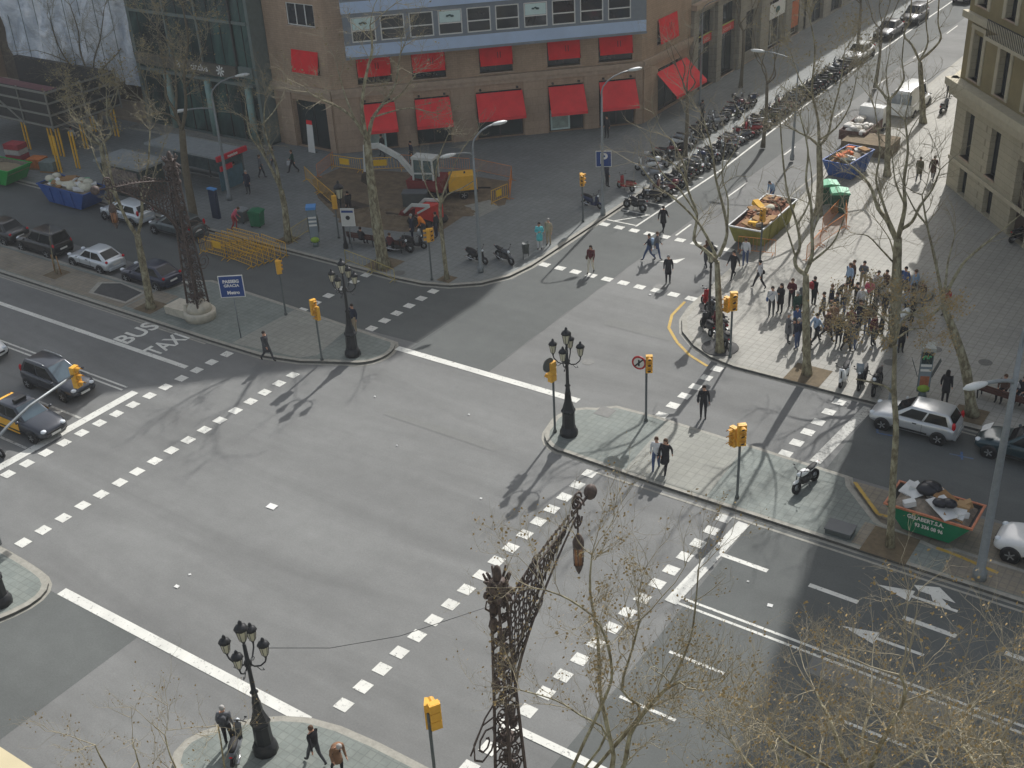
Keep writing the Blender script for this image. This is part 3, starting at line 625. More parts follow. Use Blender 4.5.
for k, h in enumerate(ops):
    w_ = window(B5, f5, h, 2 if k < 2 else 1, 1, M_framedark if k < 3 else M_framewhite, M_shopglass, .4, 'shop_window', .08, True, 4.0 if k < 2 else 3)
    if k < 2:
        b = MB(); f5.box(b, h[0]+(1.4 if k == 0 else .3), h[1]-.1, .1, .2, 3.75, 4.35); so_ = b.build('sign', M_awn2, w_)
        b = MB(); f5.box(b, h[0]+.02, h[1]-.02, .1, .2, 4.4, 4.47); b.build('trim', M_yel, w_)
        lettering('lettering', 'pizza' if k == 0 else 'pizzeria', mat('pink lettering', (240, 190, 180), .6, var=0), .5, so_, tuple(f5((h[0]+(1.3 if k == 0 else .1)+h[1])/2, .09, 4.05)), (PI/2, 0, f5.ang))
    if k == 2: b = MB(); f5.box(b, h[0]+.1, h[1]-.1, -.05, .1, .2, 1.1); b.build('planter', M_grst, w_)
    if k == 3:
        b = MB(); f5.box(b, h[0]-.1, h[1]+.1, -.2, -.1, 2.9, 4.2); so_ = b.build('sign', M_framewhite, w_); b = MB(); b.ball(f5(16.9, -.21, 3.55), (.05, .5, .3), 10, 5); b.build('emblem', mat('teal print', (40, 90, 86), .7, var=0), so_)
    if k == 4: b = MB(); f5.box(b, h[0]+.1, h[1]-.1, .05, .12, .9, 3.3); b.build('blind', M_orange, w_)
ORG = (-44.0, 112.2); B6 = thing('apartment_building', 'plain grey building further along the side street beyond the shops', 'building', ORG)
f6 = Fr((-44.0, 112.2), (-44.0, 190), ORG); ops = [(1.5+5*k, 4.5+5*k, .2, 3.8) for k in range(15)]
b = MB(); f6.wall(b, 0, f6.L, 0, 24, ops, .5); b.box(-14, -.6, .1, 77, 0, 23.9); b.build('wall', M_grst, B6)
for h in ops[:9]: window(B6, f6, h, 1, 0, M_framedark, M_shopglass, .4, 'shop_window', .08, False)
# ---- cream building at the right with olive wall panels
M_cream = ashlar('cream stone', (176, 168, 144), (168, 160, 138), (140, 133, 114), 1.0, 0.42, 0.012, 'SUM', 0.1)
M_olive = mat('olive render', (142, 130, 96), .85, var=.1, scale=1.5); M_creamtrim = mat('cream stone trim', (184, 176, 152), .8, var=.1, scale=2)
ORG = (-20.0, 77.6); B7 = thing('stone_corner_building', 'cream stone corner building with olive panels and tall windows at the top right', 'building', ORG)
f7 = Fr((-20.0, 77.6), (-3.5, 58.2), ORG); W7 = f7.L; L7 = []
pit_ = 3.55
w1 = [(1.15+pit_*k, 2.35+pit_*k) for k in range(7)]
for k, (a, b_) in enumerate(w1):
    if k == 2: L7.append((8.6, 10.6, .14, 4.8)); continue
    if k == 3: continue
    L7 += [(a+.5, b_+.4, .2, 1.85), (a+.3, b_+.3, 2.6, 5.5)]
for k, (a, b_) in enumerate(w1): L7 += [(a, b_+.05, 7.5, 10.2), (a-.1, b_-.05, 11.9, 14.4)]
b = MB(); f7.wall(b, 0, W7, 0, 7.2, [h for h in L7 if h[3] < 7], .45, 0, 0); f7.wall(b, 0, W7, 7.2, 44, [h for h in L7 if h[3] > 7], .45, 0, 1, 0)
fs_ = Fr((-20.0, 130), (-20.0, 77.6), ORG); fs_.wall(b, 0, fs_.L, 0, 44, [], .3)
b.build('wall', [M_cream, M_olive], B7)
b = MB(); b.prism([(x-ORG[0], y-ORG[1]) for x, y in [(-19.3, 78.2), (-3.2, 59.2), (15, 59.2), (15, 129.9), (-19.3, 129.9)]], 0, 43.5); b.build('interior', M_dark, B7)
b = MB(); b.prism([(x-ORG[0], y-ORG[1]) for x, y in [(-20.2, 77.4), (-3.4, 57.9), (15, 57.9), (15, 130), (-20.2, 130)]], 44, 44.6); b.build('roof', M_creamtrim, B7)
b = MB(); f7.box(b, -.5, W7, -.75, -.004, 6.75, 7.2); f7.box(b, -.3, W7, -.5, -.004, 6.2, 6.747); f7.box(b, -.2, W7, -.2, -.004, 5.95, 6.197); fs_.box(b, 0, fs_.L+.3, -.5, -.004, 6.4, 7.2)
f7.box(b, -.25, W7, -.3, -.004, 10.95, 11.35); f7.box(b, 0, W7, -.1, -.003, 1.95, 2.2); b.build('cornice', M_creamtrim, B7)
for h in L7:
    if h[3] > 4.7 and h[2] < 1 or h[1] > W7-.3: continue
    w_ = window(B7, f7, h, 0 if h[1]-h[0] < 1.2 else 1, 0, M_framedark, M_glassdark, .4, 'window', .06, h[3] > 2, None)
    if h[3] > 7:
        b = MB(); f7.box(b, h[0]-.35, h[0]-.004, -.07, -.003, h[2]-.1, h[3]+.3); f7.box(b, h[1]+.004, h[1]+.35, -.07, -.003, h[2]-.1, h[3]+.3); f7.box(b, h[0]-.35, h[1]+.35, -.12, -.003, h[3]+.303, h[3]+.55); b.build('frame', M_creamtrim, w_)
b = MB(); f7.box(b, 8.7, 10.5, .38, .44, .14, 4.7); b.build('door', mat('dark wood door', (66, 52, 42), .6, var=.2), B7)
b = MB(); f7.box(b, 4.6, 9.5, -1.1, -.005, 10.75, 10.95); bo_ = b.build('balcony', M_creamtrim, B7); b = MB()
for k in range(25): a = 4.65+k*.2; b.tube([f7(a, -1.05, 10.95), f7(a, -1.05, 11.9)], .02, 4, cap=False)
b.bar(f7(4.6, -1.05, 11.9), f7(9.5, -1.05, 11.9), .05); b.build('railing', M_framedark, bo_)
# cream ledge of the building under the viewpoint
B8 = thing('stone_building', 'sunlit cream stone roof ledge in the bottom left corner', 'building', (-3.45, 1.6))
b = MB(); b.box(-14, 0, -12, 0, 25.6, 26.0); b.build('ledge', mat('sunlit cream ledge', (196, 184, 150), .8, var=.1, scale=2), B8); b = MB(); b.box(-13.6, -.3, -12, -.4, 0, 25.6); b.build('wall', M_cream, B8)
# ================================================================== vehicles
def carpaint(name, c, metal=0.35):
    m = mat(name, c, 0.28, metal, 0.05, 1.5, 0.5); b = m.node_tree.nodes['Principled BSDF']; b.inputs['Coat Weight'].default_value = 0.6; b.inputs['Coat Roughness'].default_value = 0.08; return m
P_silver = carpaint('silver car paint', (196, 200, 202), .45); P_silver2 = carpaint('pale silver car paint', (206, 212, 216), .45); P_black = carpaint('black car paint', (26, 27, 30), .1)
P_navy = carpaint('navy car paint', (34, 40, 62), .3); P_grey = carpaint('grey green car paint', (82, 92, 94), .35); P_white = carpaint('white car paint', (222, 224, 222), 0); P_teal = carpaint('dark teal car paint', (30, 58, 66), .3)
P_char = carpaint('charcoal car paint', (54, 58, 66), .35); P_taxiy = carpaint('taxi yellow paint', (250, 186, 30), 0)
M_tyre = mat('tyre rubber', (32, 32, 32), .9, var=.15); M_rim = mat('alloy rim', (170, 172, 172), .35, .6, .05); M_cglass = mat('car glass', (22, 27, 30), .08, 0, .2, .6, .25); M_wind = glass('pale windscreen glass', (70, 88, 98), .04)
M_lamp = mat('headlamp lens', (220, 226, 230), .1, 0, .05); M_tail = mat('red tail lamp', (190, 20, 30), .2, 0, .05); M_plate = mat('number plate', (220, 220, 214), .5, var=0); M_trim = mat('black plastic trim', (36, 37, 38), .6, var=.1)
M_chrome = mat('bright metal', (190, 192, 192), .2, .8, .04)
def wheel(parent, x, y, r, wd, side, m_rim=None):
    b = MB(); s_ = side
    b.lathe([(r*.62, -wd/2), (r*.93, -wd/2), (r, -wd/2+.03), (r, wd/2-.03), (r*.93, wd/2), (r*.62, wd/2)], 18, (x, y, r), 0, 'Y')
    o = b.build('wheel', M_tyre, parent); q = MB(); yy = y+s_*(wd/2-.03)
    q.lathe([(r*.62, -.01), (r*.6, .02), (r*.15, .03)], 14, (x, yy, r), 0, 'Y') if s_ > 0 else q.lathe([(r*.15, -.03), (r*.6, -.02), (r*.62, .01)], 14, (x, yy, r), 0, 'Y')
    for k in range(5):
        a = 2*PI*k/5; q.obox((x+r*.34*cos(a), yy+s_*.035, r+r*.34*sin(a)), (r*.24*cos(a), 0, r*.24*sin(a)), (0, .008, 0), (-.025*sin(a), 0, .025*cos(a)))
    q.build('rim', m_rim or M_rim, o); return o
def make_car(label, loc, rz, paint, kind='hatch', L=3.95, W=1.66, Hh=1.46, group=None, name='parked_car', roofrails=False, cat='car', pale=False, door=None):
    """x forward, origin on the ground under the middle"""
    t = thing(name, label, cat, loc, rz, group); h = L/2; w = W/2
    if kind == 'hatch': st = [(-h, .34, .78, .80), (-h+.1, .24, .92, .93), (-h+.5, .2, .97, .985), (-.7, .18, .95, 1), (.5, .18, .93, 1), (h-1.05, .2, .9, .99), (h-.5, .22, .80, .96), (h-.14, .25, .68, .86), (h, .32, .56, .70)]; cab = (-h+.06, -h+.42, .1, h-1.0); belt = .90
    elif kind == 'suv': st = [(-h, .36, .92, .86), (-h+.1, .28, 1.0, .96), (-h+.5, .25, 1.03, .99), (-.7, .22, 1.02, 1), (.5, .22, 1.0, 1), (h-1.15, .25, .98, .99), (h-.5, .27, .9, .97), (h-.14, .3, .78, .9), (h, .38, .62, .78)]; cab = (-h+.05, -h+.25, .15, h-1.1); belt = .97
    elif kind == 'coupe': st = [(-h, .34, .76, .78), (-h+.12, .24, .88, .93), (-h+.6, .2, .9, .985), (-.7, .18, .88, 1), (.5, .18, .87, 1), (h-1.1, .2, .84, .99), (h-.5, .22, .74, .95), (h-.14, .25, .62, .84), (h, .32, .52, .66)]; cab = (-h+.15, -h+.95, .05, h-1.15); belt = .85
    elif kind == 'saloon': st = [(-h, .34, .80, .80), (-h+.12, .24, .93, .92), (-h+.7, .2, .95, .985), (-.7, .18, .93, 1), (.5, .18, .91, 1), (h-1.15, .2, .88, .99), (h-.5, .22, .80, .96), (h-.14, .25, .68, .86), (h, .32, .56, .70)]; cab = (-h+.55, -h+1.05, .15, h-1.25); belt = .89
    else: st = [(-h, .36, 1.0, .92), (-h+.08, .28, 1.08, .98), (-h+.5, .25, 1.1, 1), (-.7, .22, 1.1, 1), (.5, .22, 1.08, 1), (h-1.0, .25, 1.04, .99), (h-.45, .27, .92, .96), (h-.12, .3, .78, .88), (h, .38, .62, .76)]; cab = (-h+.03, -h+.12, h-1.25, h-.75); belt = 1.05
    def sec(x, z0, z1, f):
        y = w*f; zm = z0+(z1-z0)*.5
        half = [(y*.80, z0), (y*.97, z0+.1), (y*1.0, zm), (y*.985, z1-.14), (y*.90, z1-.02), (y*.45, z1+.02)]
        return [(x, a, z) for a, z in half]+[(x, -a, z) for a, z in half[::-1]]
    b = MB(); b.loft([sec(*s_) for s_ in st], 0, True); body = b.build('body', paint, t)
    md = body.modifiers.new('s', 'SUBSURF'); md.levels = 1; md.render_levels = 1
    # cabin
    xr0, xr1, xf1, xf0 = cab; yb, yt = w*.90, w*.70
    zb = belt-.03; zt = Hh
    A = [(xr0, -yb*.93, zb), (xf0, -yb*.93, zb-.03), (xf0, yb*.93, zb-.03), (xr0, yb*.93, zb)]; Bm = [(xr1, -yt*.93, zt-.03), (xf1, -yt*.93, zt-.02), (xf1, yt*.93, zt-.02), (xr1, yt*.93, zt-.03)]
    mx = (xf1+xr1)/2; Am = [((xr0+xf0)/2, -yb, zb), ((xr0+xf0)/2, yb, zb)]
    ring0 = [A[0], Am[0], A[1], A[2], Am[1], A[3]]; ring1 = [Bm[0], (mx, -yt, zt), Bm[1], Bm[2], (mx, yt, zt), Bm[3]]
    c_ = MB(); c_.add(ring0+ring1, [(0, 1, 7, 6), (1, 2, 8, 7), (2, 3, 9, 8), (3, 4, 10, 9), (4, 5, 11, 10), (5, 0, 6, 11), (6, 7, 10, 11), (7, 8, 9, 10), (5, 4, 3, 2, 1, 0)], 0, False)
    cb = c_.build('cabin', paint, t); md = cb.modifiers.new('b', 'BEVEL'); md.width = .07; md.segments = 3; md.limit_method = 'ANGLE'; md.angle_limit = rad(25)
    for p in cb.data.polygons: p.use_smooth = True
    wg = M_wind if pale else M_cglass
    q = MB(); q.patch(A[1], A[2], Bm[2], Bm[1], .06, .94, .12, .93, .006); q.build('windscreen', wg, t)
    if kind != 'van': q = MB(); q.patch(A[3], A[0], Bm[0], Bm[3], .1, .9, .22, .88, .006); q.build('rear_window', M_cglass, t)
    for sgn in (1, -1):
        if sgn < 0: seg = [(A[0], Am[0], ring1[1], Bm[0], .18, .955), (Am[0], A[1], Bm[1], ring1[1], .03, .80)]
        else: seg = [(A[2], Am[1], ring1[4], Bm[2], .20, .97), (Am[1], A[3], Bm[3], ring1[4], .045, .82)]
        for i_, (a, b_, c2, d2, u0, u1) in enumerate(seg):
            if kind == 'van' and ((sgn < 0 and i_ == 0) or (sgn > 0 and i_ == 1)): continue
            q = MB(); q.patch(a, b_, c2, d2, u0, u1, .13, .84, .006); q.build('side_window', M_cglass, t)
    r = .30 if kind in ('hatch', 'coupe', 'saloon') else .33
    xa, xb = h-.74, -h+.68
    for x in (xa, xb):
        for sgn in (1, -1):
            q = MB(); q.lathe([(r+.055, -.02), (r+.055, .02)], 20, (x, sgn*(w-.012), r), 0, 'Y'); q.build('wheel_arch', M_trim, t)
            wheel(t, x, sgn*(w-.075), r, .2, sgn)
    for sgn in (1, -1):
        q = MB(); q.ball((h-.17, sgn*w*.62, .64 if kind not in ('suv', 'van') else .74), (.14, .15, .085), 8, 6); q.build('headlight', M_lamp, t)
        q = MB(); zt_ = .86 if kind != 'hatch' else .98; q.ball((-h+.12, sgn*w*.76, zt_), (.09, .09, .2 if kind in ('hatch', 'van', 'suv') else .09), 8, 6); q.build('tail_light', M_tail, t)
        q = MB(); q.ball((xf0-.25, sgn*(w+.07), belt+.05), (.07, .1, .07), 8, 6); q.build('wing_mirror', paint, t)
        q = MB(); q.box(xb+.5, xa-.45, sgn*w*1.0-.012, sgn*w*1.0+.012, .36, .44); q.build('side_trim', M_trim if kind != 'taxi' else paint, t)
        q = MB(); q.box(-.28, -.1, sgn*(w*.985)-.01, sgn*(w*.985)+.022, .76, .8); q.build('door_handle', M_trim, t)
        q = MB(); q.box(.48, .49, sgn*(w+.001)-.004, sgn*(w+.001)+.004, .3, .82); q.box(-.52, -.51, sgn*(w+.001)-.004, sgn*(w+.001)+.004, .3, .82); q.build('door_seam', M_trim, t)
    for x, zz, nm in ((h-.0, .36, 'front'), (-h+.02, .55, 'rear')):
        q = MB(); s_ = 1 if nm == 'front' else -1
        q.box(*sorted((x, x+s_*.02)), -.26, .26, zz, zz+.11); q.build('number_plate', M_plate, t)
    q = MB(); q.box(h-.05, h+.012, -w*.5, w*.5, .48, .56); q.build('grille', M_trim, t); q = MB(); q.box(-h-.03, -h+.1, -w*.72, w*.72, .3, .44); q.build('bumper', paint if kind != 'suv' else M_trim, t)
    if roofrails:
        for sgn in (1, -1): q = MB(); q.tube([(xr1+.1, sgn*yt*.9, zt), (xr1+.25, sgn*yt*.9, zt+.06), (xf1-.3, sgn*yt*.9, zt+.06), (xf1-.1, sgn*yt*.9, zt)], .02, 6); q.build('roof_rail', M_chrome, t)
    if door:
        for sgn in (1, -1):
            q = MB(); q.add([(-.95, sgn*(w+.012), .26), (.62, sgn*(w+.012), .26), (.62, sgn*(w*.99+.012), .84), (-.95, sgn*(w*.99+.012), .84)], [(0, 1, 2, 3)]); q.build('door', door, t)
    return t
LFT = PI  # vehicles on the avenue face -X
make_car('silver three-door hatchback parked beside the row of scooters at the right kerb', at(912, 447), PI, P_silver, 'hatch', 3.9, 1.68, 1.44)
CS = (-12.3, 47.0)
bpy.context.view_layer.update()
cars = [o for o in COL.objects if o.get('category') == 'car']; cars[-1].location = (-12.15, 47.45, 0)
make_car('dark teal saloon parked behind the silver hatchback at the right edge', (-7.35, 47.5), PI, P_teal, 'saloon', 4.2, 1.7, 1.42)
pp_ = MB(); pp_.obox((-9.05, 47.2, 1.2), (.18, .05, .1), (0, .3, 0), (0, 0, .004)); pap = pp_.build('paper_sunshade', mat('paper', (225, 225, 220)), None); tag(pap, 'white sunshade sheet spread on the windscreen of the dark teal car', 'sunshade')
make_car('small white van parked behind the green skip at the right edge', (-4.75, 40.75), PI, P_white, 'suv', 4.1, 1.7, 1.75, cat='van', name='parked_van')
# left lateral, parked against the island
make_car('black car cut by the left edge, first in line along the left island', (-70.3, 41.35), PI, P_black, 'saloon', 4.2, 1.72, 1.42)
make_car('black off-road car parked along the left island ahead of the silver coupe', (-65.9, 41.4), PI, P_black, 'suv', 4.0, 1.75, 1.66)
make_car('pale silver coupe parked behind the black off-road car', (-60.85, 41.4), PI, P_silver2, 'coupe', 4.0, 1.68, 1.36)
make_car('navy blue car parked behind the plane tree trunk on the island side', (-55.9, 41.45), PI, P_navy, 'coupe', 4.1, 1.7, 1.38)
make_car('pale silver estate car parked beside the bus shelter on the far kerb', (-65.3, 47.6), PI, P_silver2, 'hatch', 4.1, 1.7, 1.42)
make_car('grey green hatchback parked behind the wrought iron lamp on the far kerb', (-60.3, 47.5), PI, P_grey, 'hatch', 4.1, 1.7, 1.42)
# central road, waiting at the stop line
make_car('dark charcoal hatchback with roof rails waiting first at the left stop line', (-50.0, 30.25), 0, P_char, 'hatch', 4.2, 1.74, 1.52, name='waiting_car', roofrails=True, pale=True)
tx = make_car('black and yellow taxi waiting at the left stop line beside the charcoal hatchback', (-48.15, 27.0), 0, P_char, 'saloon', 4.4, 1.74, 1.44, name='taxi', cat='taxi', pale=True, door=P_taxiy)
q = MB(); q.patch((-2.1, -.8, .93), (-1.5, -.8, .93), (-1.5, .8, .93), (-2.1, .8, .93), 0, 1, 0, 1, .01); q.build('boot_lid', P_taxiy, tx)
q = MB(); q.box(-.3, -.05, -.3, .3, 1.45, 1.6); q.build('roof_sign', M_trim, tx)
make_car('white car just entering at the left edge of the view behind the charcoal hatchback', (-57.2, 30.4), 0, P_white, 'hatch', 4.0, 1.7, 1.44, name='waiting_car')
# side street, far end
make_car('white car with a dark windscreen parked beyond the scooter rows on the side street', (-35.9, 104.6), -PI/2, P_white, 'saloon', 4.3, 1.72, 1.42, name='street_car')
make_car('nearer of the two black cars parked at the top of the side street', (-36.3, 113.5), -PI/2, P_black, 'saloon', 4.3, 1.75, 1.42)
make_car('farther of the two black cars parked at the top of the side street', (-35.9, 119.5), -PI/2, P_black, 'suv', 4.3, 1.75, 1.6)
make_car('dark car at the very top edge of the side street', (-34.0, 130.0), -PI/2, P_char, 'hatch', 4.2, 1.74, 1.46, name='street_car')
# white van with glazed rear, tree in front
v = make_car('white delivery van with two glazed rear doors parked behind the loaded pickup', (-27.2, 92.2), PI/2, P_white, 'van', 5.0, 1.9, 2.2, cat='van', name='delivery_van')
for sgn in (-1, 1): q = MB(); q.box(-2.53, -2.48, .06 if sgn > 0 else -.78, .78 if sgn > 0 else -.06, 1.2, 1.95); q.build('rear_window', M_wind, v)
# pickup loaded with white sacks
v = thing('pickup_truck', 'small truck with an open bed full of white sheets and sacks on the side street', 'truck', (-28.1, 84.6), PI/2)
b = MB(); b.box(-2.6, 1.1, -.95, .95, .55, .75); b.box(-2.6, 1.1, -.95, -.9, .75, 1.25); b.box(-2.6, 1.1, .9, .95, .75, 1.25); b.box(-2.6, -2.55, -.897, .897, .75, 1.25); b.build('bed', mat('rust brown panel', (92, 62, 52), .7, var=.2), v)
b = MB(); b.loft([[(x, s_*.92*f, z) for s_, z in ((-1, .5), (-1, zz), (1, zz), (1, .5))] for x, zz, f in ((1.15, 1.2, 1), (1.2, 1.95, .95), (2.1, 1.95, .93), (2.6, 1.25, .97), (2.75, .9, .95))], 0, False); b.build('cab', P_white, v)
for x in (-1.8, 1.8):
    for s_ in (1, -1): wheel(v, x, s_*.82, .34, .2, s_)
rr_ = random.Random(5)
b = MB(); 
for k in range(16): b.ball((rr_.uniform(-2.3, .9), rr_.uniform(-.7, .7), rr_.uniform(1.1, 1.45)), (rr_.uniform(.25, .5), rr_.uniform(.2, .4), rr_.uniform(.12, .22)), 7, 5)
tag(b.build('white_sacks', mat('white sacking', (216, 214, 208), .9, var=.12, scale=2), None, (-28.1, 84.6), PI/2), 'heap of white sheets and sacks piled on the bed of the small truck', 'sacks')
# ------------------------------------------------------------------ two-wheelers
S_black = mat('scooter black', (34, 35, 38), .35, .1, .05); S_seat = mat('scooter seat vinyl', (26, 26, 28), .7, 0, .1); S_frame = mat('scooter chassis', (58, 58, 58), .5, .3, .1); S_wscr = glass('scooter windshield', (120, 130, 136), .1)
def moto_wheel(t, x, r=.25, wd=.11):
    b = MB(); n = 16; prof = [(r*.72, -wd/2), (r*.95, -wd/2), (r, 0), (r*.95, wd/2), (r*.72, wd/2)]
    b.lathe(prof, n, (x, 0, r), 0, 'Y', True, False); b.lathe([(r*.70, -.02), (r*.70, .02)], n, (x, 0, r), 0, 'Y'); o = b.build('wheel', M_tyre, t)
    q = MB(); q.lathe([(r*.5, -.035), (r*.5, .035)], 10, (x, 0, r), 0, 'Y'); q.build('rim', M_rim, o)
def sec_yz(x, w_, z0, z1, n=8, k=.5):
    return [(x, w_*cos(2*PI*i/n+PI/n)*1.08, (z0+z1)/2+(z1-z0)/2*sin(2*PI*i/n+PI/n)*1.08) for i in range(n)]
def make_scooter(name, label, paint, loc, rz, group=None, shield=False, box=False, cat='scooter'):
    t = thing(name, label, cat, loc, rz, group)
    moto_wheel(t, .66, .24); moto_wheel(t, -.6, .24)
    b = MB(); b.loft([sec_yz(-.92, .06, .62, .74), sec_yz(-.75, .13, .52, .80), sec_yz(-.35, .19, .36, .80), sec_yz(-.05, .16, .3, .74), sec_yz(.02, .1, .26, .5)], 0); b.box(-.05, .42, -.17, .17, .25, .33)
    b.loft([[(.36, s_*.19, .3), (.44, s_*.17, .3), (.5, s_*.14, .95), (.42, s_*.16, .95)] if False else [(.36, .19*s_, .28), (.47, .15*s_, .28), (.52, .11*s_, .98), (.43, .14*s_, .98)] for s_ in (-1, -.5, 0, .5, 1)], 0, True)
    b.ball((.66, 0, .44), (.24, .08, .09), 8, 6); b.build('body', paint, t)
    b = MB(); b.loft([sec_yz(-.8, .1, .80, .9), sec_yz(-.5, .15, .79, .89), sec_yz(-.2, .14, .76, .84), sec_yz(.0, .08, .7, .78)], 0); b.build('seat', S_seat, t)
    b = MB(); b.tube([(.66, 0, .24), (.5, 0, .9), (.46, 0, 1.06)], .035, 6); b.tube([(.36, -.34, 1.08), (.46, -.12, 1.06), (.46, .12, 1.06), (.36, .34, 1.08)], .022, 6); b.tube([(.42, .2, 1.06), (.44, .3, 1.22)], .01, 4); b.tube([(.42, -.2, 1.06), (.44, -.3, 1.22)], .01, 4); b.ball((.44, .3, 1.25), (.02, .06, .04), 6, 4); b.ball((.44, -.3, 1.25), (.02, .06, .04), 6, 4); b.build('handlebar', S_frame, t)
    b = MB(); b.ball((.56, 0, .98), (.07, .08, .07), 8, 6); b.build('headlight', M_lamp, t); b = MB(); b.ball((-.93, 0, .7), (.03, .07, .04), 6, 4); b.build('tail_light', M_tail, t)
    b = MB(); b.tube([(-.1, -.14, .24), (-.4, -.2, .26), (-.85, -.22, .34)], [.03, .05, .055], 7); b.build('exhaust', M_chrome, t); b = MB(); b.bar((.0, .12, .28), (-.02, .22, .02), .02); b.build('stand', S_frame, t)
    if shield: b = MB(); b.loft([[(.58, s_*.17, 1.0), (.585, s_*.17, 1.0), (.42, s_*.2, 1.45), (.415, s_*.2, 1.45)] for s_ in (-1, -.4, .4, 1)]); b.build('windshield', S_wscr, t)
    if box: b = MB(); b.loft([sec_yz(-1.1, .15, .9, 1.15), sec_yz(-1.05, .2, .88, 1.2), sec_yz(-.75, .2, .88, 1.2), sec_yz(-.7, .16, .9, 1.15)]); b.build('top_box', S_black, t)
    return t
def make_motorbike(name, label, paint, loc, rz, group=None, cat='motorbike'):
    t = thing(name, label, cat, loc, rz, group); moto_wheel(t, .72, .31, .12); moto_wheel(t, -.68, .31, .15)
    b = MB(); b.loft([sec_yz(-.15, .12, .72, .88), sec_yz(.1, .17, .68, .98), sec_yz(.35, .13, .7, .96), sec_yz(.45, .07, .74, .9)]); b.loft([sec_yz(-1.0, .05, .84, .9), sec_yz(-.75, .1, .72, .86), sec_yz(-.3, .12, .66, .8)]); b.ball((.72, 0, .6), (.26, .08, .08), 8, 6); b.build('body', paint, t)
    b = MB(); b.loft([sec_yz(-.8, .1, .84, .92), sec_yz(-.45, .15, .76, .86), sec_yz(-.1, .1, .76, .84)]); b.build('seat', S_seat, t)
    b = MB(); b.loft([sec_yz(-.3, .14, .3, .68), sec_yz(0, .2, .25, .7), sec_yz(.3, .14, .3, .66)]); b.build('engine', S_frame, t)
    b = MB(); b.tube([(.72, .09, .31), (.42, .09, 1.0)], .025, 6); b.tube([(.72, -.09, .31), (.42, -.09, 1.0)], .025, 6); b.tube([(.28, -.36, 1.06), (.42, -.12, 1.02), (.42, .12, 1.02), (.28, .36, 1.06)], .018, 6); b.bar((-.68, .1, .31), (-.1, .1, .4), .04); b.bar((-.68, -.1, .31), (-.1, -.1, .4), .04)
    for s_ in (1, -1): b.tube([(.38, s_*.2, 1.04), (.36, s_*.32, 1.22)], .01, 4); b.ball((.36, s_*.32, 1.24), (.02, .06, .035), 6, 4)
    b.build('handlebar', S_frame, t); b = MB(); b.ball((.52, 0, .88), (.08, .1, .1), 8, 6); b.build('headlight', M_lamp, t); b = MB(); b.ball((-1.02, 0, .86), (.03, .06, .04), 6, 4); b.build('tail_light', M_tail, t)
    b = MB(); b.tube([(.2, -.16, .3), (-.2, -.2, .26), (-.9, -.22, .42)], [.03, .04, .055], 7); b.build('exhaust', M_chrome, t); b = MB(); b.bar((.0, .12, .28), (-.02, .24, .02), .02); b.build('stand', S_frame, t)
    return t
pc = dict(black=S_black, silver=mat('scooter silver', (160, 164, 168), .35, .3, .05), red=mat('scooter red', (150, 24, 30), .35, .1, .05), blue=mat('scooter navy', (40, 52, 84), .35, .1, .05), white=mat('scooter white', (226, 228, 226), .35, 0, .05), grey=mat('scooter grey', (96, 100, 104), .4, .2, .05), wine=mat('scooter wine red', (98, 26, 34), .35, .1, .05), olive=mat('scooter olive', (88, 92, 70), .4, .1, .05))
protoS = make_scooter('scooter', 'x', S_black, (0, 0), 0); protoSS = make_scooter('scooter', 'x', S_black, (0, 0), 0, None, True, False); protoSB = make_scooter('scooter', 'x', S_black, (0, 0), 0, None, False, True); protoM = make_motorbike('motorbike', 'x', S_black, (0, 0), 0)
for o_ in (protoS, protoSS, protoSB, protoM): o_.scale = (.93,)*3
protos = dict(s=protoS, ss=protoSS, sb=protoSB, m=protoM)
def bike(kind, col, loc, rz, label, group=None, z=0.0):
    o = dup(protos[kind], (*loc, z), rz, label, group)
    if col != 'black': remat(o, {'scooter black': pc[col]})
    for ch in o.children: ch.rotation_euler.x = 0
    o.rotation_euler = (rad(random.uniform(3, 8)), 0, rz); return o
ordn = ['first', 'second', 'third', 'fourth', 'fifth', 'sixth', 'seventh', 'eighth', 'ninth', 'tenth', 'eleventh', 'twelfth', 'thirteenth', 'fourteenth', 'fifteenth', 'sixteenth', 'seventeenth', 'eighteenth', 'nineteenth', 'twentieth', 'twenty-first', 'twenty-second', 'twenty-third', 'twenty-fourth', 'twenty-fifth', 'twenty-sixth', 'twenty-seventh', 'twenty-eighth', 'twenty-ninth', 'thirtieth', 'thirty-first', 'thirty-second', 'thirty-third', 'thirty-fourth', 'thirty-fifth', 'thirty-sixth', 'thirty-seventh', 'thirty-eighth', 'thirty-ninth', 'fortieth', 'forty-first', 'forty-second', 'forty-third', 'forty-fourth', 'forty-fifth', 'forty-sixth']
rr_ = random.Random(11); cols = ['black', 'black', 'silver', 'grey', 'wine', 'black', 'blue', 'white', 'black', 'red', 'silver', 'olive', 'grey']
knd = dict(s='scooter', ss='scooter with a windshield', sb='scooter with a top box', m='motorbike')
Y = 66.4
for k in range(44):
    kd = rr_.choice(['s', 'ss', 'm', 'sb', 's', 'm']); c = rr_.choice(cols); rz = PI+rr_.uniform(-.35, .1)+.25
    if rr_.random() < .25: rz += PI
    bike(kd, c, (-35.85+rr_.uniform(-.15, .15), Y), rz, '%s %s, %s from the corner in the kerbside bays' % (c, knd[kd], ordn[k]), 'two-wheelers in the kerbside bays'); Y += .80+rr_.uniform(-.08, .1)
Y = 71.0
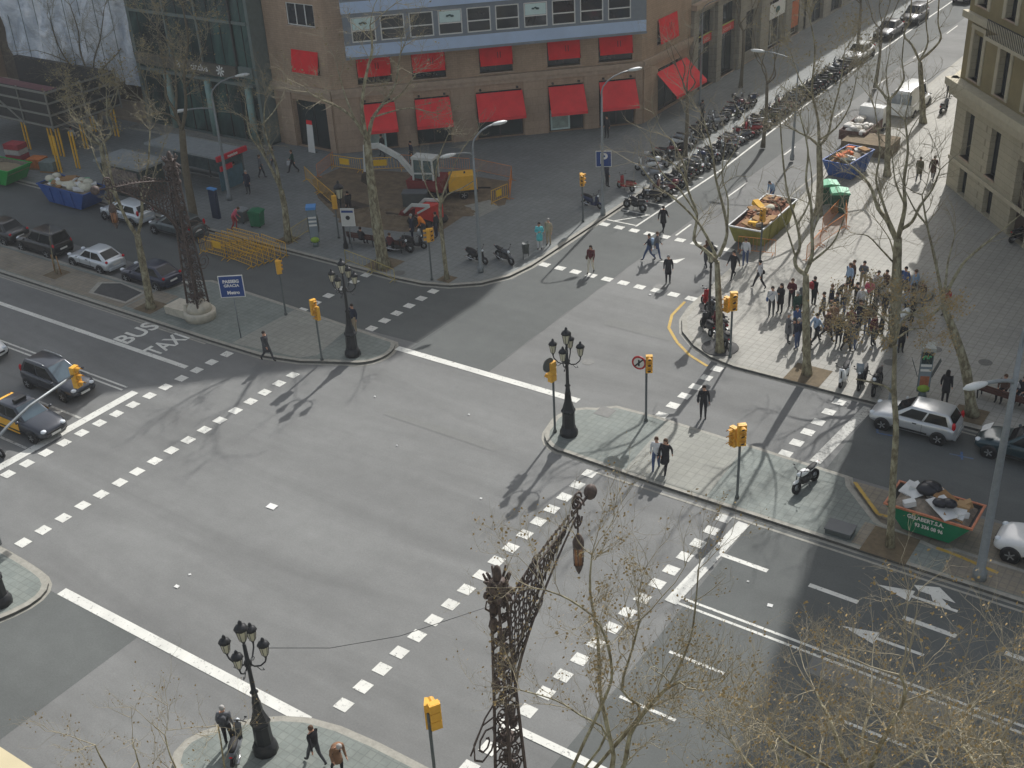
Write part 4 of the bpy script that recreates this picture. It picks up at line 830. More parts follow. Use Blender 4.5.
for k in range(17):
    kd = rr_.choice(['s', 'ss', 'm', 'sb', 's']); c = rr_.choice(cols); rz = rr_.uniform(-.4, .4)+PI*(rr_.random() < .5)+.4
    bike(kd, c, (-38.6+rr_.uniform(-.35, .3)-.01*k, Y), rz, '%s %s, %s from the corner in the pavement row' % (c, knd[kd], ordn[k]), 'two-wheelers on the side street pavement', .13); Y += 1.05+rr_.uniform(-.15, .2)
bike('m', 'black', (-36.0, 64.6), PI*.95, 'black motorbike alone at the corner end of the kerbside bays')
bike('s', 'blue', at(593, 207, .13), -.15, 'navy scooter standing near the amber signal on the left corner pavement', None, .13)
bike('s', 'red', at(626, 190, .13), 2.9, 'red scooter beside the blue parking sign', None, .13)
bike('sb', 'silver', at(650, 178, .13), 2.9, 'silver scooter with a top box behind the red scooter', None, .13)
bike('s', 'black', at(478, 262, .13), -.1, 'black scooter parked at the foot of the double armed street lamp', None, .13)
bike('m', 'grey', at(505, 262, .13), -.35, 'grey motorbike between the street lamp and the litter bin', None, .13)
bike('m', 'black', at(400, 252, .13), .35, 'dark motorbike parked in front of the second bench', None, .13)
bike('ss', 'black', at(415, 248, .13), .3, 'black scooter beside the dark motorbike near the digger', None, .13)
for kd, c, px, py, rz, l in [('s', 'red', 708, 308, 2.5, 'red scooter at the tip of the plaza corner'), ('m', 'black', 714, 318, 2.6, 'black motorbike in the plaza corner group nearest the lantern'), ('s', 'black', 706, 332, 2.4, 'black scooter in the middle of the plaza corner group'), ('ss', 'wine', 718, 330, 2.5, 'wine red scooter with windshield behind the plaza corner group'), ('s', 'grey', 722, 343, 2.3, 'grey scooter touching the plane tree on the plaza corner')]: bike(kd, c, at(px, py, .13), rz, l, None, .13)
for kd, c, px, py, l in [('s', 'white', 844, 382, 'white scooter first of three parked nose to the kerb'), ('ss', 'black', 862, 385, 'black scooter with windshield, middle of three nose to the kerb'), ('m', 'black', 877, 390, 'dark motorbike last of three nose to the kerb')]: bike(kd, c, at(px, py, .13), -PI/2+.1, l, None, .13)
bike('m', 'white', at(806, 487, .13), -PI/2-.2, 'white and silver motorbike standing alone on the right median island', None, .13)
bike('s', 'grey', at(236, 752, .13), 2.2, 'grey scooter parked behind the lantern post on the near island', None, .13)
bike('m', 'black', at(-6, 454), 0, 'black motorbike waiting at the left edge beside the taxi')
bike('m', 'black', at(1018, 240, .13), 1.2, 'dark motorbike leaning beside the cream building doorway', None, .13)
bike('s', 'grey', at(943, 112, .13), 1.5, 'grey scooter seen beyond the tall plane tree on the far pavement', None, .13)
def deltree(o):
    for c in list(o.children): deltree(c)
    bpy.data.objects.remove(o)
for o in protos.values(): deltree(o)
# ================================================================== street furniture
M_blackiron = mat('black painted iron', (38, 40, 42), .45, .1, .1); M_amber = mat('amber signal housing', (228, 172, 56), .5, 0, .08); M_amberd = mat('amber signal hood', (206, 150, 44), .6, 0, .08)
M_galv = mat('galvanised pole', (136, 142, 144), .5, .3, .1, 6); M_poledark = mat('grey green pole', (84, 90, 88), .5, .1, .1); M_lampglass = mat('frosted lantern glass', (196, 192, 168), .3, 0, .08); M_luma = mat('street lamp head', (206, 210, 208), .4, 0, .05)
M_lens = mat('dark signal lens', (60, 44, 36), .3, 0, .1); M_bluesign = mat('blue sign face', (30, 66, 130), .5, 0, .05); M_blueroof = mat('light blue panel', (86, 146, 206), .5, 0, .06)
M_woodbench = mat('brown bench wood', (84, 52, 44), .7, 0, .15, 6); M_green = mat('green plastic', (22, 108, 70), .5, 0, .1); M_dgreen = mat('dark green plastic', (28, 74, 54), .5, 0, .1)
M_brown = mat('wrought iron brown', (84, 72, 66), .65, .1, .45, 9)
def lantern(b_frame, b_glass, c, s=1.0):
    x, y, z = c
    b_glass.lathe([(.10*s, 0), (.17*s, .42*s)], 6, (x, y, z+.06*s), smooth=False)
    b_frame.lathe([(.03*s, -.12*s), (.05*s, -.02*s), (.11*s, .05*s), (.0105*s, .06*s)], 6, (x, y, z), smooth=False)
    b_frame.lathe([(.22*s, .48*s), (.19*s, .56*s), (.10*s, .64*s), (.06*s, .66*s), (.06*s, .74*s), (.02*s, .8*s)], 8, (x, y, z))
    for k in range(6):
        a = 2*PI*(k+.5)/6; b_frame.tube([(x+.105*s*cos(a), y+.105*s*sin(a), z+.05*s), (x+.178*s*cos(a), y+.178*s*sin(a), z+.48*s)], .012*s, 4)
def five_lamp(px, py, label, rz):
    t = thing('street_lantern', label, 'street lamp', at(px, py, .13), rz, 'cast iron lamps with five lanterns'); t.location.z = .13
    b = MB(); b.lathe([(.42, 0), (.42, .2), (.38, .3), (.34, .34), (.34, .42)], 10); b.build('base', M_blackiron, t)
    b = MB(); b.lathe([(.3, .42), (.28, 1.15), (.33, 1.22), (.33, 1.3), (.27, 1.38), (.17, 1.75), (.14, 2.05), (.15, 2.12)], 8, smooth=False); b.build('pedestal', M_blackiron, t)
    b = MB(); b.lathe([(.14, 2.12), (.11, 2.3), (.09, 2.5), (.14, 2.55), (.08, 2.62), (.065, 3.6), (.12, 3.66), (.13, 3.8), (.07, 3.9), (.06, 4.5)], 10); b.build('column', M_blackiron, t)
    for k in range(4):
        a = PI/2*k; u = Vector((cos(a), sin(a), 0)); b = MB(); P = lambda r, z: u*r+Vector((0, 0, z))
        b.tube([P(.05, 3.72), P(.2, 3.64), P(.4, 3.68), P(.58, 3.86), P(.62, 4.0)], [.035, .03, .028, .028, .03], 6)
        b.tube([P(.28, 3.62), P(.4, 3.5), P(.5, 3.52), P(.46, 3.6)], .015, 5); b.build('arm', M_blackiron, t)
        bf, bg_ = MB(), MB(); lantern(bf, bg_, tuple(P(.62, 4.1)), .92); lo = bf.build('lantern', M_blackiron, t); bg_.build('lantern_glass', M_lampglass, lo)
    bf, bg_ = MB(), MB(); lantern(bf, bg_, (0, 0, 4.62), 1.05); lo = bf.build('lantern', M_blackiron, t); bg_.build('lantern_glass', M_lampglass, lo)
    return t
five_lamp(353, 355, 'black five-lantern lamp post on the rounded tip of the far left island', .3)
five_lamp(569, 434, 'black five-lantern lamp post on the tip of the right island beside an amber signal', .3)
five_lamp(266, 750, 'black five-lantern lamp post on the near island, beside the walking couple', .45)
five_lamp(2, 603, 'black five-lantern lamp post cut off by the left edge, only its base showing', .3)
def single_lantern(px, py, label, z=.13):
    t = thing('street_lantern', label, 'street lamp', at(px, py, z)); t.location.z = z
    b = MB(); b.lathe([(.16, 0), (.16, .25), (.1, .4), (.07, .8), (.055, 2.9), (.09, 2.95), (.05, 3.1)], 10); b.build('column', M_blackiron, t)
    bf, bg_ = MB(), MB(); lantern(bf, bg_, (0, 0, 3.2), 1.5); lo = bf.build('lantern', M_blackiron, t); bg_.build('lantern_glass', M_lampglass, lo); return t
single_lantern(709, 318, 'black post with a single lantern among the scooters on the plaza corner'); single_lantern(346, 248, 'black post with a single lantern beside the white information sign')
def arm_lamp(px, py, label, h, top, low=None, dirt=(1, 0), z=.13, r=.1, lowh=None):
    """steel mast with curved arm(s); dirt is the plan direction of the upper arm"""
    t = thing('street_lamp', label, 'street lamp', at(px, py, z)); t.location.z = z; d = Vector((*dirt, 0)).normalized()
    b = MB(); b.lathe([(r*1.9, 0), (r*1.9, .35), (r*1.2, .5), (r*.95, h*.5), (r*.55, h-1.0)], 10); b.build('mast', M_galv, t)
    def arm(d_, h0, reach, rise, nm):
        pts = [Vector((0, 0, h0-.6)), Vector((0, 0, h0))]+[d_*reach*(1-cos(a*PI/2/5))+Vector((0, 0, h0+rise*sin(a*PI/2/5))) for a in range(1, 6)]
        b = MB(); b.tube(pts, [r*.6]*2+[r*.5]*5, 7); ao = b.build(nm, M_galv, t)
        q = MB(); c = pts[-1]+d_*.25; qn = Vector((-d_.y, d_.x, 0))
        secs = []
        for f, w_, hh in ((-.2, .05, .05), (0, .13, .09), (.3, .17, .12), (.6, .14, .1), (.78, .04, .04)):
            secs.append([tuple(pts[-1]+d_*f+qn*w_*cos(2*PI*k/8)+Vector((0, 0, hh*sin(2*PI*k/8)))) for k in range(8)])
        q.loft(secs); q.build('lamp_head', M_luma, ao)
    arm(d, h-1.0, top, 1.0, 'arm')
    if low: arm(-d, lowh or h*.78, low, .35, 'arm')
    return t
arm_lamp(979, 578, 'tall double armed steel street lamp in front of the white van', 11.2, 2.0, 1.35, (.7, 1), .143, .14, 8.3)
arm_lamp(481, 272, 'tall double armed steel street lamp behind the black scooter on the left corner', 8.6, 1.5, 1.3, (.45, 1), lowh=7.1)
arm_lamp(603, 215, 'tall steel street lamp with one curved arm behind the blue parking sign', 9.0, 2.1, None, (.55, 1), r=.09)
arm_lamp(230, 200, 'double armed street lamp beside the bus shelter', 8.3, 1.9, 1.9, (.6, 1), lowh=6.3)
arm_lamp(792, 160, 'street lamp reaching its pale head over the kerbside scooters', 7.4, 2.6, None, (-1, -.1), r=.08)
arm_lamp(700, 105, 'street lamp standing against the side street shopfronts', 8.4, 2.4, None, (1, .3), r=.08)
arm_lamp(889, 408, 'thin grey pole beside the phone kiosk', 4.6, .4, None, (0, 1), r=.07)
def head(parent, c, ang, s=1.0, back=False):
    """three-lens signal head with hoods, facing ang"""
    x, y, z = c; b = MB(); u = Vector((cos(ang), sin(ang), 0)); v = Vector((-u.y, u.x, 0)); C0_ = Vector(c)
    for k in range(3):
        b.obox(C0_+Vector((0, 0, (k-1)*.29*s)), u*.1*s, v*.15*s, Vector((0, 0, .135*s)))
    b.obox(C0_-u*.02, u*.05*s, v*.12*s, Vector((0, 0, .43*s)))
    ho_ = b.build('signal_head', M_amber, parent)
    for k in range(3):
        b = MB(); cc = C0_+u*.1*s+Vector((0, 0, (k-1)*.29*s)); pts = []
        for j in range(7): a = PI*j/6; pts.append(cc+v*.12*s*cos(a)+Vector((0, 0, .12*s*sin(a)-.01)))
        vs = pts+[p+u*.2*s for p in pts]; b.add(vs, [(j, j+1, j+8, j+7) for j in range(6)]); b.build('hood', M_amberd, ho_)
    for k in range(3):
        b = MB(); cc = C0_+u*.105*s+Vector((0, 0, (k-1)*.29*s)); b.add([cc+v*.1*s*cos(2*PI*j/10)+Vector((0, 0, .1*s*sin(2*PI*j/10))) for j in range(10)], [tuple(range(10))]); b.build('lens', M_lens, ho_)
def signal(px, py, label, heads, h=3.0, z=.13, ped=False, disc=None, discm=None, name='traffic_light'):
    t = thing(name, label, 'traffic light', at(px, py, z)); t.location.z = z
    b = MB(); b.lathe([(.09, 0), (.09, .1), (.055, .14), (.052, h)], 10); b.build('pole', M_poledark, t)
    for (a, dx, zz, s_) in heads: head(t, (dx*cos(a+PI/2), dx*sin(a+PI/2), zz), a, s_)
    if disc:
        a, zz, dx = disc; u = Vector((cos(a), sin(a), 0)); v = Vector((-u.y, u.x, 0)); cc = Vector((0, 0, zz))+v*dx
        b = MB(); n = 18; ring = [v*.34*cos(2*PI*k/n)+Vector((0, 0, .34*sin(2*PI*k/n))) for k in range(n)]
        b.add([cc+u*.02+p for p in ring]+[cc-u*.02+p for p in ring], [tuple(range(n)), tuple(range(2*n-1, n-1, -1))]+[(k, (k+1) % n, n+(k+1) % n, n+k) for k in range(n)]); dd = b.build('round_sign', discm or M_poledark, t)
        if discm is not None:
            b = MB(); b.add([cc+u*.026+p*.74 for p in ring], [tuple(range(n))]); b.build('sign_face', mat('sign face white', (206, 206, 200), .6, 0, .03), dd)
            b = MB(); b.obox(cc+u*.03, u*.002, v*.2+Vector((0, 0, .2)), (v-Vector((0, 0, 1))).normalized()*.035); b.obox(cc+u*.03, u*.002, v*.04, Vector((0, 0, .16))); b.build('sign_symbol', M_blackiron, dd)
    return t
sg = 'amber traffic lights at the junction'
signal(322, 360, 'amber traffic light on the far left island, in front of the lantern post', [(-.3, -.05, 3.05, 1), (-1.8, .2, 2.75, .85)])
signal(286, 315, 'amber traffic light at the far edge of the left island, behind the walking man', [(2.6, 0, 2.9, .9), (.9, .18, 2.9, .8)], 3.1)
signal(432, 280, 'amber traffic light on the left corner kerb below the digger', [(-2.4, 0, 2.8, .9), (-.6, .18, 2.8, .9)], 2.9)
signal(583, 222, 'amber traffic light on the left corner near the navy scooter', [(-1.2, 0, 2.8, .9), (.8, .16, 2.8, .9)], 2.9)
signal(555, 432, 'amber traffic light with a round disc behind it next to the right lantern post', [(PI*.95, .06, 3.2, 1.15)], 3.3, disc=(PI*.95+PI, 3.62, -.28), discm=None)
signal(646, 421, 'amber traffic light with a round red rimmed sign in the middle of the right island', [(-1.0, .12, 3.0, 1)], 3.2, disc=(-1.4, 3.0, -.35), discm=mat('sign rim red', (176, 36, 36), .5, 0, .05))
signal(737, 498, 'double headed amber traffic light on the right island near the walking couple', [(-1.9, -.36, 2.85, 1.05), (-.9, .05, 3.1, 1.15)], 3.3)
signal(730, 357, 'double headed amber traffic light against the plane tree on the plaza corner', [(-1.9, -.36, 2.8, .95), (-.9, .05, 3.1, 1.15)], 3.3)
signal(760, 262, 'amber traffic light at the end of the yellow skip', [(-1.6, 0, 2.95, 1)], 3.1)
signal(339, 238, 'amber traffic light beside the single lantern near the excavation', [(2.2, 0, 2.4, 1)], 2.6)
signal(437, 792, 'double headed amber traffic light at the bottom edge on the near island', [(2.6, -.2, 3.15, 1.15), (.6, .22, 3.1, 1.15)], 3.3)
# overhead signal on a long arm from the near left island
t = thing('overhead_signal', 'amber signal hanging from a long pale curved arm in front of the charcoal hatchback', 'traffic light', at(75, 380, 5.0)); P_ = Vector(t.location)
ax, ay = (-46.5, 19.0); t.location = (ax, ay, .13)
tip = Vector((*at(78, 372, 5.4), 5.4)); mid = Vector((*at(30, 408, 5.2), 5.2)); bs_ = Vector((*at(-14, 452, 4.6), 4.6))
t.location = (bs_.x-.5, bs_.y-.4, .13); o_ = Vector(t.location)
b = MB(); b.tube([(0, 0, 0), (0, 0, 3.6), tuple((bs_-o_)*.9+Vector((0, 0, .1))), tuple(bs_-o_), tuple((bs_+mid)/2-o_+Vector((0, 0, .15))), tuple(mid-o_+Vector((0, 0, .1))), tuple(tip-o_)], [.13, .1, .08, .07, .06, .055, .05], 8); b.build('pole', M_galv, t)
head(t, tuple(tip-o_+Vector((0, -.15, -.15))), .2, 1.15)
b = MB(); b.box(-.12, .12, -.02, .02, -.1, .1); bo_ = b.build('bracket', M_galv, t); bo_.location = tip-o_
# ornate wrought iron lamp benches
def ornate_lamp(loc, label):
    t = thing('ornate_lamp_bench', label, 'street lamp', loc, 0, 'ornate wrought iron lamps with benches'); t.location.z = .13
    M_cer = mat('white ceramic bench', (188, 182, 166), .6, 0, .15, 4)
    b = MB(); b.lathe([(.3, 0), (.85, .0), (.9, .42), (.85, .5), (.3, .5)], 20); b.box(.3, 2.1, -.55, .55, .0, .1); b.loft([[(.3, y*.6, 0), (2.2, y*.6, 0), (2.25, y*.6, .45), (.3, y*.6, .52)] for y in (-1, 1)], 0, False); b.build('bench_seat', M_cer, t)
    b = MB(); b.loft([[(.35, y, .52), (.55, y, .52), (.5, y, .98), (.3, y, .98)] for y in (-.62, -.2, .2, .62)], 0, False); b.lathe([(.72, .5), (.66, .8), (.5, 1.0), (.3, 1.05)], 14); b.build('bench_back', M_cer, t)
    b = MB(); rr_ = random.Random(2)
    # four converging posts with scroll lattice
    hh = 9.3
    for sx_ in (-1, 1):
        for sy_ in (-1, 1):
            b.tube([(sx_*.42, sy_*.42, 0), (sx_*.36, sy_*.36, 2.5), (sx_*.24, sy_*.26, 5.5), (sx_*.18, sy_*.2, 7.5), (sx_*.15, sy_*.18, hh-.3)], [.065, .06, .055, .05, .045], 6)
    def spiral(c, u, v, r, turns, rad_=.022, sgn=1):
        pts = [c+u*(r*(1-k/16*.85))*cos(sgn*2*PI*turns*k/16)+v*(r*(1-k/16*.85))*sin(sgn*2*PI*turns*k/16) for k in range(17)]; b.tube(pts, rad_, 4, cap=False)
    b.build('post', M_brown, t); b = MB()
    Xv, Yv, Zv = Vector((1, 0, 0)), Vector((0, 1, 0)), Vector((0, 0, 1))
    for k in range(17):
        z = .9+k*.5; f = 1-z/hh*.5; wx, wy = .38*f**1.2, .38*f**1.2
        for s_ in (-1, 1):
            spiral(Vector((0, s_*wy, z)), Xv, Zv, wx*.75, 1.3, .03, s_); spiral(Vector((s_*wx, 0, z+.2)), Yv, Zv, wy*.8, 1.3, .03, -s_)
            b.tube([(-wx, s_*wy, z-.2), (wx, s_*wy, z+.25)], .025, 4); b.tube([(s_*wx, -wy, z+.1), (s_*wx, wy, z+.1)], .03, 4)
        b.ball((rr_.uniform(-.2, .2), rr_.uniform(-.2, .2), z), (.18, .16, .2), 6, 4)
    for k in range(3): z = 1.3+2.6*k; f = 1-z/hh*.5; b.box(-.36*f, .36*f, -.36*f, .36*f, z, z+.06)
    b.build('scrollwork', M_brown, t)
    # crown on top
    b = MB(); b.lathe([(.2, 8.6), (.27, 8.9), (.29, 9.1), (.22, 9.2), (.1, 9.22)], 12)
    for k in range(12): a = 2*PI*k/12; b.tube([(.24*cos(a), .24*sin(a), 9.1), (.36*cos(a), .36*sin(a), 9.25), (.42*cos(a), .42*sin(a), 9.3+.1*(k%2))], [.05, .045, .035], 5)
    for k in range(8): a = 2*PI*k/8; b.ball((.36*cos(a), .36*sin(a), 8.8), .11, 6, 4); b.tube([(.2*cos(a), .2*sin(a), 8.2), (.42*cos(a), .42*sin(a), 8.4), (.36*cos(a), .36*sin(a), 8.62)], .03, 4)
    b.ball((0, 0, 9.35), (.14, .14, .3), 8, 6); b.build('crown', M_brown, t)
    # coat of scroll in the lower street side
    b = MB(); spiral(Vector((-.0, -1.05, 4.6)), Yv, Zv, .75, 2.2, .035); spiral(Vector((0, -.9, 3.1)), Yv, Zv, .5, 2, .03, -1); b.tube([(0, -.4, 5.6), (0, -1.0, 5.4), (0, -1.78, 4.7)], .03, 5); b.build('side_scroll', M_brown, t)
    # bracket over the road (+Y local): lower curved rib and upper rib with fretwork between
    b = MB(); N = 16; lo, up = [], []
    for k in range(N+1):
        f = k/N; y = .3+3.5*f; up.append(Vector((0, y, 8.1+.85*f+.12*sin(PI*f)))); lo.append(Vector((0, .32+3.5*f, 5.2+(8.85-5.2)*(f**.62))))
    for off in (-.1, .1):
        b.tube([p+Xv*off for p in lo], [.06*(1-.5*k/N) for k in range(N+1)], 6); b.tube([p+Xv*off for p in up], [.045*(1-.4*k/N) for k in range(N+1)], 6)
    for k in range(1, N): b.tube([up[k], lo[k]], .022, 4); b.tube([up[k], lo[k-1]], .02, 4)
    for k in range(0, N-2, 1):
        c = (up[k]+lo[k])/2; r = max(.08, (up[k].z-lo[k].z)*.3); r = min(r, .33); spiral(c+Yv*.15, Yv, Zv, r, 1.6, .03, 1); 
        if (up[k].z-lo[k].z) > 1.2: spiral(c+Zv*.7, Yv, Zv, r*.8, 1.6, .028, -1); spiral(c-Zv*.7, Yv, Zv, r*.8, 1.6, .028, -1)
    for k in range(1, N+1):
        b.ball(up[k]+Zv*.1, (.05, .05, .09), 5, 4)
    b.build('bracket', M_brown, t)
    b = MB(); e = up[-1]; b.tube([e, e+Yv*.9+Zv*.16], .05, 6); b.ball(e+Yv*1.05+Zv*.2, .23, 10, 8); b.ball(e+Yv*.45+Zv*.02, .06, 6, 5); spiral(e+Yv*.25+Zv*.32, Yv, Zv, .3, 1.5, .04); spiral(e+Yv*.2+Zv*.32+Xv*.1, Xv, Zv, .26, 1.5, .04); spiral(e+Yv*.3-Zv*.32, Yv, Zv, .25, 1.5, .04, -1); b.build('finial', M_brown, t)
    b = MB(); c = e+Yv*.3; b.tube([c, c-Zv*.75], .035, 6); b.lathe([(.05, -.75), (.13, -.85), (.2, -1.0), (.2, -1.15), (.16, -1.2)], 8, tuple(c)); b.lathe([(.17, -1.75), (.1, -1.95), (.02, -2.1)], 8, tuple(c))
    for k in range(6): a = 2*PI*k/6; b.tube([c+Vector((.18*cos(a), .18*sin(a), -1.2)), c+Vector((.17*cos(a), .17*sin(a), -1.76))], .02, 4)
    lo_ = b.build('lantern', M_brown, t); b = MB(); b.lathe([(.155, -1.2), (.15, -1.75)], 8, tuple(c)); b.build('lantern_glass', mat('amber lantern glass', (150, 104, 70), .3, 0, .1), lo_)
    return t
o1 = ornate_lamp((-14.75, 19.35), 'ornate wrought iron lamp with a long lace bracket rising at the bottom centre')
o1.scale = (.8, .95, 1.06)
o2 = dup(o1, (-49.4, 39.3, .13), PI, 'ornate wrought iron lamp with a white ceramic bench on the far left island', scale=1.0)
# ------------------------------------------------------------------ signs
def panel_sign(px, py, label, h, w_, hh, face, ang, posts=(0,), rimm=None):
    t = thing('sign', label, 'sign', at(px, py, .13), ang); t.location.z = .13
    for p in posts: b = MB(); b.tube([(0, p, 0), (0, p, h)], .035, 8); b.build('post', M_galv, t)
    b = MB(); b.box(.02, .06, -w_/2, w_/2, h-hh, h); bo = b.build('board', rimm or M_framewhite, t); b = MB(); b.add([(.064, -w_/2+.04, h-hh+.04), (.064, w_/2-.04, h-hh+.04), (.064, w_/2-.04, h-.04), (.064, -w_/2+.04, h-.04)], [(0, 1, 2, 3)]); b.build('face', face, bo); return t, bo
a = -.95
t, bo = panel_sign(241, 338, 'blue framed rectangular sign with two lines of white text on a thin pole', 3.7, 1.3, 1.25, M_bluesign, a)
lettering('lettering', 'PASSEIG', M_wtxt, .24, bo, (.07, 0, 3.36), (PI/2, 0, PI/2), 1, .012); lettering('lettering', 'GRACIA', M_wtxt, .22, bo, (.07, 0, 3.12), (PI/2, 0, PI/2), 1, .008); lettering('lettering', 'Metro', M_wtxt, .26, bo, (.07, .05, 2.72), (PI/2, 0, PI/2), 1, .012)
t, bo = panel_sign(604, 190, 'blue and white parking sign with a large P on the left corner pavement', 2.75, 1.05, 1.1, M_bluesign, -1.05); lettering('lettering', 'P', M_wtxt, 1.0, bo, (.07, 0, 2.2), (PI/2, 0, PI/2), 1, .03)
t, bo = panel_sign(352, 250, 'white information sign with a blue heading and a dark round symbol', 2.75, .85, 1.15, mat('sign face white', (206, 206, 200), .6, 0, .03), -1.1)
b = MB(); b.box(.066, .07, -.36, .36, 2.48, 2.62); b.build('heading', M_bluesign, bo); b = MB(); b.ball((.07, 0, 2.15), (.01, .14, .14), 12, 8); b.build('symbol', M_blackiron, bo)
# litter bins
t = thing('litter_bin', 'dark round litter bin on a frame at the left corner kerb', 'litter bin', at(526, 258, .13)); t.location.z = .13
b = MB(); b.lathe([(.2, .35), (.23, .95), (.24, .97), (.2, .9)], 12); b.build('drum', M_poledark, t); b = MB(); [b.tube([(0, s_*.28, 0), (0, s_*.28, 1.0)], .025, 6) for s_ in (-1, 1)]; b.bar((0, -.28, .9), (0, .28, .9), .03); b.build('frame', M_poledark, t)
def wheelie(px, py, label, m, sc=1.0, rz=0.3, lid=None):
    t = thing('refuse_bin', label, 'refuse bin', at(px, py, .13), rz); t.location.z = .13; s = sc
    b = MB(); b.loft([[(-.45*s*f, -.38*s*f, z), (.45*s*f, -.38*s*f, z), (.45*s*f, .38*s*f, z), (-.45*s*f, .38*s*f, z)] for f, z in ((.82, .08), (.95, .9*s), (1, 1.05*s))], 0, False); b.build('body', m, t)
    b = MB(); b.loft([[(-.48*s, y, 1.055*s), (.5*s, y, 1.055*s), (.46*s, y, 1.14*s), (0, y, 1.22*s), (-.44*s, y, 1.16*s)] for y in (-.42*s, .42*s)], 0, False); b.build('lid', lid or m, t)
    for sx_ in (-.3, .3):
        for sy_ in (-.28, .28): b = MB(); b.lathe([(.08, -.02), (.08, .02)], 8, (sx_*s, sy_*s, .08), 0, 'Y'); b.build('wheel', M_tyre, t)
M_lidg = mat('pale green lid', (90, 172, 130), .5, 0, .06)
wheelie(258, 226, 'green refuse bin behind the stack of yellow barriers', M_green, .95); wheelie(838, 212, 'dark green refuse bin with a pale lid in front of the blue skip', M_dgreen, 1.25, .5, M_lidg); wheelie(828, 203, 'dark green refuse bin behind the pale lidded one near the blue skip', M_dgreen, 1.2, .6, M_lidg); wheelie(243, 222, 'dark bin with a white rim between the woman in pink and the green bin', M_poledark, .8, .1, M_galv)
# phone booths
def phone_booth(px, py, label, rz, roof, movi):
    t = thing('phone_booth', label, 'phone booth', at(px, py, .13), rz); t.location.z = .13
    b = MB(); b.box(-.32, .32, -.3, .3, 2.5, 2.68); b.build('roof', roof, t)
    b = MB(); b.box(-.05, .05, -.28, .28, .25, 2.5); b.lathe([(.2, 0), (.16, .25)], 10); b.build('column', mat('grey green booth', (98, 112, 112), .5, .1, .1), t)
    b = MB(); b.box(.055, .07, -.26, .26, .45, 2.4); ao = b.build('advert', mat('booth poster', (128, 140, 146), .5, 0, .1), t)
    if movi:
        b = MB(); b.box(.072, .08, -.24, .24, 1.75, 2.38); po = b.build('screen', mat('dark poster', (34, 50, 52), .5, 0, .1), ao); b = MB(); b.tube([(.09, -.17, 1.98), (.09, -.12, 2.16), (.09, -.05, 2.16), (.09, .0, 2.04), (.09, .06, 2.04), (.09, .1, 2.16), (.09, .17, 2.12)], .04, 6); b.build('emblem', mat('green emblem', (70, 170, 110), .5, 0, 0), po)
    for z in ((1.35, 1.6) if movi else (1.85, 1.6, 1.35)): b = MB(); b.box(.072, .08, -.24, .24, z, z+.12); b.build('text_strip', M_framewhite, ao)
    if movi: b = MB(); b.box(.072, .08, -.2, .2, .6, 1.1); b.build('picture', mat('orange picture', (170, 104, 72), .6, 0, .3, 5), ao)
    b = MB(); b.ball((.08, 0, .45), (.12, .28, .2), 8, 5); b.build('bottom_panel', mat('yellow green panel', (150, 180, 60), .6, 0, .1), t)
    for s_ in (-1, 1): b = MB(); b.loft([[(-.3, s_*.3, 1.0), (.0, s_*.3, 1.0), (.02, s_*.62, 1.9), (-.25, s_*.62, 1.9)], [(-.3, s_*.33, 1.0), (.0, s_*.33, 1.0), (.02, s_*.65, 1.9), (-.25, s_*.65, 1.9)]], 0, False) if movi else b.box(-.4, .0, s_*.3-.02, s_*.3+.02, .9, 1.9); b.build('hood', M_poledark, t)
    b = MB(); b.box(-.45, -.06, -.2, .2, .95, 1.02); b.build('shelf', mat('pale shelf', (150, 176, 168), .5, 0, .1), t); b = MB(); b.box(-.2, -.055, -.12, .12, 1.2, 1.65); b.build('telephone', M_blueroof, t)
phone_booth(316, 246, 'phone booth with a light blue square roof beside the yellow barriers', -.9, M_blueroof, False)
phone_booth(922, 396, 'phone kiosk with a green emblem and posters behind the silver hatchback', -1.15, mat('pale kiosk roof', (160, 166, 162), .6, 0, .1), True)
# benches
def bench(px, py, label, rz, L=1.9):
    t = thing('bench', label, 'bench', at(px, py, .13), rz); t.location.z = .13
    b = MB(); [b.box(-L/2, L/2, y, y+.1, .42, .46) for y in (-.22, -.1, .02, .14)]; b.build('seat', M_woodbench, t)
    b = MB()
    for z in (.55, .68, .81): b.obox((0, -.3-(z-.5)*.2, z), (L/2, 0, 0), (0, .015, 0), (0, -.01, .05))
    b.build('backrest', M_woodbench, t)
    for s_ in (-1, 1): b = MB(); b.bar((s_*(L/2-.15), .2, 0), (s_*(L/2-.15), .16, .42), .05); b.bar((s_*(L/2-.15), -.25, 0), (s_*(L/2-.15), -.38, .88), .05); b.bar((s_*(L/2-.15), -.3, .4), (s_*(L/2-.15), .18, .4), .04); b.build('leg', M_blackiron, t)
bench(364, 244, 'brown bench with a man sitting on it, left of the big plane tree', .15, 2.0); bench(394, 250, 'brown bench right of the big plane tree, partly hidden by its trunk', .1, 1.8); bench(1008, 405, 'long brown bench with three people at the right edge of the plaza', -.15, 3.0)
b = MB(); x, y = at(905, 292, .13)
t = thing('planter_bench', 'pale curved stone bench ring around the big plane tree in the plaza crowd', 'bench', (x, y)); b.lathe([(1.5, .13), (1.5, .5), (1.46, .55), (1.12, .55), (1.1, .13)], 24); b.build('seat', M_kerb, t)
t = thing('utility_box', 'low dark grey utility box on the right median island', 'utility box', at(840, 532, .13), .03); t.location.z = .13
b = MB(); b.box(-.5, .5, -.35, .35, 0, .2); b.build('body', M_poledark, t); b = MB(); b.box(-.54, .54, -.39, .39, .203, .27); b.build('lid', mat('grey lid', (92, 96, 98), .6, 0, .1), t)
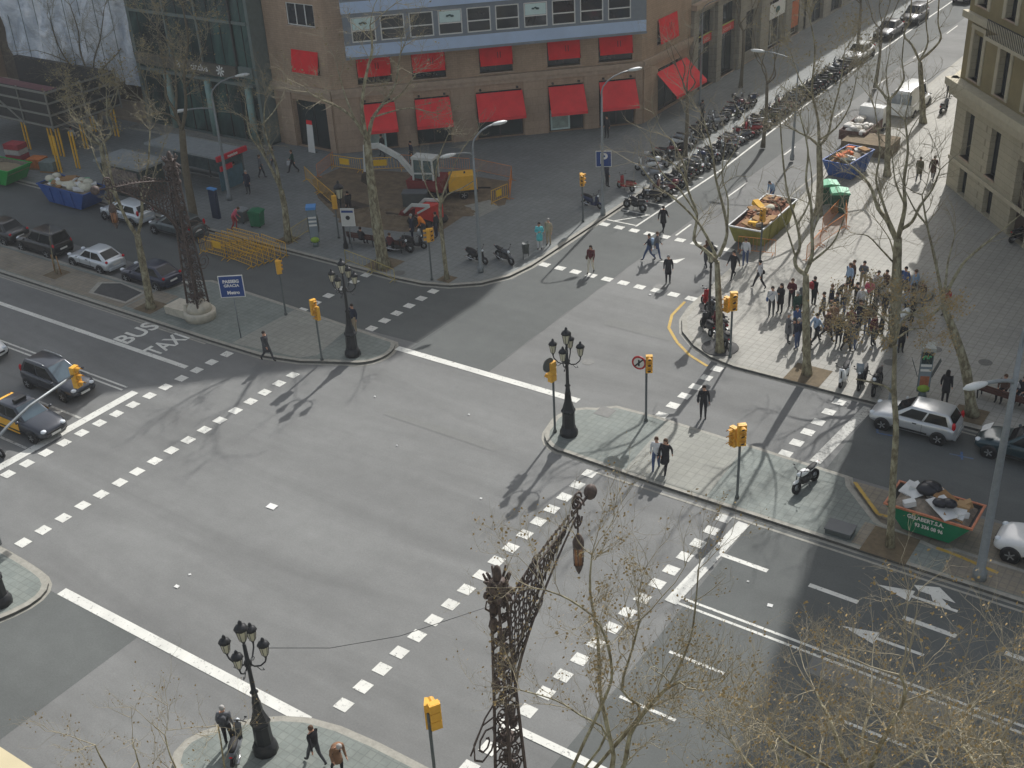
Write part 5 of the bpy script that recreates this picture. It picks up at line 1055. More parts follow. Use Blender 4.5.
# ------------------------------------------------------------------ skips
def skip(loc, rz, L, Wd, Hh, body, rim, label, tz=0.0, name='skip', inner=None, txt=None):
    t = thing(name, label, 'skip', loc, rz); t.location.z = tz; h, w_ = L/2, Wd/2; k = .55
    A = [(-h+k*1.4, -w_+.12, .12), (h-k*1.4, -w_+.12, .12), (h-k*1.4, w_-.12, .12), (-h+k*1.4, w_-.12, .12)]; Bq = [(-h, -w_, Hh), (h, -w_, Hh), (h, w_, Hh), (-h, w_, Hh)]
    b = MB(); b.add(A+Bq, [(0, 3, 2, 1), (0, 1, 5, 4), (1, 2, 6, 5), (2, 3, 7, 6), (3, 0, 4, 7)]); b.build('hull', body, t)
    i = .05; A2 = [(x*(1-i/h), y*(1-i/w_), z+.05) for x, y, z in A]; B2_ = [(x*(1-i/h), y*(1-i/w_), z-.01) for x, y, z in Bq]; b = MB(); b.add(A2+B2_, [(0, 1, 2, 3), (0, 4, 5, 1), (1, 5, 6, 2), (2, 6, 7, 3), (3, 7, 4, 0)]); b.build('lining', inner or M_wet, t, fix=False)
    for p, q in ((0, 1), (1, 2), (2, 3), (3, 0)):
        b = MB(); P_, Q_ = Vector(Bq[p]), Vector(Bq[q]); d_ = (Q_-P_).normalized(); b.bar(P_+d_*(.06 if p % 2 else -.05), Q_-d_*(.04 if p % 2 else -.04), .08, .08); b.build('rim', rim, t)
    for x in (-h*.45, 0, h*.45):
        for s_ in (-1, 1): b = MB(); b.bar((x, s_*(w_-.09), .15), (x, s_*(w_+.025), Hh-.08), .07, .05); (b.build('rib', body, t) if not txt or s_ > 0 else None)
    return t
sk = skip((-9.2, 40.55), 0, 3.35, 1.75, 1.15, mat('skip green', (10, 118, 80), .6, 0, .12, 3), mat('skip orange rim', (190, 122, 90), .7, 0, .2, 4), 'green skip with an orange rim full of rubbish on the right loading bay', 0.007, txt=True)
tilt = math.atan2(.12, 1.13)
lettering('lettering', 'GELABERT.S.A.', M_wtxt, .27, sk, (-.05, -.880, .90), (PI/2+tilt*.9, 0, 0), .82, .008); lettering('lettering', '93 336 08 96', M_wtxt, .25, sk, (.1, -.846, .57), (PI/2+tilt*.9, 0, 0), .82, .008)
def junk(loc, rz, tz, L, Wd, z0, items, label, name='rubble_heap', seed=1, ms=None, base=None, cat='rubbish'):
    t = thing(name, label, cat, loc, rz); t.location.z = tz; r_ = random.Random(seed)
    b = MB(); N, K = 9, 6; vs = [(-L/2+L*i/N, -Wd/2+Wd*j/K, z0+(.18*r_.random() if 0 < i < N and 0 < j < K else -.05)+.12*sin(PI*i/N)*sin(PI*j/K)) for j in range(K+1) for i in range(N+1)]
    b.add(vs, [(j*(N+1)+i, j*(N+1)+i+1, (j+1)*(N+1)+i+1, (j+1)*(N+1)+i) for j in range(K) for i in range(N)]); b.build('rubble', base, t, fix=False)
    for m_, n_, smin, smax, flat in items:
        for _ in range(n_):
            q = MB(); a = r_.uniform(0, PI); s1, s2, s3 = r_.uniform(smin, smax), r_.uniform(smin, smax)*.6, r_.uniform(smin, smax)*flat; ti = r_.uniform(-.5, .5)
            u = Vector((cos(a)*cos(ti), sin(a)*cos(ti), sin(ti))); v_ = Vector((-sin(a), cos(a), 0)); c = Vector((r_.uniform(-L/2+.3, L/2-.3), r_.uniform(-Wd/2+.25, Wd/2-.25), z0+.2+r_.random()*.15))
            if m_.name in ('black bin bag', 'rubble sack'): q.ball(c, (s1, s1*.8, s1*.55), 9, 6)
            else: q.obox(c, u*s1, v_*s2, u.cross(v_)*s3)
            if 'bag' in m_.name:
                for i_ in range(len(q.v)): q.v[i_] = (q.v[i_][0], q.v[i_][1], q.v[i_][2]+.28)
            q.build('sack' if 'bag' in m_.name or 'sack' in m_.name else 'debris', m_, t)
    return t
M_bag = mat('black bin bag', (36, 38, 44), .35, 0, .2, 4); M_card = mat('brown cardboard', (168, 138, 98), .9, 0, .1); M_wb = mat('white board', (212, 214, 212), .8, 0, .08); M_rub = mat('pale rubble', (140, 130, 116), .95, 0, .3, 5, bump=.4); M_sack = mat('rubble sack', (196, 194, 176), .9, 0, .15, 3); M_timber = mat('raw timber', (150, 116, 76), .9, 0, .2, 4); M_redrub = mat('brick rubble', (128, 88, 66), .95, 0, .4, 6, bump=.4)
junk((-9.2, 40.55), 0, 0.0, 2.95, 1.7, 1.0, [(M_bag, 2, .38, .5, 1), (M_bag, 2, .3, .4, 1), (M_card, 2, .2, .35, .5), (M_wb, 4, .22, .36, .5), (M_timber, 3, .3, .6, .06), (M_wb, 5, .3, .8, .04), (M_sack, 2, .2, .3, 1)], 'rubbish, black bags and cardboard heaped in the green skip', seed=4, base=M_rub)
ysk = skip((-27.2, 64.8), PI/2+.02, 5.7, 2.05, 1.4, mat('skip olive yellow', (138, 134, 62), .7, 0, .2, 2), M_wb, 'long olive yellow skip with white edges full of bricks on the side street', 0.0); junk((-27.2, 64.8), PI/2+.02, 0, 5.2, 1.8, 1.2, [(M_redrub, 46, .1, .22, .5), (M_rub, 12, .1, .25, .5), (mat('yellow tarp', (220, 170, 50), .8, 0, .1), 2, .3, .5, .4), (M_timber, 8, .3, .8, .08), (M_sack, 3, .3, .4, 1)], 'brick rubble and timber filling the olive yellow skip', seed=8, base=M_redrub)
skip((-26.4, 76.8), PI/2-.12, 3.7, 1.9, 1.4, mat('skip blue', (40, 82, 150), .6, 0, .15, 2), mat('skip blue', (40, 82, 150)), 'blue skip behind the olive yellow one on the side street', 0.0); junk((-26.4, 76.8), PI/2-.12, 0, 3.3, 1.6, 1.2, [(mat('orange scrap', (206, 110, 60), .8, 0, .2), 6, .2, .5, .3), (M_wb, 6, .2, .5, .2), (M_timber, 6, .3, .6, .1)], 'orange and white scrap heaped in the blue skip on the side street', seed=9, base=M_rub)
b = MB(); b.loft([[(-24.9, 80.5, 0), (-24.9, 83.0, 0), (-24.9, 83.0, 1.0), (-24.9, 80.5, 1.0)], [(-28.3, 80.5, 0), (-28.3, 83.0, 0), (-28.3, 83.0, 1.0), (-28.3, 80.5, 1.0)]], 0, False); 
tag(b.build('timber_stack', mat('weathered boards', (112, 98, 76), .9, 0, .3, 3)), 'tall stack of brown boards between the blue skip and the loaded truck', 'timber')
skip((-71.2, 47.9), .0, 5.0, 2.0, 1.35, mat('skip blue', (40, 82, 150)), mat('skip blue', (40, 82, 150)), 'blue skip overflowing with pale sacks on the left far kerb', 0.0); junk((-71.2, 47.9), .0, 0, 4.7, 1.8, 1.25, [(M_sack, 14, .3, .5, 1), (M_timber, 8, .3, .7, .08), (M_wb, 6, .3, .6, .1), (mat('green scrap', (120, 160, 130), .8, 0, .2), 4, .3, .5, .1)], 'pale sacks and boards heaped in the left blue skip', seed=12, base=M_rub)
skip((-80.3, 48.4), 0.1, 4.6, 2.2, 1.3, mat('bright green skip', (24, 150, 60), .6, 0, .1), mat('bright green skip', (24, 150, 60)), 'bright green skip with sand cut by the left edge of the view', 0.0, inner=M_sand); junk((-80.3, 48.4), .1, 0, 4.3, 2.0, 1.0, [(M_rub, 4, .2, .3, .5)], 'pale sand filling the bright green skip', seed=13, base=mat('pale sand', (140, 128, 104), .95, 0, .15))
# ------------------------------------------------------------------ barriers
M_ybar = mat('yellow barrier paint', (232, 180, 50), .6, 0, .12); M_omesh = mat('orange net', (206, 130, 70), .8, 0, .2)
def barrier(p0, p1, label, z=.13, group='yellow crowd barriers', m=None, h=1.0, n=14, plate=False, name='barrier', lean=0):
    a, c = Vector((*p0, 0)), Vector((*p1, 0)); L = (c-a).length; t = thing(name, label, 'barrier', tuple(a[:2]), math.atan2((c-a).y, (c-a).x), group); t.location.z = z; t.rotation_euler.x = lean; m = m or M_ybar
    b = MB(); b.tube([(0, 0, 0), (0, 0, h), (L, 0, h), (L, 0, 0)], .022, 6); b.tube([(0, 0, .18), (L, 0, .18)], .018, 5); b.build('frame', m, t)
    b = MB(); [b.tube([(L*k/n, 0, .18), (L*k/n, 0, h)], .01, 4, cap=False) for k in range(1, n)]; b.build('bars', m, t)
    for x in (.15, L-.15): b = MB(); b.tube([(x, -.28, .0), (x, 0, .1), (x, .28, .0)], .02, 5); b.build('foot', m, t)
    if plate: b = MB(); b.box(L*.3, L*.62, -.015, .015, .4, .85); b.build('plate', mat('bright yellow plate', (232, 186, 40), .6, 0, .05), t)
    return t
A_, B_ = at(225, 262, .13), at(290, 268, .13)
for k in range(7):
    p0 = (-56.6+.12*k, 46.0+.38*k); p1 = (-52.0+.1*k, 45.9+.36*k)
    p1 = (p0[0]+2.3, p0[1]-.05); barrier(p0, p1, 'yellow crowd barrier in the left half of the stack, %s from the road' % ordn[k], 0.0 if p0[1] < 48.7 else .13, 'yellow crowd barriers stacked at the left corner', plate=(k == 1))
    p0 = (p1[0]+.15, p1[1]+.1); p1 = (p0[0]+2.3, p0[1]-.3); barrier(p0, p1, 'yellow crowd barrier in the right half of the stack, %s from the road' % ordn[k], 0.0 if p0[1] < 48.7 else .13, 'yellow crowd barriers stacked at the left corner')
def bfence(pts, labels, **kw):
    for k in range(len(pts)-1): barrier(pts[k], pts[k+1], labels % ordn[k] if '%s' in labels else labels, **kw)
bfence([at(332, 168, .13), at(361, 172, .13), at(404, 170, .13)], '%s yellow barrier behind the digger arm, in front of the awnings', plate=True)
bfence([at(306, 180, .13), at(319, 193, .13), at(336, 208, .13)], '%s yellow barrier along the left side of the excavation', n=12)
bfence([at(293, 243, .13), at(310, 232, .13)], 'low yellow barrier between the slim tree and the phone booth', m=mat('faded yellow', (176, 160, 90), .7, 0, .1))
bfence([at(346, 262, .13), at(372, 272, .13), at(395, 282, .13)], '%s faded barrier rail around the foot of the big plane tree', m=mat('faded yellow', (176, 160, 90)), h=.8, n=6)
bfence([at(492, 205, .13), at(508, 198, .13)], 'yellow barrier with a square plate right of the compressor', plate=True, n=8)
bfence([at(400, 168, .13), at(470, 172, .13)], 'orange net fence behind the compressor', m=M_omesh, n=30)
bfence([at(475, 172, .13), at(512, 180, .13), at(510, 200, .13)], '%s orange net panel at the right end of the excavation', m=M_omesh, n=30)
bfence([at(318, 178, .13), at(334, 165, .13)], 'orange net panel at the back left of the excavation', m=M_omesh, n=20)
bfence([at(822, 232, .13), at(844, 208, .13), at(846, 228, .13), at(820, 246, .13)], '%s orange barrier panel around the trench by the refuse bins', m=M_omesh, n=22)
bfence([at(820, 246, .13), at(806, 262, .13)], 'orange barrier panel nearest the plaza crowd', m=M_omesh, n=16)
bfence([at(738, 252, .13), at(775, 256, .13)], 'orange barrier across the near end of the olive yellow skip', m=M_omesh, n=10)
# ------------------------------------------------------------------ excavation and plant
M_dirt = mat('dug earth', (112, 98, 78), .95, 0, .3, 2.0, bump=.6); M_pitm = mat('dark trench earth', (74, 66, 56), .95, 0, .3, 3, bump=.5)
def mound(name, outline_c, rx, ry, hgt_, m, label, seed, ang=0, kind=None, cat='earth heap'):
    r_ = random.Random(seed); b = MB(); N = 26; R = 8; vs = [(0, 0, hgt_)]
    for j in range(1, R+1):
        for k in range(N):
            a = 2*PI*k/N; f = j/R; rr2 = f*(1+.12*sin(3*a+seed)+.08*sin(7*a)); vs.append((rx*rr2*cos(a), ry*rr2*sin(a), hgt_*(1-f*f)*(.7+.5*r_.random()) if j < R else 0))
    fs = [(0, 1+k, 1+(k+1) % N) for k in range(N)]+[(1+(j-1)*N+k, 1+j*N+k, 1+j*N+(k+1) % N, 1+(j-1)*N+(k+1) % N) for j in range(1, R) for k in range(N)]
    b.add(vs, fs, 0, False); o = b.build(name, m, None, (*outline_c, .135), ang, fix=True)
    return tag(o, label if not kind else None, cat if not kind else None, kind=kind)
sheet('excavation', [at(*p, .13) for p in [(345, 225), (318, 198), (312, 180), (340, 168), (400, 172), (470, 176), (512, 182), (505, 205), (470, 212), (440, 232), (400, 232)]], .146, M_dirt)
mound('earth_heap', at(372, 216, .13), 2.6, 1.2, .5, M_dirt, 'low brown earth heap between the sign and the big plane tree', 1, .6); mound('earth_heap', at(395, 222, .13), 2.6, .9, .4, M_dirt, 'brown earth heap beside the small loader', 2, .5); mound('earth_heap', at(335, 200, .13), 1.8, .7, .35, M_pitm, 'dark earth heap beside the yellow barriers of the excavation', 3, -.4); mound('earth_heap', at(455, 212, .13), 1.5, .8, .4, M_dirt, 'earth heap in front of the yellow compressor', 4, .4)
sheet('trench', [at(*p, .13) for p in [(330, 205), (350, 200), (395, 212), (420, 222), (410, 227), (380, 218), (345, 210)]], .15, M_pitm)
sheet('concrete_pad', [at(*p, .13) for p in [(455, 208), (490, 200), (500, 208), (478, 218)]], .149, M_ramp)
P_mwhite = mat('digger white', (200, 202, 196), .5, 0, .1); P_mred = mat('digger red', (120, 40, 38), .6, 0, .15)
def tracks(t, L, W_, h):
    for s_ in (-1, 1):
        b = MB(); pr = [(-L/2, h*.5), (-L/2+.15, h*.08), (L/2-.15, h*.08), (L/2, h*.5), (L/2-.15, h), (-L/2+.15, h)]; b.loft([[(x, y, z) for x, z in pr] for y in (s_*W_/2-.17, s_*W_/2+.17)], 0, False); b.build('track', M_trim, t)
dg = thing('excavator', 'white and grey tracked digger with a cab working in the excavation', 'excavator', at(430, 196, .13), 3.35); dg.location.z = .13; dg.scale = (1.15,)*3; tracks(dg, 2.3, 1.6, .55)
b = MB(); b.loft([[(-1.2, y, .6), (1.0, y, .6), (1.1, y, 1.15), (-1.2, y, 1.3)] for y in (-.8, .8)], 0, False); b.build('house', P_mred, dg)
b = MB(); b.box(-.75, .65, -.05, .78, 2.45, 2.6)
for x, y in ((-.7, 0), (-.7, .73), (.6, 0), (.6, .73), (-.05, .73), (-.05, 0)): b.bar((x, y, 1.2), (x*.95, y, 2.45), .09)
b.bar((-.7, .73, 1.7), (.6, .73, 1.6), .08); co = b.build('cab', P_mwhite, dg); b = MB(); b.box(-.66, .56, .04, .70, 1.3, 2.42); b.build('cab_glass', mat('cab tinted glass', (92, 108, 106), .1, 0, .2), co)
b = MB(); pts = [(1.0, -.35, 1.0), (2.0, -.35, 2.1), (3.3, -.35, 2.7), (4.2, -.35, 2.55)]
for i in range(3): b.bar(pts[i], pts[i+1], .24, .28)
b.build('boom', P_mwhite, dg); b = MB(); b.bar((4.2, -.35, 2.65), (4.35, -.35, 1.0), .2, .22); b.build('stick', P_mwhite, dg); b = MB(); b.bar((1.1, -.35, 1.3), (2.6, -.35, 2.2), .1); b.build('ram', M_chrome, dg)
b = MB(); b.loft([[(4.2, y, 1.0), (4.5, y, .9), (4.6, y, .45), (4.2, y, .25), (3.95, y, .5)] for y in (-.65, -.05)], 0, False); b.build('bucket', M_pitm, dg)
cp = thing('compressor', 'yellow trailer compressor beside the digger', 'compressor', at(463, 196, .13), .75); cp.location.z = .13
b = MB(); b.loft([[(-.95, y, .6), (.95, y, .6), (.95, y, 1.3), (.8, y, 1.6), (-.8, y, 1.6), (-.95, y, 1.3)] for y in (-.6, .6)], 0, False); b.build('canopy', mat('compressor yellow', (226, 172, 50), .5, 0, .08), cp); b = MB(); b.box(-1.0, 1.0, -.55, .55, .4, .6); b.bar((.9, 0, .5), (1.9, 0, .4), .09); b.build('chassis', M_trim, cp)
for s_ in (-1, 1): wheel(cp, 0, s_*.62, .3, .18, s_)
b = MB(); b.lathe([(.06, 0), (.06, .12)], 8, (.2, 0, 1.6)); b.build('exhaust', M_trim, cp)
md_ = thing('small_loader', 'small white and red tracked loader in front of the digger', 'loader', at(428, 224, .13), 3.0); md_.location.z = .13; md_.scale = (1.25,)*3; tracks(md_, 1.6, 1.1, .45)
b = MB(); b.loft([[(-.8, y, .45), (.5, y, .45), (.4, y, 1.0), (-.2, y, 1.1), (-.8, y, 1.25)] for y in (-.4, .4)], 0, False); b.build('body', mat('loader red', (196, 52, 40), .5, 0, .1), md_)
for s_ in (-1, 1): b = MB(); b.bar((-.7, s_*.46, 1.3), (.6, s_*.46, 1.05), .1, .16); b.bar((.6, s_*.46, 1.05), (1.3, s_*.46, .45), .1, .14); b.bar((-.7, s_*.46, 1.25), (.2, s_*.46, .7), .08, .1); b.build('arm', P_mwhite, md_)
b = MB(); b.loft([[(1.2, y, .5), (1.3, y, .1), (1.75, y, .08), (1.35, y, .6)] for y in (-.6, .6)], 0, False); b.build('bucket', P_mred, md_)
gb = thing('site_cabin', 'small dark grey equipment box between the digger and the loader', 'equipment box', at(416, 205, .13), .5); gb.location.z = .13; b = MB(); b.box(-.8, .8, -.4, .4, 0, .9); b.build('body', M_poledark, gb); b = MB(); b.box(-.85, .85, -.45, .45, .903, .97); b.build('lid', mat('grey lid', (92, 96, 98)), gb)
b = MB(); b.tube([(*at(352, 207, .4), .4), (*at(400, 216, .4), .4)], .14, 8); tag(b.build('pipe', M_pitm), 'brown pipe lying across the excavation', 'pipe')
# ------------------------------------------------------------------ bus shelter, construction shed
bs = thing('bus_shelter', 'bus shelter with a red fascia sign on the left far pavement', 'bus shelter', at(196, 200, .13), 0.0); bs.location.z = .13
b = MB(); b.box(-6.2, 1.2, 1.4, 3.9, 2.6, 2.75); b.build('roof', mat('shelter roof grey', (132, 138, 138), .7, 0, .1), bs)
b = MB(); b.box(1.22, 1.4, 1.3, 4.1, 2.5, 2.85); fo = b.build('fascia', mat('shelter red', (196, 30, 46), .5, 0, .05), bs); lettering('lettering', 'nuncios', M_wtxt, .3, fo, (1.41, 2.7, 2.67), (PI/2, 0, PI/2), 1, .01)
b = MB(); b.box(1.23, 1.33, 1.5, 2.6, 1.75, 2.1); b.build('side_sign', mat('shelter red', (196, 30, 46)), bs)
for x in (-6.1, -2.5, 1.1): b = MB(); b.tube([(x, 3.8, 0), (x, 3.8, 2.6)], .06, 8); b.build('post', M_poledark, bs)
b = MB(); b.box(-6.1, 1.0, 3.78, 3.82, .5, 2.3); b.build('back_glass', mat('dull shelter glass', (84, 100, 102), .1, 0, .2), bs); b = MB(); b.box(1.05, 1.1, 1.5, 3.7, .3, 1.7); b.build('side_panel', mat('blue green panel', (70, 104, 116), .4, 0, .2), bs); b = MB(); b.box(-5.5, -.5, 3.1, 3.5, .45, .5); b.build('seat', M_poledark, bs)
nk = thing('news_kiosk', 'dark newspaper kiosk behind the parked pale silver estate car', 'kiosk', (-68.5, 51.2), 0); nk.location.z = .13
b = MB(); b.box(-2.2, 2.0, -1.0, 1.0, 0, 2.3); b.build('body', mat('kiosk dark green', (56, 66, 64), .5, 0, .2), nk); b = MB(); b.box(-2.5, 2.3, -1.3, 1.3, 2.3, 2.45); b.build('roof', mat('shelter roof grey', (132, 138, 138)), nk)
b = MB(); b.box(-1.8, 1.6, -1.06, -1.003, .8, 2.0); b.build('display', mat('magazine display', (120, 110, 104), .7, 0, .5, 7), nk)
ps = thing('poster_column', 'dark navy information column beside the grey green hatchback', 'column', at(217, 218, .13)); ps.location.z = .13; b = MB(); b.box(-.3, .3, -.12, .12, 0, 2.0); b.build('panel', mat('navy panel', (40, 52, 76), .5, 0, .1), ps); b = MB(); b.box(-.34, .34, -.15, .15, 2.003, 2.1); b.build('cap', M_blueroof, ps)
sh_ = thing('construction_shed', 'dark plank clad raised site enclosure on yellow props at the left edge', 'site enclosure', (-79.9, 53.3), 0); sh_.location.z = .13
M_plank = mat('dark site board', (58, 58, 56), .8, 0, .15); M_scaf = mat('scaffold tube grey', (136, 136, 128), .5, .2, .1)
b = MB(); b.box(-12, -.0, .1, .16, 2.4, 5.2); b.build('front_wall', M_plank, sh_); b = MB(); b.box(-.06, .0, .163, 6.5, 2.4, 5.2); b.build('side_wall', M_plank, sh_); b = MB(); b.box(-12, -.06, 6.0, 6.4, 2.4, 5.2); b.build('back_wall', M_plank, sh_); b = MB(); b.box(-12, -.07, .17, 5.9, 2.3, 2.4); b.build('deck', mat('site deck', (96, 84, 78), .9, 0, .2), sh_)
b = MB(); b.box(-9.5, -2.0, 1.5, 2.6, 2.4, 4.6); b.build('pale_panel', mat('faded pink panel', (120, 82, 84), .9, 0, .2), sh_)
for z in (2.5, 3.4, 4.3, 5.1):
    b = MB(); b.bar((-12, .02, z), (.05, .02, z), .08, .14); b.build('rail', M_scaf, sh_); b = MB(); b.bar((.1, .0, z), (.1, 6.5, z), .08, .14); b.build('rail', M_scaf, sh_)
for x, y in ((0.05, .02), (-3.4, .02), (.1, 6.5), (.1, 3.2)): b = MB(); b.bar((x, y, 2.2), (x, y, 5.3), .1); b.build('upright', M_scaf, sh_)
b = MB(); b.bar((-8, -.06, 5.0), (-3.4, -.06, 2.5), .1); b.build('brace', M_scaf, sh_)
for x, y in ((-.6, .5), (-1.4, .4), (-4.6, .4), (-.6, 5.8), (-.4, 2.6), (-3.4, 5.8)):
    for d_ in (0, .4): b = MB(); b.box(x+d_, x+d_+.1, y, y+.1, 0, 2.3); b.build('prop', M_ybar, sh_)
rs = thing('site_stack', 'red and white stack of building packs under the site enclosure', 'pallet', at(20, 165, .13), .2); rs.location.z = .13
for k in range(4): b = MB(); b.box(-.7, .7, -.5, .5, .1+.42*k, .48+.42*k); b.build('pack', mat('red pack', (150, 44, 52), .7, 0, .2) if k % 2 else mat('pale pack', (170, 166, 160), .7, 0, .2), rs)
for dx, mm, lab in ((1.9, mat('orange wrap', (190, 110, 50), .7, 0, .3), 'orange wrapped pallet beside the red and white stack'), (3.4, mat('grey wrap', (110, 122, 118), .7, 0, .2), 'grey wrapped pallet beside the orange one')):
    rs2 = thing('pallet_load', lab, 'pallet', (at(20, 165, .13)[0]+dx, at(20, 165, .13)[1]+.3), .3); rs2.location.z = .13; b = MB(); b.box(-.6, .6, -.5, .5, .12, .8); b.build('load', mm, rs2); b = MB(); b.box(-.62, .62, -.52, .52, 0, .117); b.build('pallet', M_timber, rs2)
for px, py, lab in ((58, 172, 'yellow upright prop bundle left of the pale hoarding'), (76, 168, 'yellow upright prop bundle nearest the kiosk')):
    yp = thing('prop_bundle', lab, 'prop', at(px, py, .13)); yp.location.z = .13
    for d_ in (0, .35): b = MB(); b.box(d_, d_+.1, 0, .1, 0, 2.8); b.build('prop', M_ybar, yp)
b = MB(); b.tube([(*at(262, 648, 3.4), 3.4), (*at(330, 648, 3.0), 3.0), (*at(400, 636, 3.1), 3.1), (*at(490, 606, 4.2), 4.2)], .012, 4); tag(b.build('overhead_cable', M_blackiron), 'thin dark cable sagging from the near lantern post to the ornate lamp', 'cable')
# ================================================================== people
M_skin = mat('skin', (196, 150, 124), .7, 0, .05); M_shoe = mat('dark shoes', (34, 32, 32), .6, 0, .1)
M_cloth = mat('coat cloth', (60, 60, 64), .9, 0, .12, 5); M_trous = mat('trouser cloth', (50, 52, 60), .9, 0, .12, 5); M_hair = mat('hair', (46, 36, 30), .8, 0, .15, 10); M_bagm = mat('bag leather', (40, 36, 36), .6, 0, .1)
CL = {}
def cloth(c):
    if c not in CL:
        k = dict(black=(36, 36, 40), navy=(38, 44, 62), grey=(104, 106, 110), dgrey=(66, 68, 72), brown=(84, 62, 52), maroon=(92, 40, 44), white=(206, 208, 210), lblue=(148, 172, 198), blue=(70, 92, 136), beige=(164, 148, 124), cyan=(92, 190, 196), green=(44, 72, 62), red=(156, 44, 50), pink=(196, 92, 110), jeans=(70, 86, 120), orange=(224, 130, 40), tan=(128, 96, 72), cream=(200, 194, 176), olive=(96, 90, 66))[c]
        CL[c] = mat('cloth '+c, k, .9, 0, .12, 5)
    return CL[c]
HAIRS = dict(dark=M_hair, black=mat('black hair', (26, 24, 24), .8, 0, .1), brown=mat('brown hair', (86, 62, 44), .8, 0, .1), grey=mat('grey hair', (160, 158, 154), .8, 0, .1), blond=mat('fair hair', (160, 128, 84), .8, 0, .1))
def V(*a): return Vector(a)
def skeleton(pose):
    """joint positions, facing +X, left is +Y; metres for a 1.72 m person"""
    J = dict(pelvis=V(0, 0, .95), waist=V(0, 0, 1.06), chest=V(.01, 0, 1.27), neck=V(0, 0, 1.45), head0=V(.01, 0, 1.53), head=V(.02, 0, 1.60), headt=V(.01, 0, 1.66))
    def leg(s, hipx, kn, an, toe):
        J['hip'+s[0]] = V(0, .095*(1 if s == 'l' else -1), .92); y = .1*(1 if s == 'l' else -1)
        J['kn'+s] = V(kn[0], y, kn[1]); J['an'+s] = V(an[0], y, an[1]); J['to'+s] = V(toe[0], y*1.15, toe[1])
    def arm(s, el, wr, ha=None):
        k = 1 if s == 'l' else -1; J['sh'+s] = V(0, .17*k, 1.40); J['el'+s] = V(el[0], el[1]*k, el[2]); J['wr'+s] = V(wr[0], wr[1]*k, wr[2]); d = (J['wr'+s]-J['el'+s]).normalized(); J['ha'+s] = J['wr'+s]+d*.07
    if pose == 'stand':
        leg('l', 0, (.02, .5), (-.01, .08), (.14, .03)); leg('r', 0, (.03, .5), (.02, .08), (.17, .03)); arm('l', (-.03, .24, 1.13), (.05, .25, .88)); arm('r', (-.04, .23, 1.13), (.04, .24, .88))
    elif pose == 'walk':
        leg('l', 0, (.2, .54), (.34, .1), (.48, .08)); leg('r', 0, (-.06, .5), (-.36, .18), (-.26, .05)); arm('l', (-.16, .23, 1.14), (-.2, .24, .9)); arm('r', (.12, .22, 1.15), (.28, .22, .96))
    elif pose == 'walk2':
        leg('r', 0, (.14, .52), (.22, .09), (.36, .05)); leg('l', 0, (-.04, .49), (-.22, .12), (-.1, .03)); arm('r', (-.1, .23, 1.13), (-.08, .24, .89)); arm('l', (.05, .23, 1.13), (.18, .23, .92))
    elif pose == 'fold':
        leg('l', 0, (.02, .5), (0, .08), (.15, .03)); leg('r', 0, (.05, .5), (.05, .08), (.2, .03)); arm('l', (.06, .24, 1.15), (.25, .08, 1.2)); arm('r', (.06, .24, 1.14), (.24, .06, 1.17))
    elif pose == 'phone':
        leg('l', 0, (.02, .5), (0, .08), (.15, .03)); leg('r', 0, (.04, .5), (-.02, .08), (.13, .03)); arm('l', (.0, .25, 1.14), (.06, .26, .9)); arm('r', (.12, .27, 1.2), (.16, .14, 1.46))
    elif pose == 'bend':
        for k, v in dict(waist=V(.06, 0, 1.05), chest=V(.2, 0, 1.21), neck=V(.32, 0, 1.34), head0=V(.38, 0, 1.38), head=V(.44, 0, 1.42), headt=V(.45, 0, 1.47)).items(): J[k] = v
        leg('l', 0, (.16, .52), (.1, .09), (.24, .04)); leg('r', 0, (.02, .5), (-.2, .12), (-.08, .03)); arm('l', (.2, .22, 1.02), (.36, .2, .84)); arm('r', (.16, .22, 1.02), (.26, .2, .8)); J['shl'] = V(.26, .17, 1.31); J['shr'] = V(.26, -.17, 1.31)
    elif pose == 'sit':
        for k in ('pelvis', 'waist', 'chest', 'neck', 'head0', 'head', 'headt'): J[k] = J[k]-V(0, 0, .42)
        for s, k in (('l', 1), ('r', -1)):
            J['hip'+s] = V(0, .095*k, .52); J['kn'+s] = V(.43, .12*k, .5); J['an'+s] = V(.42, .12*k, .09); J['to'+s] = V(.57, .13*k, .03)
            J['sh'+s] = V(0, .17*k, .98); J['el'+s] = V(.1, .23*k, .73); J['wr'+s] = V(.32, .14*k, .66); J['ha'+s] = V(.39, .12*k, .64)
    return J
RAD = dict(pelvis=(.165, .135), waist=(.155, .125), chest=(.185, .14), neck=(.062, .062), head0=(.07, .07), head=(.085, .1), headt=(.065, .08), hip=(.108, .108), kn=(.07, .07), an=(.045, .045), to=(.038, .034), sh=(.072, .072), el=(.056, .056), wr=(.032, .032), ha=(.03, .02))
BONES = [('pelvis', 'waist', 'c'), ('waist', 'chest', 'c'), ('chest', 'neck', 'c'), ('neck', 'head0', 's'), ('head0', 'head', 's'), ('head', 'headt', 's')]
for s in 'lr': BONES += [('pelvis', 'hip'+s, 't'), ('hip'+s, 'kn'+s, 't'), ('kn'+s, 'an'+s, 't'), ('an'+s, 'to'+s, 'b'), ('chest', 'sh'+s, 'c'), ('sh'+s, 'el'+s, 'c'), ('el'+s, 'wr'+s, 'c'), ('wr'+s, 'ha'+s, 's')]
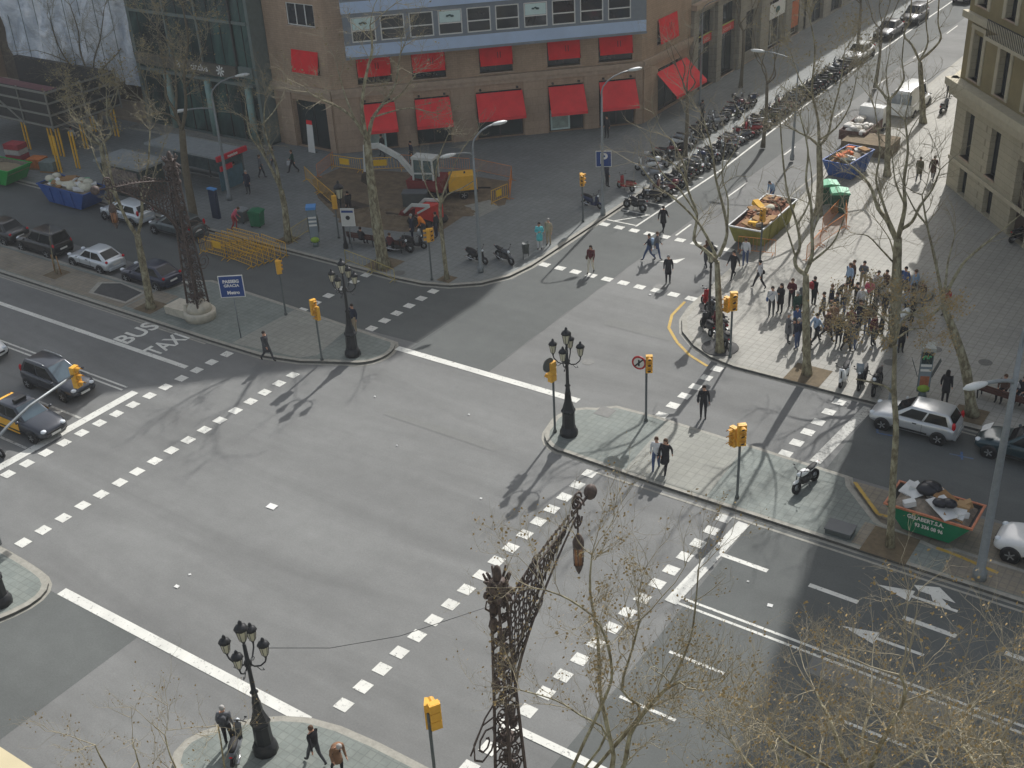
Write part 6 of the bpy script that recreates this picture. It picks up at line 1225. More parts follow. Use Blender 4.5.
def body_mesh(pose):
    J = skeleton(pose); names = list(J); idx = {n: i for i, n in enumerate(names)}
    me = bpy.data.meshes.new('person'); me.from_pydata([J[n] for n in names], [(idx[a], idx[b]) for a, b, _ in BONES], [])
    o = bpy.data.objects.new('tmp', me); COL.objects.link(o); o.modifiers.new('k', 'SKIN'); sv = me.skin_vertices[0].data
    for n in names:
        k = n if n in RAD else n[:-1]; sv[idx[n]].radius = RAD[k]; sv[idx[n]].use_root = (n == 'pelvis')
    sb = o.modifiers.new('s', 'SUBSURF'); sb.levels = 1; sb.render_levels = 1
    dg = bpy.context.evaluated_depsgraph_get(); m2 = bpy.data.meshes.new_from_object(o.evaluated_get(dg)); bpy.data.objects.remove(o); bpy.data.meshes.remove(me)
    def dist(p, a, b):
        ab = b-a; t = max(0, min(1, (p-a).dot(ab)/max(1e-9, ab.length_squared))); return (p-a-ab*t).length
    order = dict(s=0, c=1, t=2, b=3); b = MB()
    vs = [v.co.copy() for v in m2.vertices]; b.v = [tuple(v) for v in vs]
    for p in m2.polygons:
        c = p.center; best = min(BONES, key=lambda B: dist(c, J[B[0]], J[B[1]])*(1.0 if B[2] != 't' or B[0] != 'pelvis' else 1.3))
        mi = order[best[2]]
        b.f.append(list(p.vertices)); b.mi.append(mi); b.sm.append(True)
    # fingers and thumb of each hand, nose and ears
    for s, k in (('l', 1), ('r', -1)):
        w_, h_ = J['wr'+s], J['ha'+s]; d = (h_-w_).normalized(); side = d.cross(V(0, 1, 0)); side = side.normalized() if side.length > .1 else V(1, 0, 0); inn = d.cross(side).normalized()*(-k)
        for j, L in enumerate((.062, .07, .066, .052)):
            r0 = h_+side*(.024-.016*j)-d*.005; b.tube([r0, r0+d*L*.55+inn*.004, r0+d*L+inn*.02], [.009, .008, .006], 5, 0)
        r0 = w_+d*.02+side*.026; b.tube([r0, r0+side*.02+d*.03, r0+side*.022+d*.055+inn*.012], [.011, .009, .007], 5, 0)
    hd = J['head']; b.ball(hd+V(.088, 0, -.02), (.022, .014, .022), 6, 4, 0)
    for k in (1, -1): b.ball(hd+V(-.005, k*.088, -.01), (.02, .01, .03), 6, 4, 0)
    bpy.data.meshes.remove(m2); return b, J
BODY = {}
for ps_ in ('stand', 'walk', 'walk2', 'fold', 'phone', 'bend', 'sit'):
    b, J = body_mesh(ps_); o = b.build('person', [M_skin, M_cloth, M_trous, M_shoe]); me = o.data; bpy.data.objects.remove(o)
    hd = J['head']; kids = {}
    b = MB(); b.ball(hd+V(-.022, 0, .03), (.094, .094, .098), 10, 8); o = b.build('hair', M_hair); kids['hair'] = o.data; bpy.data.objects.remove(o)
    b = MB(); b.ball(hd+V(-.025, 0, .03), (.096, .098, .1), 10, 8); b.loft([[tuple(hd+V(-.06+.05*cos(a)*f, .1*sin(a)*f, z)) for a in [2*PI*q/10 for q in range(10)]] for f, z in ((.9, .04), (1.05, -.05), (1.0, -.16), (.7, -.24))]); o = b.build('hair', M_hair); kids['longhair'] = o.data; bpy.data.objects.remove(o)
    b = MB(); [b.ball(hd+V(.078, k*.032, .012), (.01, .014, .009), 6, 4) for k in (1, -1)]; b.ball(hd+V(.079, 0, -.055), (.008, .026, .006), 6, 4); o = b.build('face', mat('eyes and mouth', (60, 36, 34), .6, var=0)); kids['face'] = o.data; bpy.data.objects.remove(o)
    # coat: skirt of cloth from the chest down to mid thigh
    if ps_ != 'sit':
        b = MB(); secs = []; cz, wz, pz = J['chest'], J['waist'], J['pelvis']
        kl, kr = J['knl'], J['knr']; mid = (kl+kr)/2; spread = abs(kl.x-kr.x)/2
        for c, rx, ry in ((cz+V(0, 0, .14), .1, .165), (cz, .135, .19), (wz, .125, .165), (pz, .15, .175), (pz.lerp(mid, .45), .155+spread*.4, .185), (pz.lerp(mid, .8), .165+spread*.75, .19)):
            secs.append([tuple(c+V(rx*cos(a), ry*sin(a), 0)) for a in [2*PI*q/12 for q in range(12)]])
        b.loft(secs, 0, True); o = b.build('coat', M_cloth); kids['coat'] = o.data; bpy.data.objects.remove(o)
    else:
        b = MB(); cz, wz, pz = J['chest'], J['waist'], J['pelvis']; b.loft([[tuple(c+V(rx*cos(a), ry*sin(a), 0)) for a in [2*PI*q/12 for q in range(12)]] for c, rx, ry in ((cz+V(0, 0, .14), .1, .165), (cz, .135, .19), (wz, .13, .175), (pz+V(0, 0, -.03), .15, .18))]); o = b.build('coat', M_cloth); kids['coat'] = o.data; bpy.data.objects.remove(o)
    c = J['chest']; b = MB(); b.loft([[tuple(c+V(-.15-.12*f, y, z)) for y, z in ((-.13, -.2), (.13, -.2), (.13, .12), (.08, .17), (-.08, .17), (-.13, .12))] for f in (0, .6, 1)]); o = b.build('backpack', M_bagm); kids['backpack'] = o.data; bpy.data.objects.remove(o)
    h_ = J['har']; b = MB(); b.loft([[tuple(h_+V(x, y, z)) for x, z in ((-.17, -.4), (.17, -.4), (.14, -.1), (-.14, -.1))] for y in (-.06, .04)], 0, False); b.tube([h_+V(-.08, 0, -.1), h_+V(0, 0, 0), h_+V(.08, 0, -.1)], .008, 4); o = b.build('bag', M_bagm); kids['bag'] = o.data; bpy.data.objects.remove(o)
    w_ = J['pelvis']; b = MB(); b.ball(w_+V(-.02, -.24, .0), (.16, .07, .14), 8, 6); b.tube([w_+V(-.02, -.22, .1), J['chest']+V(.12, -.02, .05), J['neck']+V(0, .1, -.02), J['chest']+V(-.13, .0, 0), w_+V(-.05, -.2, .1)], .014, 4); o = b.build('shoulder_bag', M_bagm); kids['sbag'] = o.data; bpy.data.objects.remove(o)
    BODY[ps_] = (me, kids)
def person(px, py, pose, face, top, bot, hair, label, coat=False, long=False, extra=None, h=1.75, z=.13, xc=None, loc=None, group=None, seat=0.0):
    """px,py: where the feet stand; face: heading in degrees, 0 = +X along the avenue"""
    me, kids = BODY[pose]; o = bpy.data.objects.new('person', me); COL.objects.link(o)
    x, y = loc or at(px, py, z); o.location = (x, y, z+seat); o.rotation_euler = (0, 0, rad(face)); o.scale = (h/1.72,)*3
    tag(o, label, 'person', group)
    for i, m_ in ((1, cloth(top)), (2, cloth(bot))): o.material_slots[i].link = 'OBJECT'; o.material_slots[i].material = m_
    def kid(key, nm, m_):
        c = bpy.data.objects.new(nm, kids[key]); COL.objects.link(c); c.parent = o; c.material_slots[0].link = 'OBJECT'; c.material_slots[0].material = m_
    kid('longhair' if long else 'hair', 'hair', HAIRS[hair]); kid('face', 'face', MATS['eyes and mouth'])
    if coat: kid('coat', 'coat', cloth(top))
    for e in (extra or []):
        k, c = e; kid(k, {'sbag': 'shoulder_bag'}.get(k, k), cloth(c))
    return o
P = person
P(268, 361, 'walk', 0, 'dgrey', 'dgrey', 'dark', 'man in a dark grey coat walking across the left island', True)
P(355, 333, 'stand', -90, 'navy', 'beige', 'dark', 'person in a navy top standing directly behind the far left lantern post', extra=[('bag', 'white')], z=0)
P(591, 273, 'walk2', -80, 'maroon', 'cream', 'dark', 'woman in a maroon coat and white trousers crossing at the left corner', False, True, [('sbag', 'brown')], z=0)
P(663, 232, 'walk', 100, 'black', 'black', 'black', 'man in a black coat walking up the crossing, farthest of the crossing group', True, z=0)
P(649, 261, 'walk', -165, 'navy', 'jeans', 'dark', 'man with a navy jacket and pale shirt striding in the middle of the crossing', z=0, extra=[('backpack', 'lblue')])
P(657, 259, 'walk2', 15, 'grey', 'jeans', 'brown', 'person in a grey top carrying a white bag beside the striding man', z=0, extra=[('bag', 'white')])
P(668, 283, 'stand', -60, 'black', 'black', 'grey', 'grey haired man in black standing on the side street crossing', True, z=0)
P(706, 268, 'walk2', 150, 'tan', 'dgrey', 'brown', 'woman in a tan top carrying a white bag behind the lantern globe', z=0, extra=[('bag', 'white')], long=True)
P(733, 279, 'walk', -100, 'black', 'black', 'black', 'man all in black walking at the end of the side street crossing')
P(745, 266, 'walk2', 110, 'white', 'jeans', 'brown', 'person in a white top and jeans by the near end of the yellow skip')
P(759, 289, 'walk', 170, 'white', 'black', 'black', 'man in a white shirt and black waistcoat striding across the plaza', extra=[('sbag', 'black')])
# plaza crowd
P(771, 316, 'stand', -70, 'white', 'dgrey', 'dark', 'man in a white shirt with a blue bag, leftmost in the plaza crowd', extra=[('sbag', 'blue')])
P(780, 313, 'fold', -110, 'black', 'black', 'dark', 'long haired woman in a long black coat beside the man with the blue bag', True, True)
P(791, 308, 'fold', -90, 'maroon', 'black', 'brown', 'person in a maroon top with folded arms behind the dark green jacket')
P(796, 321, 'stand', 150, 'green', 'black', 'grey', 'grey haired person in a dark green jacket left of the plaza tree', True)
P(802, 312, 'stand', -40, 'grey', 'black', 'brown', 'person in a pale grey top just left of the plaza tree trunk')
P(813, 306, 'stand', 60, 'black', 'black', 'dark', 'person in black with a red backpack right of the plaza tree trunk', extra=[('backpack', 'red')])
P(815, 344, 'walk', 60, 'lblue', 'black', 'black', 'man in a pale blue shirt and dark jacket walking right of the plaza tree trunk', extra=[('sbag', 'navy')])
P(787, 343, 'fold', 10, 'grey', 'dgrey', 'grey', 'woman in pale grey leaning over a buggy in the plaza crowd', True)
P(795, 336, 'phone', -20, 'blue', 'dgrey', 'dark', 'person in a blue top behind the woman in pale grey')
P(797, 349, 'stand', 160, 'navy', 'jeans', 'grey', 'grey haired man in a navy jacket and jeans nearest the plaza tree trunk')
P(806, 352, 'walk2', 80, 'black', 'black', 'brown', 'person in black half hidden behind the plaza tree trunk')
P(830, 314, 'stand', 30, 'navy', 'navy', 'brown', 'tall man in a long navy coat with his back turned in the plaza queue', True)
P(838, 306, 'bend', -10, 'black', 'dgrey', 'dark', 'person in black leaning forward in the plaza queue')
P(848, 292, 'stand', -120, 'lblue', 'black', 'brown', 'woman in a pale blue top and black trousers in the plaza queue', False, True)
P(852, 289, 'stand', -150, 'brown', 'black', 'brown', 'tall man in a brown jacket behind the woman in pale blue')
P(862, 290, 'fold', -90, 'grey', 'beige', 'black', 'man in a pale grey shirt and beige trousers at the back of the queue')
for i_, (px, py, ps_, f_, t_, b_, h_, l_, c_) in enumerate([(835, 322, 'fold', 200, 'dgrey', 'black', 'dark', 'person in a dark grey coat in the thick of the plaza queue', True), (843, 318, 'stand', 20, 'navy', 'jeans', 'brown', 'person in a navy top with jeans in the thick of the plaza queue', False),
    (855, 312, 'phone', -140, 'black', 'dgrey', 'black', 'person in black lifting a phone in the back half of the plaza queue', False), (866, 336, 'stand', 90, 'brown', 'jeans', 'dark', 'person in a brown top under the lower left of the twiggy crown', False), (876, 300, 'fold', -60, 'white', 'dgrey', 'dark', 'person in white near the stone ring', False),
    (838, 345, 'stand', 120, 'black', 'black', 'dark', 'person in a long black coat at the lower end of the plaza queue', True), (872, 345, 'stand', -20, 'maroon', 'dgrey', 'dark', 'person in maroon below the left of the twiggy crown', False), (884, 318, 'stand', 160, 'dgrey', 'black', 'grey', 'grey haired person in dark grey in front of the stone ring', True),
    (912, 322, 'fold', -150, 'black', 'black', 'brown', 'person in black behind the right half of the twiggy crown', True), (905, 318, 'stand', 40, 'lblue', 'navy', 'brown', 'person in faded blue behind the right half of the twiggy crown', False), (822, 322, 'walk2', 210, 'dgrey', 'dgrey', 'dark', 'person in grey walking between the tree trunk and the queue', False)]):
    P(px, py, ps_, f_, t_, b_, h_, l_, c_)
P(826, 340, 'walk', -30, 'brown', 'black', 'brown', 'person in a dark brown coat striding in the front of the queue', True)
P(832, 333, 'stand', 100, 'tan', 'black', 'blond', 'fair haired person in a tan coat behind the striding brown coat', True)
P(845, 352, 'walk2', 40, 'black', 'black', 'dark', 'person in black at the front edge of the twiggy crown', True)
P(852, 350, 'stand', 80, 'dgrey', 'jeans', 'brown', 'person in a grey coat and jeans at the front edge of the twiggy crown')
P(849, 338, 'fold', -60, 'maroon', 'black', 'black', 'person in a maroon coat left of the twiggy crown', True)
P(858, 330, 'phone', -30, 'navy', 'navy', 'dark', 'person in navy holding up a phone under the twiggy crown')
P(860, 316, 'stand', 120, 'white', 'grey', 'grey', 'grey haired person in white at the left of the twiggy crown')
P(868, 308, 'fold', -90, 'pink', 'dgrey', 'brown', 'person in a pinkish top left behind the twiggy crown', long=True)
P(873, 322, 'stand', 0, 'black', 'black', 'dark', 'person in black within the group under the twiggy crown', True)
P(885, 293, 'sit', -110, 'brown', 'black', 'dark', 'person in dark brown sitting on the left of the stone ring', seat=.07)
P(903, 296, 'stand', -100, 'blue', 'dgrey', 'black', 'man in a blue top right of the big plaza tree')
P(913, 299, 'stand', 160, 'lblue', 'dgrey', 'brown', 'man in a faded blue jacket beside the man in the blue top')
P(922, 306, 'bend', -100, 'brown', 'grey', 'brown', 'person in brown bending at the right of the stone ring')
P(945, 316, 'fold', -120, 'red', 'black', 'dark', 'person in a red top beside the leaning tree trunk', extra=[('sbag', 'white')])
P(890, 332, 'stand', 60, 'grey', 'black', 'brown', 'person in grey half hidden under the middle of the twiggy crown')
P(900, 352, 'stand', -60, 'black', 'black', 'black', 'person in black standing in shade below the twiggy crown', True)
P(880, 342, 'walk2', 200, 'dgrey', 'black', 'dark', 'person in dark grey walking under the twiggy crown')
P(944, 403, 'stand', 90, 'black', 'black', 'black', 'long haired woman in black at the phone kiosk', True, True)
P(1002, 400, 'sit', -100, 'brown', 'black', 'brown', 'person in brown on the left end of the long bench', seat=.05)
P(1013, 398, 'sit', 80, 'white', 'jeans', 'brown', 'person in a white shirt in the middle of the long bench', seat=.05, loc=(at(1011, 402, .13)))
P(1021, 402, 'sit', -100, 'black', 'black', 'black', 'person in black on the right end of the long bench', seat=.05)
# crossing the lateral
P(703, 418, 'stand', -60, 'black', 'black', 'dark', 'woman in a black suit walking across the lateral road with folded hands', extra=[('sbag', 'black')], z=0)
P(656, 471, 'walk2', -70, 'white', 'jeans', 'brown', 'man in a white shirt and jeans, left of the couple on the right island', z=.02)
P(665, 473, 'walk', -80, 'black', 'black', 'brown', 'woman in a black coat with a bag, right of the couple on the right island', True, extra=[('sbag', 'black')], z=.02, long=True)
# left corner
P(540, 249, 'fold', -60, 'cyan', 'white', 'black', 'woman in a turquoise jacket and white trousers standing on the left corner', coat=True)
P(549, 245, 'stand', -90, 'beige', 'beige', 'grey', 'grey haired man in beige standing beside the woman in turquoise')
P(607, 187, 'stand', 60, 'navy', 'black', 'dark', 'person standing right behind the parking sign, only legs showing')
P(607, 138, 'stand', -90, 'black', 'black', 'dark', 'person in black in front of the rightmost corner shop opening')
P(412, 164, 'stand', -120, 'navy', 'black', 'black', 'man in a navy jacket standing between the digger cab and the shop window')
P(383, 157, 'walk2', -160, 'black', 'dgrey', 'dark', 'person in black walking past the lit shop window', z=.13)
P(275, 170, 'walk2', -120, 'grey', 'dgrey', 'brown', 'person in a pale grey top left of the shop banner')
P(294, 173, 'walk', -150, 'green', 'black', 'brown', 'person in a dark green jacket with a white bag below the shop banner', extra=[('bag', 'white')])
P(413, 240, 'stand', -150, 'navy', 'navy', 'grey', 'grey haired man in a navy coat watching the small loader', True)
P(425, 238, 'bend', 200, 'orange', 'dgrey', 'brown', 'worker in an orange vest beside the small loader')
P(437, 238, 'stand', -170, 'black', 'navy', 'dark', 'worker in dark clothes right of the small loader')
P(350, 216, 'walk', 150, 'black', 'black', 'dark', 'worker in black stepping over the pipe above the white sign')
P(362, 247, 'sit', 95, 'black', 'black', 'dark', 'man in black reading on the left bench, his back turned', seat=.02)
P(391, 253, 'sit', 95, 'maroon', 'black', 'brown', 'person in maroon on the bench right of the big plane tree', seat=.02)
P(235, 230, 'bend', 40, 'pink', 'red', 'brown', 'woman in pink bending beside the dark bin near the yellow barriers')
P(249, 194, 'stand', -80, 'navy', 'black', 'grey', 'tall grey haired man in navy at the end of the bus shelter', True)
P(237, 185, 'stand', 120, 'dgrey', 'black', 'dark', 'person in dark grey waiting beside the bus shelter')
P(262, 178, 'walk2', 60, 'grey', 'dgrey', 'brown', 'person in grey walking behind the bus shelter queue')
P(918, 182, 'walk2', 95, 'olive', 'dgrey', 'dark', 'left of the two people walking away up the sunny side street pavement', True)
P(932, 181, 'walk', 95, 'brown', 'dgrey', 'brown', 'right of the two people walking away up the sunny side street pavement', True)
P(948, 98, 'stand', -90, 'black', 'black', 'dark', 'dark figure near the corner of the cream building at the top right', True)
P(772, 202, 'bend', -100, 'lblue', 'blue', 'dark', 'worker in blue bending over the far side of the yellow skip', z=0)
P(702, 122, 'stand', 60, 'dgrey', 'black', 'dark', 'person standing by the side street shopfronts beyond the red awning', z=.13)
# near island
P(317, 764, 'walk', 175, 'black', 'dgrey', 'brown', 'man in a black jacket, left of the elderly pair on the near island', h=1.68)
P(338, 772, 'bend', -20, 'tan', 'black', 'grey', 'stooped person in a brown coat, right of the pair on the near island', True)
P(230, 745, 'stand', 120, 'grey', 'black', 'grey', 'person in grey beside the scooter on the near island', extra=[('backpack', 'dgrey')])
P(30, 140, 'stand', 0, 'white', 'navy', 'dark', 'worker in white under the raised site enclosure', loc=at(75, 148, .13))
# ================================================================== trees
g = G('plane bark'); v1 = g.noise(g.map((1, 1, .5)), 5.0, 4, .6, .4); v2 = g.noise(g.map(), 16, 3, .6)
M_bark = g.out(g.mix(g.ramp(v1, [(.38, lin((108, 100, 80))), (.5, lin((138, 132, 108))), (.62, lin((164, 160, 134)))]), g.ramp(v2, [(.3, g3(.86)), (.7, g3(1.1))]), 1.0, 'MULTIPLY'), .9, .15)
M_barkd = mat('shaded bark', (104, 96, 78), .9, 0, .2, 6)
M_twig = mat('twig bark', (148, 140, 118), .9, 0, .15, 4); M_seed = mat('dry plane seed and leaf', (158, 136, 92), .9, 0, .3, 8); M_bud = mat('pale olive bud', (146, 134, 96), .9, 0, .25, 8)
def tree(base, limbs, r0, label, twig=3, tl=1.6, leaf=0.0, seed=1, z=.13, name='plane_tree', dens=1.0, leafm=None, up=.5, bark=None, leafsz=.05, tr=.011, spread=1.0):
    """base: plan point; limbs: list of polylines of Vectors (world), first is the trunk; twigs grow from every limb"""
    rn = random.Random(seed); t = thing(name, label, 'tree', base); t.location.z = z; O = Vector((base[0], base[1], z)); bark = bark or M_bark
    loc = lambda p: Vector(p)-O
    def smooth(pts):
        pts = [loc(p) for p in pts]; out = []
        for i in range(len(pts)-1):
            p0 = pts[max(i-1, 0)]; p1 = pts[i]; p2 = pts[i+1]; p3 = pts[min(i+2, len(pts)-1)]
            for k in range(3):
                u = k/3; out.append(.5*((2*p1)+(p2-p0)*u+(2*p0-5*p1+4*p2-p3)*u*u+(3*p1-p0-3*p2+p3)*u**3))
        out.append(pts[-1]); return out
    trunk = smooth(limbs[0][0]); b = MB(); n = len(trunk)
    rt = limbs[0][2]; rs = [r0+(rt-r0)*k/(n-1) for k in range(n)]; rs[0] *= 1.35; rs = [r*(1+rn.uniform(-.04, .06)) for r in rs]
    b.tube(trunk, rs, 10); b.build('trunk', bark, t)
    cb, tw, lf = MB(), MB(), MB()
    def leafclump(p):
        for _ in range(rn.choice((1, 1, 2))):
            c = p+Vector((rn.gauss(0, .07), rn.gauss(0, .07), rn.gauss(0, .07))); s_ = leafsz*rn.uniform(.6, 1.5); u = Vector((rn.gauss(0, 1), rn.gauss(0, 1), rn.gauss(0, 1))).normalized(); v_ = u.orthogonal().normalized()
            lf.add([c-u*s_-v_*s_*.5, c+u*s_*.2-v_*s_*.7, c+u*s_, c-u*s_*.1+v_*s_*.7], [(0, 1, 2, 3)], 0)
    def grow(p, d, L, r, lev):
        k = 4; pts = [p]; 
        for i in range(k):
            d = (d+Vector((rn.gauss(0, .16), rn.gauss(0, .16), rn.gauss(0, .12)+.06*up))).normalized(); pts.append(pts[-1]+d*L/k)
        (cb if r > .03 else tw).tube(pts, [r*(1-.65*i/k) for i in range(k+1)], 4 if r < .04 else 6, 0, False)
        if lev > 0:
            for i in range(1, k+1):
                for _ in range(rn.choice((1, 1, 2)) if rn.random() < .85*dens else 0):
                    a = Vector((rn.gauss(0, 1), rn.gauss(0, 1), rn.gauss(0, .7))).normalized(); nd = (d*.75+a*.75*spread+Vector((0, 0, .35*up))).normalized(); grow(pts[i], nd, L*rn.uniform(.45, .75), r*.52, lev-1)
        if leaf and lev <= 1:
            for q in pts[1:]:
                if rn.random() < leaf: leafclump(q)
    for pl, ra, rb in limbs[1:]:
        bare = rb < 0; rb = abs(rb)
        pts = smooth(pl); n = len(pts); rs = [ra+(rb-ra)*k/(n-1) for k in range(n)]; rs = [r*(1.12 if i % 4 == 2 else .98) for i, r in enumerate(rs)]; cb.tube(pts, rs, 8)
        tot = sum((pts[i+1]-pts[i]).length for i in range(n-1)); cnt = max(2, int(tot*.9*dens)); 
        if bare: continue
        for _ in range(cnt):
            i = rn.randrange(max(1, int(n*.35)), n); dd = (pts[i]-pts[max(0, i-1)]).normalized(); a = Vector((rn.gauss(0, 1), rn.gauss(0, 1), rn.gauss(0, .4))).normalized()
            grow(pts[i], (dd*.6+a*.8*spread+Vector((0, 0, .5*up))).normalized(), tl*rn.uniform(.6, 1.2), min(rb*.8, tr*2.6), twig-1)
        for _ in range(2): dd = (pts[-1]-pts[-2]).normalized(); a = Vector((rn.gauss(0, .5), rn.gauss(0, .5), rn.gauss(0, .3))); grow(pts[-1], (dd+a).normalized(), tl*rn.uniform(.9, 1.3), min(rb*.85, tr*3), twig-1)
    cr = cb.build('crown', bark, t)
    if tw.v: tw.build('twigs', M_twig, cr, fix=False)
    if lf.v: lf.build('dry_leaves', leafm or M_seed, cr, fix=False)
    return t
def PL(base, pts, offs=0.0):
    """limb from pixels on the upright plane through base; offs gives the depth of each point behind that plane"""
    o = offs if hasattr(offs, '__len__') else [offs*k/(len(pts)-1) for k in range(len(pts))]
    return [av(base, px, py, o[i]) for i, (px, py) in enumerate(pts)]
def auto_limbs(base, trunkp, n, hgt_, spread, r, seed, jit=.25):
    rn = random.Random(seed); F0 = trunkp[-1]; out = []
    for k in range(n):
        a = 2*PI*k/n+rn.uniform(-.4, .4); rr = spread*rn.uniform(.6, 1.1); hh = hgt_*rn.uniform(.75, 1.05); u = Vector((cos(a), sin(a), 0))
        pts = [F0, F0+u*rr*.35+Vector((0, 0, hh*.22)), F0+u*rr*.7+Vector((0, 0, hh*.55)), F0+u*rr+Vector((0, 0, hh))]; pts = [pts[0]]+[p+Vector((rn.gauss(0, jit), rn.gauss(0, jit), 0)) for p in pts[1:]]
        out.append((pts, r*.6, r*.18))
        if rn.random() < .7: q = pts[2]; a2 = a+rn.choice((-1, 1))*rn.uniform(.6, 1.1); u2 = Vector((cos(a2), sin(a2), 0)); out.append(([q, q+u2*rr*.3+Vector((0, 0, hh*.2)), q+u2*rr*.5+Vector((0, 0, hh*.5))], r*.35, r*.14))
    return out
def ground_pt(p, z=.13): x, y = p; return Vector((x, y, z))
# tree A: plaza corner
A = at(720, 352, .13); tp = PL(A, [(720, 352), (719, 310), (717, 262)])
tree(A, [(tp, .2, .13)]+[(PL(A, p, o), a, b_) for p, o, a, b_ in [
    ([(717, 262), (705, 250), (694, 240), (697, 215), (688, 190), (684, 165), (672, 140)], 2.0, .1, .035), ([(717, 258), (700, 225), (676, 200), (655, 185), (640, 165)], -1.5, .07, .025), ([(719, 256), (727, 235), (724, 210), (716, 180), (712, 150), (704, 120)], -1.0, .09, .03), ([(727, 235), (728, 200), (722, 175), (726, 140)], 1.5, .05, .02),
    ([(697, 215), (680, 190), (660, 170), (650, 140)], 1.5, .05, .02), ([(690, 195), (680, 170), (665, 160)], -1.0, .04, .02), ([(716, 180), (735, 150), (745, 120)], 2, .04, .02)]], .2, 'bare plane tree rising through the scooters on the plaza corner', 3, 1.5, 0, 3, dens=.8, tr=.011)
B = at(807, 374, .13); tp = PL(B, [(807, 374), (806, 320), (806, 275)])
tree(B, [(tp, .2, .14)]+[(PL(B, p, o), a, b_) for p, o, a, b_ in [
    ([(806, 275), (797, 268), (795, 258), (800, 246), (797, 225), (788, 195), (783, 160), (780, 120)], 1.5, .1, .03), ([(806, 272), (812, 255), (812, 235), (811, 205), (806, 180), (808, 150), (800, 115)], -1.2, .1, .03), ([(811, 262), (826, 250), (836, 238), (845, 215)], -1.5, .06, .025), ([(812, 235), (820, 210), (822, 180)], 1.5, .05, .02), ([(797, 225), (808, 205), (812, 180), (806, 140)], 2, .05, .02), ([(795, 255), (787, 230), (778, 205)], -1, .05, .02)]], .2, 'bare plane tree standing in the middle of the plaza crowd', 3, 1.4, 0, 5, dens=.75)
C_ = at(895, 345, .13); tp = PL(C_, [(895, 345), (896, 300), (897, 262), (898, 238)])
tree(C_, [(tp, .3, .2)]+[(PL(C_, p, o), a, b_) for p, o, a, b_ in [
    ([(897, 242), (888, 222), (878, 208), (872, 190), (862, 175), (850, 165)], 2.5, .13, .04), ([(898, 238), (902, 222), (905, 205), (904, 180), (908, 150), (905, 120)], -1.2, .13, .04), ([(900, 230), (912, 222), (920, 206), (932, 190), (940, 170)], -2, .09, .03), ([(898, 240), (889, 220), (882, 200), (876, 180), (880, 150), (875, 110)], 1.5, .09, .03), ([(893, 262), (880, 248), (868, 236), (856, 234)], -2, .05, .02), ([(894, 256), (890, 240), (880, 225)], 1, .04, .02), ([(905, 205), (895, 180), (892, 150)], 1.5, .06, .02)]], .3, 'largest bare plane tree rising from the stone ring in the plaza', 4, 1.7, 0, 7, dens=.8)
D = at(972, 415, .13); tp = PL(D, [(972, 415), (966, 370), (953, 330), (943, 305)])
tree(D, [(tp, .26, .14)]+[(PL(D, p, o), a, b_) for p, o, a, b_ in [
    ([(943, 305), (940, 285), (934, 255), (927, 225), (922, 195)], -1.5, .09, .03), ([(943, 300), (946, 280), (948, 262), (955, 235)], 1.5, .07, .025), ([(947, 292), (962, 265), (980, 248), (1000, 232), (1020, 215)], -1, .07, .02), ([(943, 305), (925, 318), (905, 312), (885, 316)], -1.2, .08, .03), ([(927, 225), (915, 210), (905, 190)], -1, .05, .02)]], .26, 'leaning plane tree between the phone kiosk and the long bench', 3, 1.4, 0, 9, dens=.8)
E_ = at(890, 546, .13); tp = PL(E_, [(890, 546), (893, 480), (896, 430), (894, 390), (895, 345)])
tree(E_, [(tp, .125, .075)]+[(PL(E_, p, o), a, b_) for p, o, a, b_ in [
    ([(895, 345), (890, 325), (875, 312), (858, 305)], 1.0, .05, .02), ([(895, 345), (902, 322), (920, 310), (938, 305)], -.8, .05, .02), ([(894, 395), (888, 388), (878, 384), (856, 379)], -.5, .05, -.03), ([(895, 350), (896, 320), (890, 300)], .8, .05, .02), ([(895, 340), (910, 330), (925, 328)], 1.5, .04, .02), ([(894, 345), (880, 335), (862, 330)], -1.5, .04, .02)]], .15, 'slender plane tree with a brown twiggy crown behind the green skip', 4, .85, .12, 11, dens=1.2, up=.1, leafsz=.035)
Hh_ = at(384, 267, .13); tp = PL(Hh_, [(384, 267), (377, 225), (371, 180), (367, 140)])
tree(Hh_, [(tp, .36, .2)]+[(PL(Hh_, p, o), a, b_) for p, o, a, b_ in [
    ([(368, 142), (372, 120), (382, 105), (395, 85), (400, 55)], 2, .12, .04), ([(367, 140), (355, 120), (340, 108), (322, 100), (308, 92)], -1.5, .1, .03), ([(367, 140), (362, 110), (365, 80), (372, 50), (370, 25)], -1.5, .12, .04), ([(371, 118), (390, 112), (410, 108), (430, 112)], 1.5, .06, .02), ([(355, 120), (345, 95), (338, 70)], 1.5, .06, .02), ([(382, 105), (400, 95), (415, 75)], -2, .06, .02)]], .36, 'big pale plane tree between the two benches on the left corner', 4, 1.7, .02, 13, dens=.9, leafm=M_bud)
I_ = at(447, 279, .13); tp = PL(I_, [(447, 279), (443, 245), (440, 210), (442, 196)])
tree(I_, [(tp, .13, .08)]+[(PL(I_, p, o), a, b_) for p, o, a, b_ in [
    ([(441, 205), (447, 195), (462, 188), (475, 180)], 1, .05, .02), ([(441, 205), (436, 185), (438, 160), (448, 135)], -1, .06, .02), ([(441, 200), (450, 175), (462, 150), (478, 130)], 1, .05, .02), ([(441, 205), (428, 190), (420, 165)], 1, .04, .02)]], .13, 'slim young plane tree left of the double armed street lamp', 3, 1.0, .0, 15, dens=1.0, leafm=M_bud)
J_ = at(288, 241, .13); tp = PL(J_, [(288, 241), (285, 210), (281, 190)])
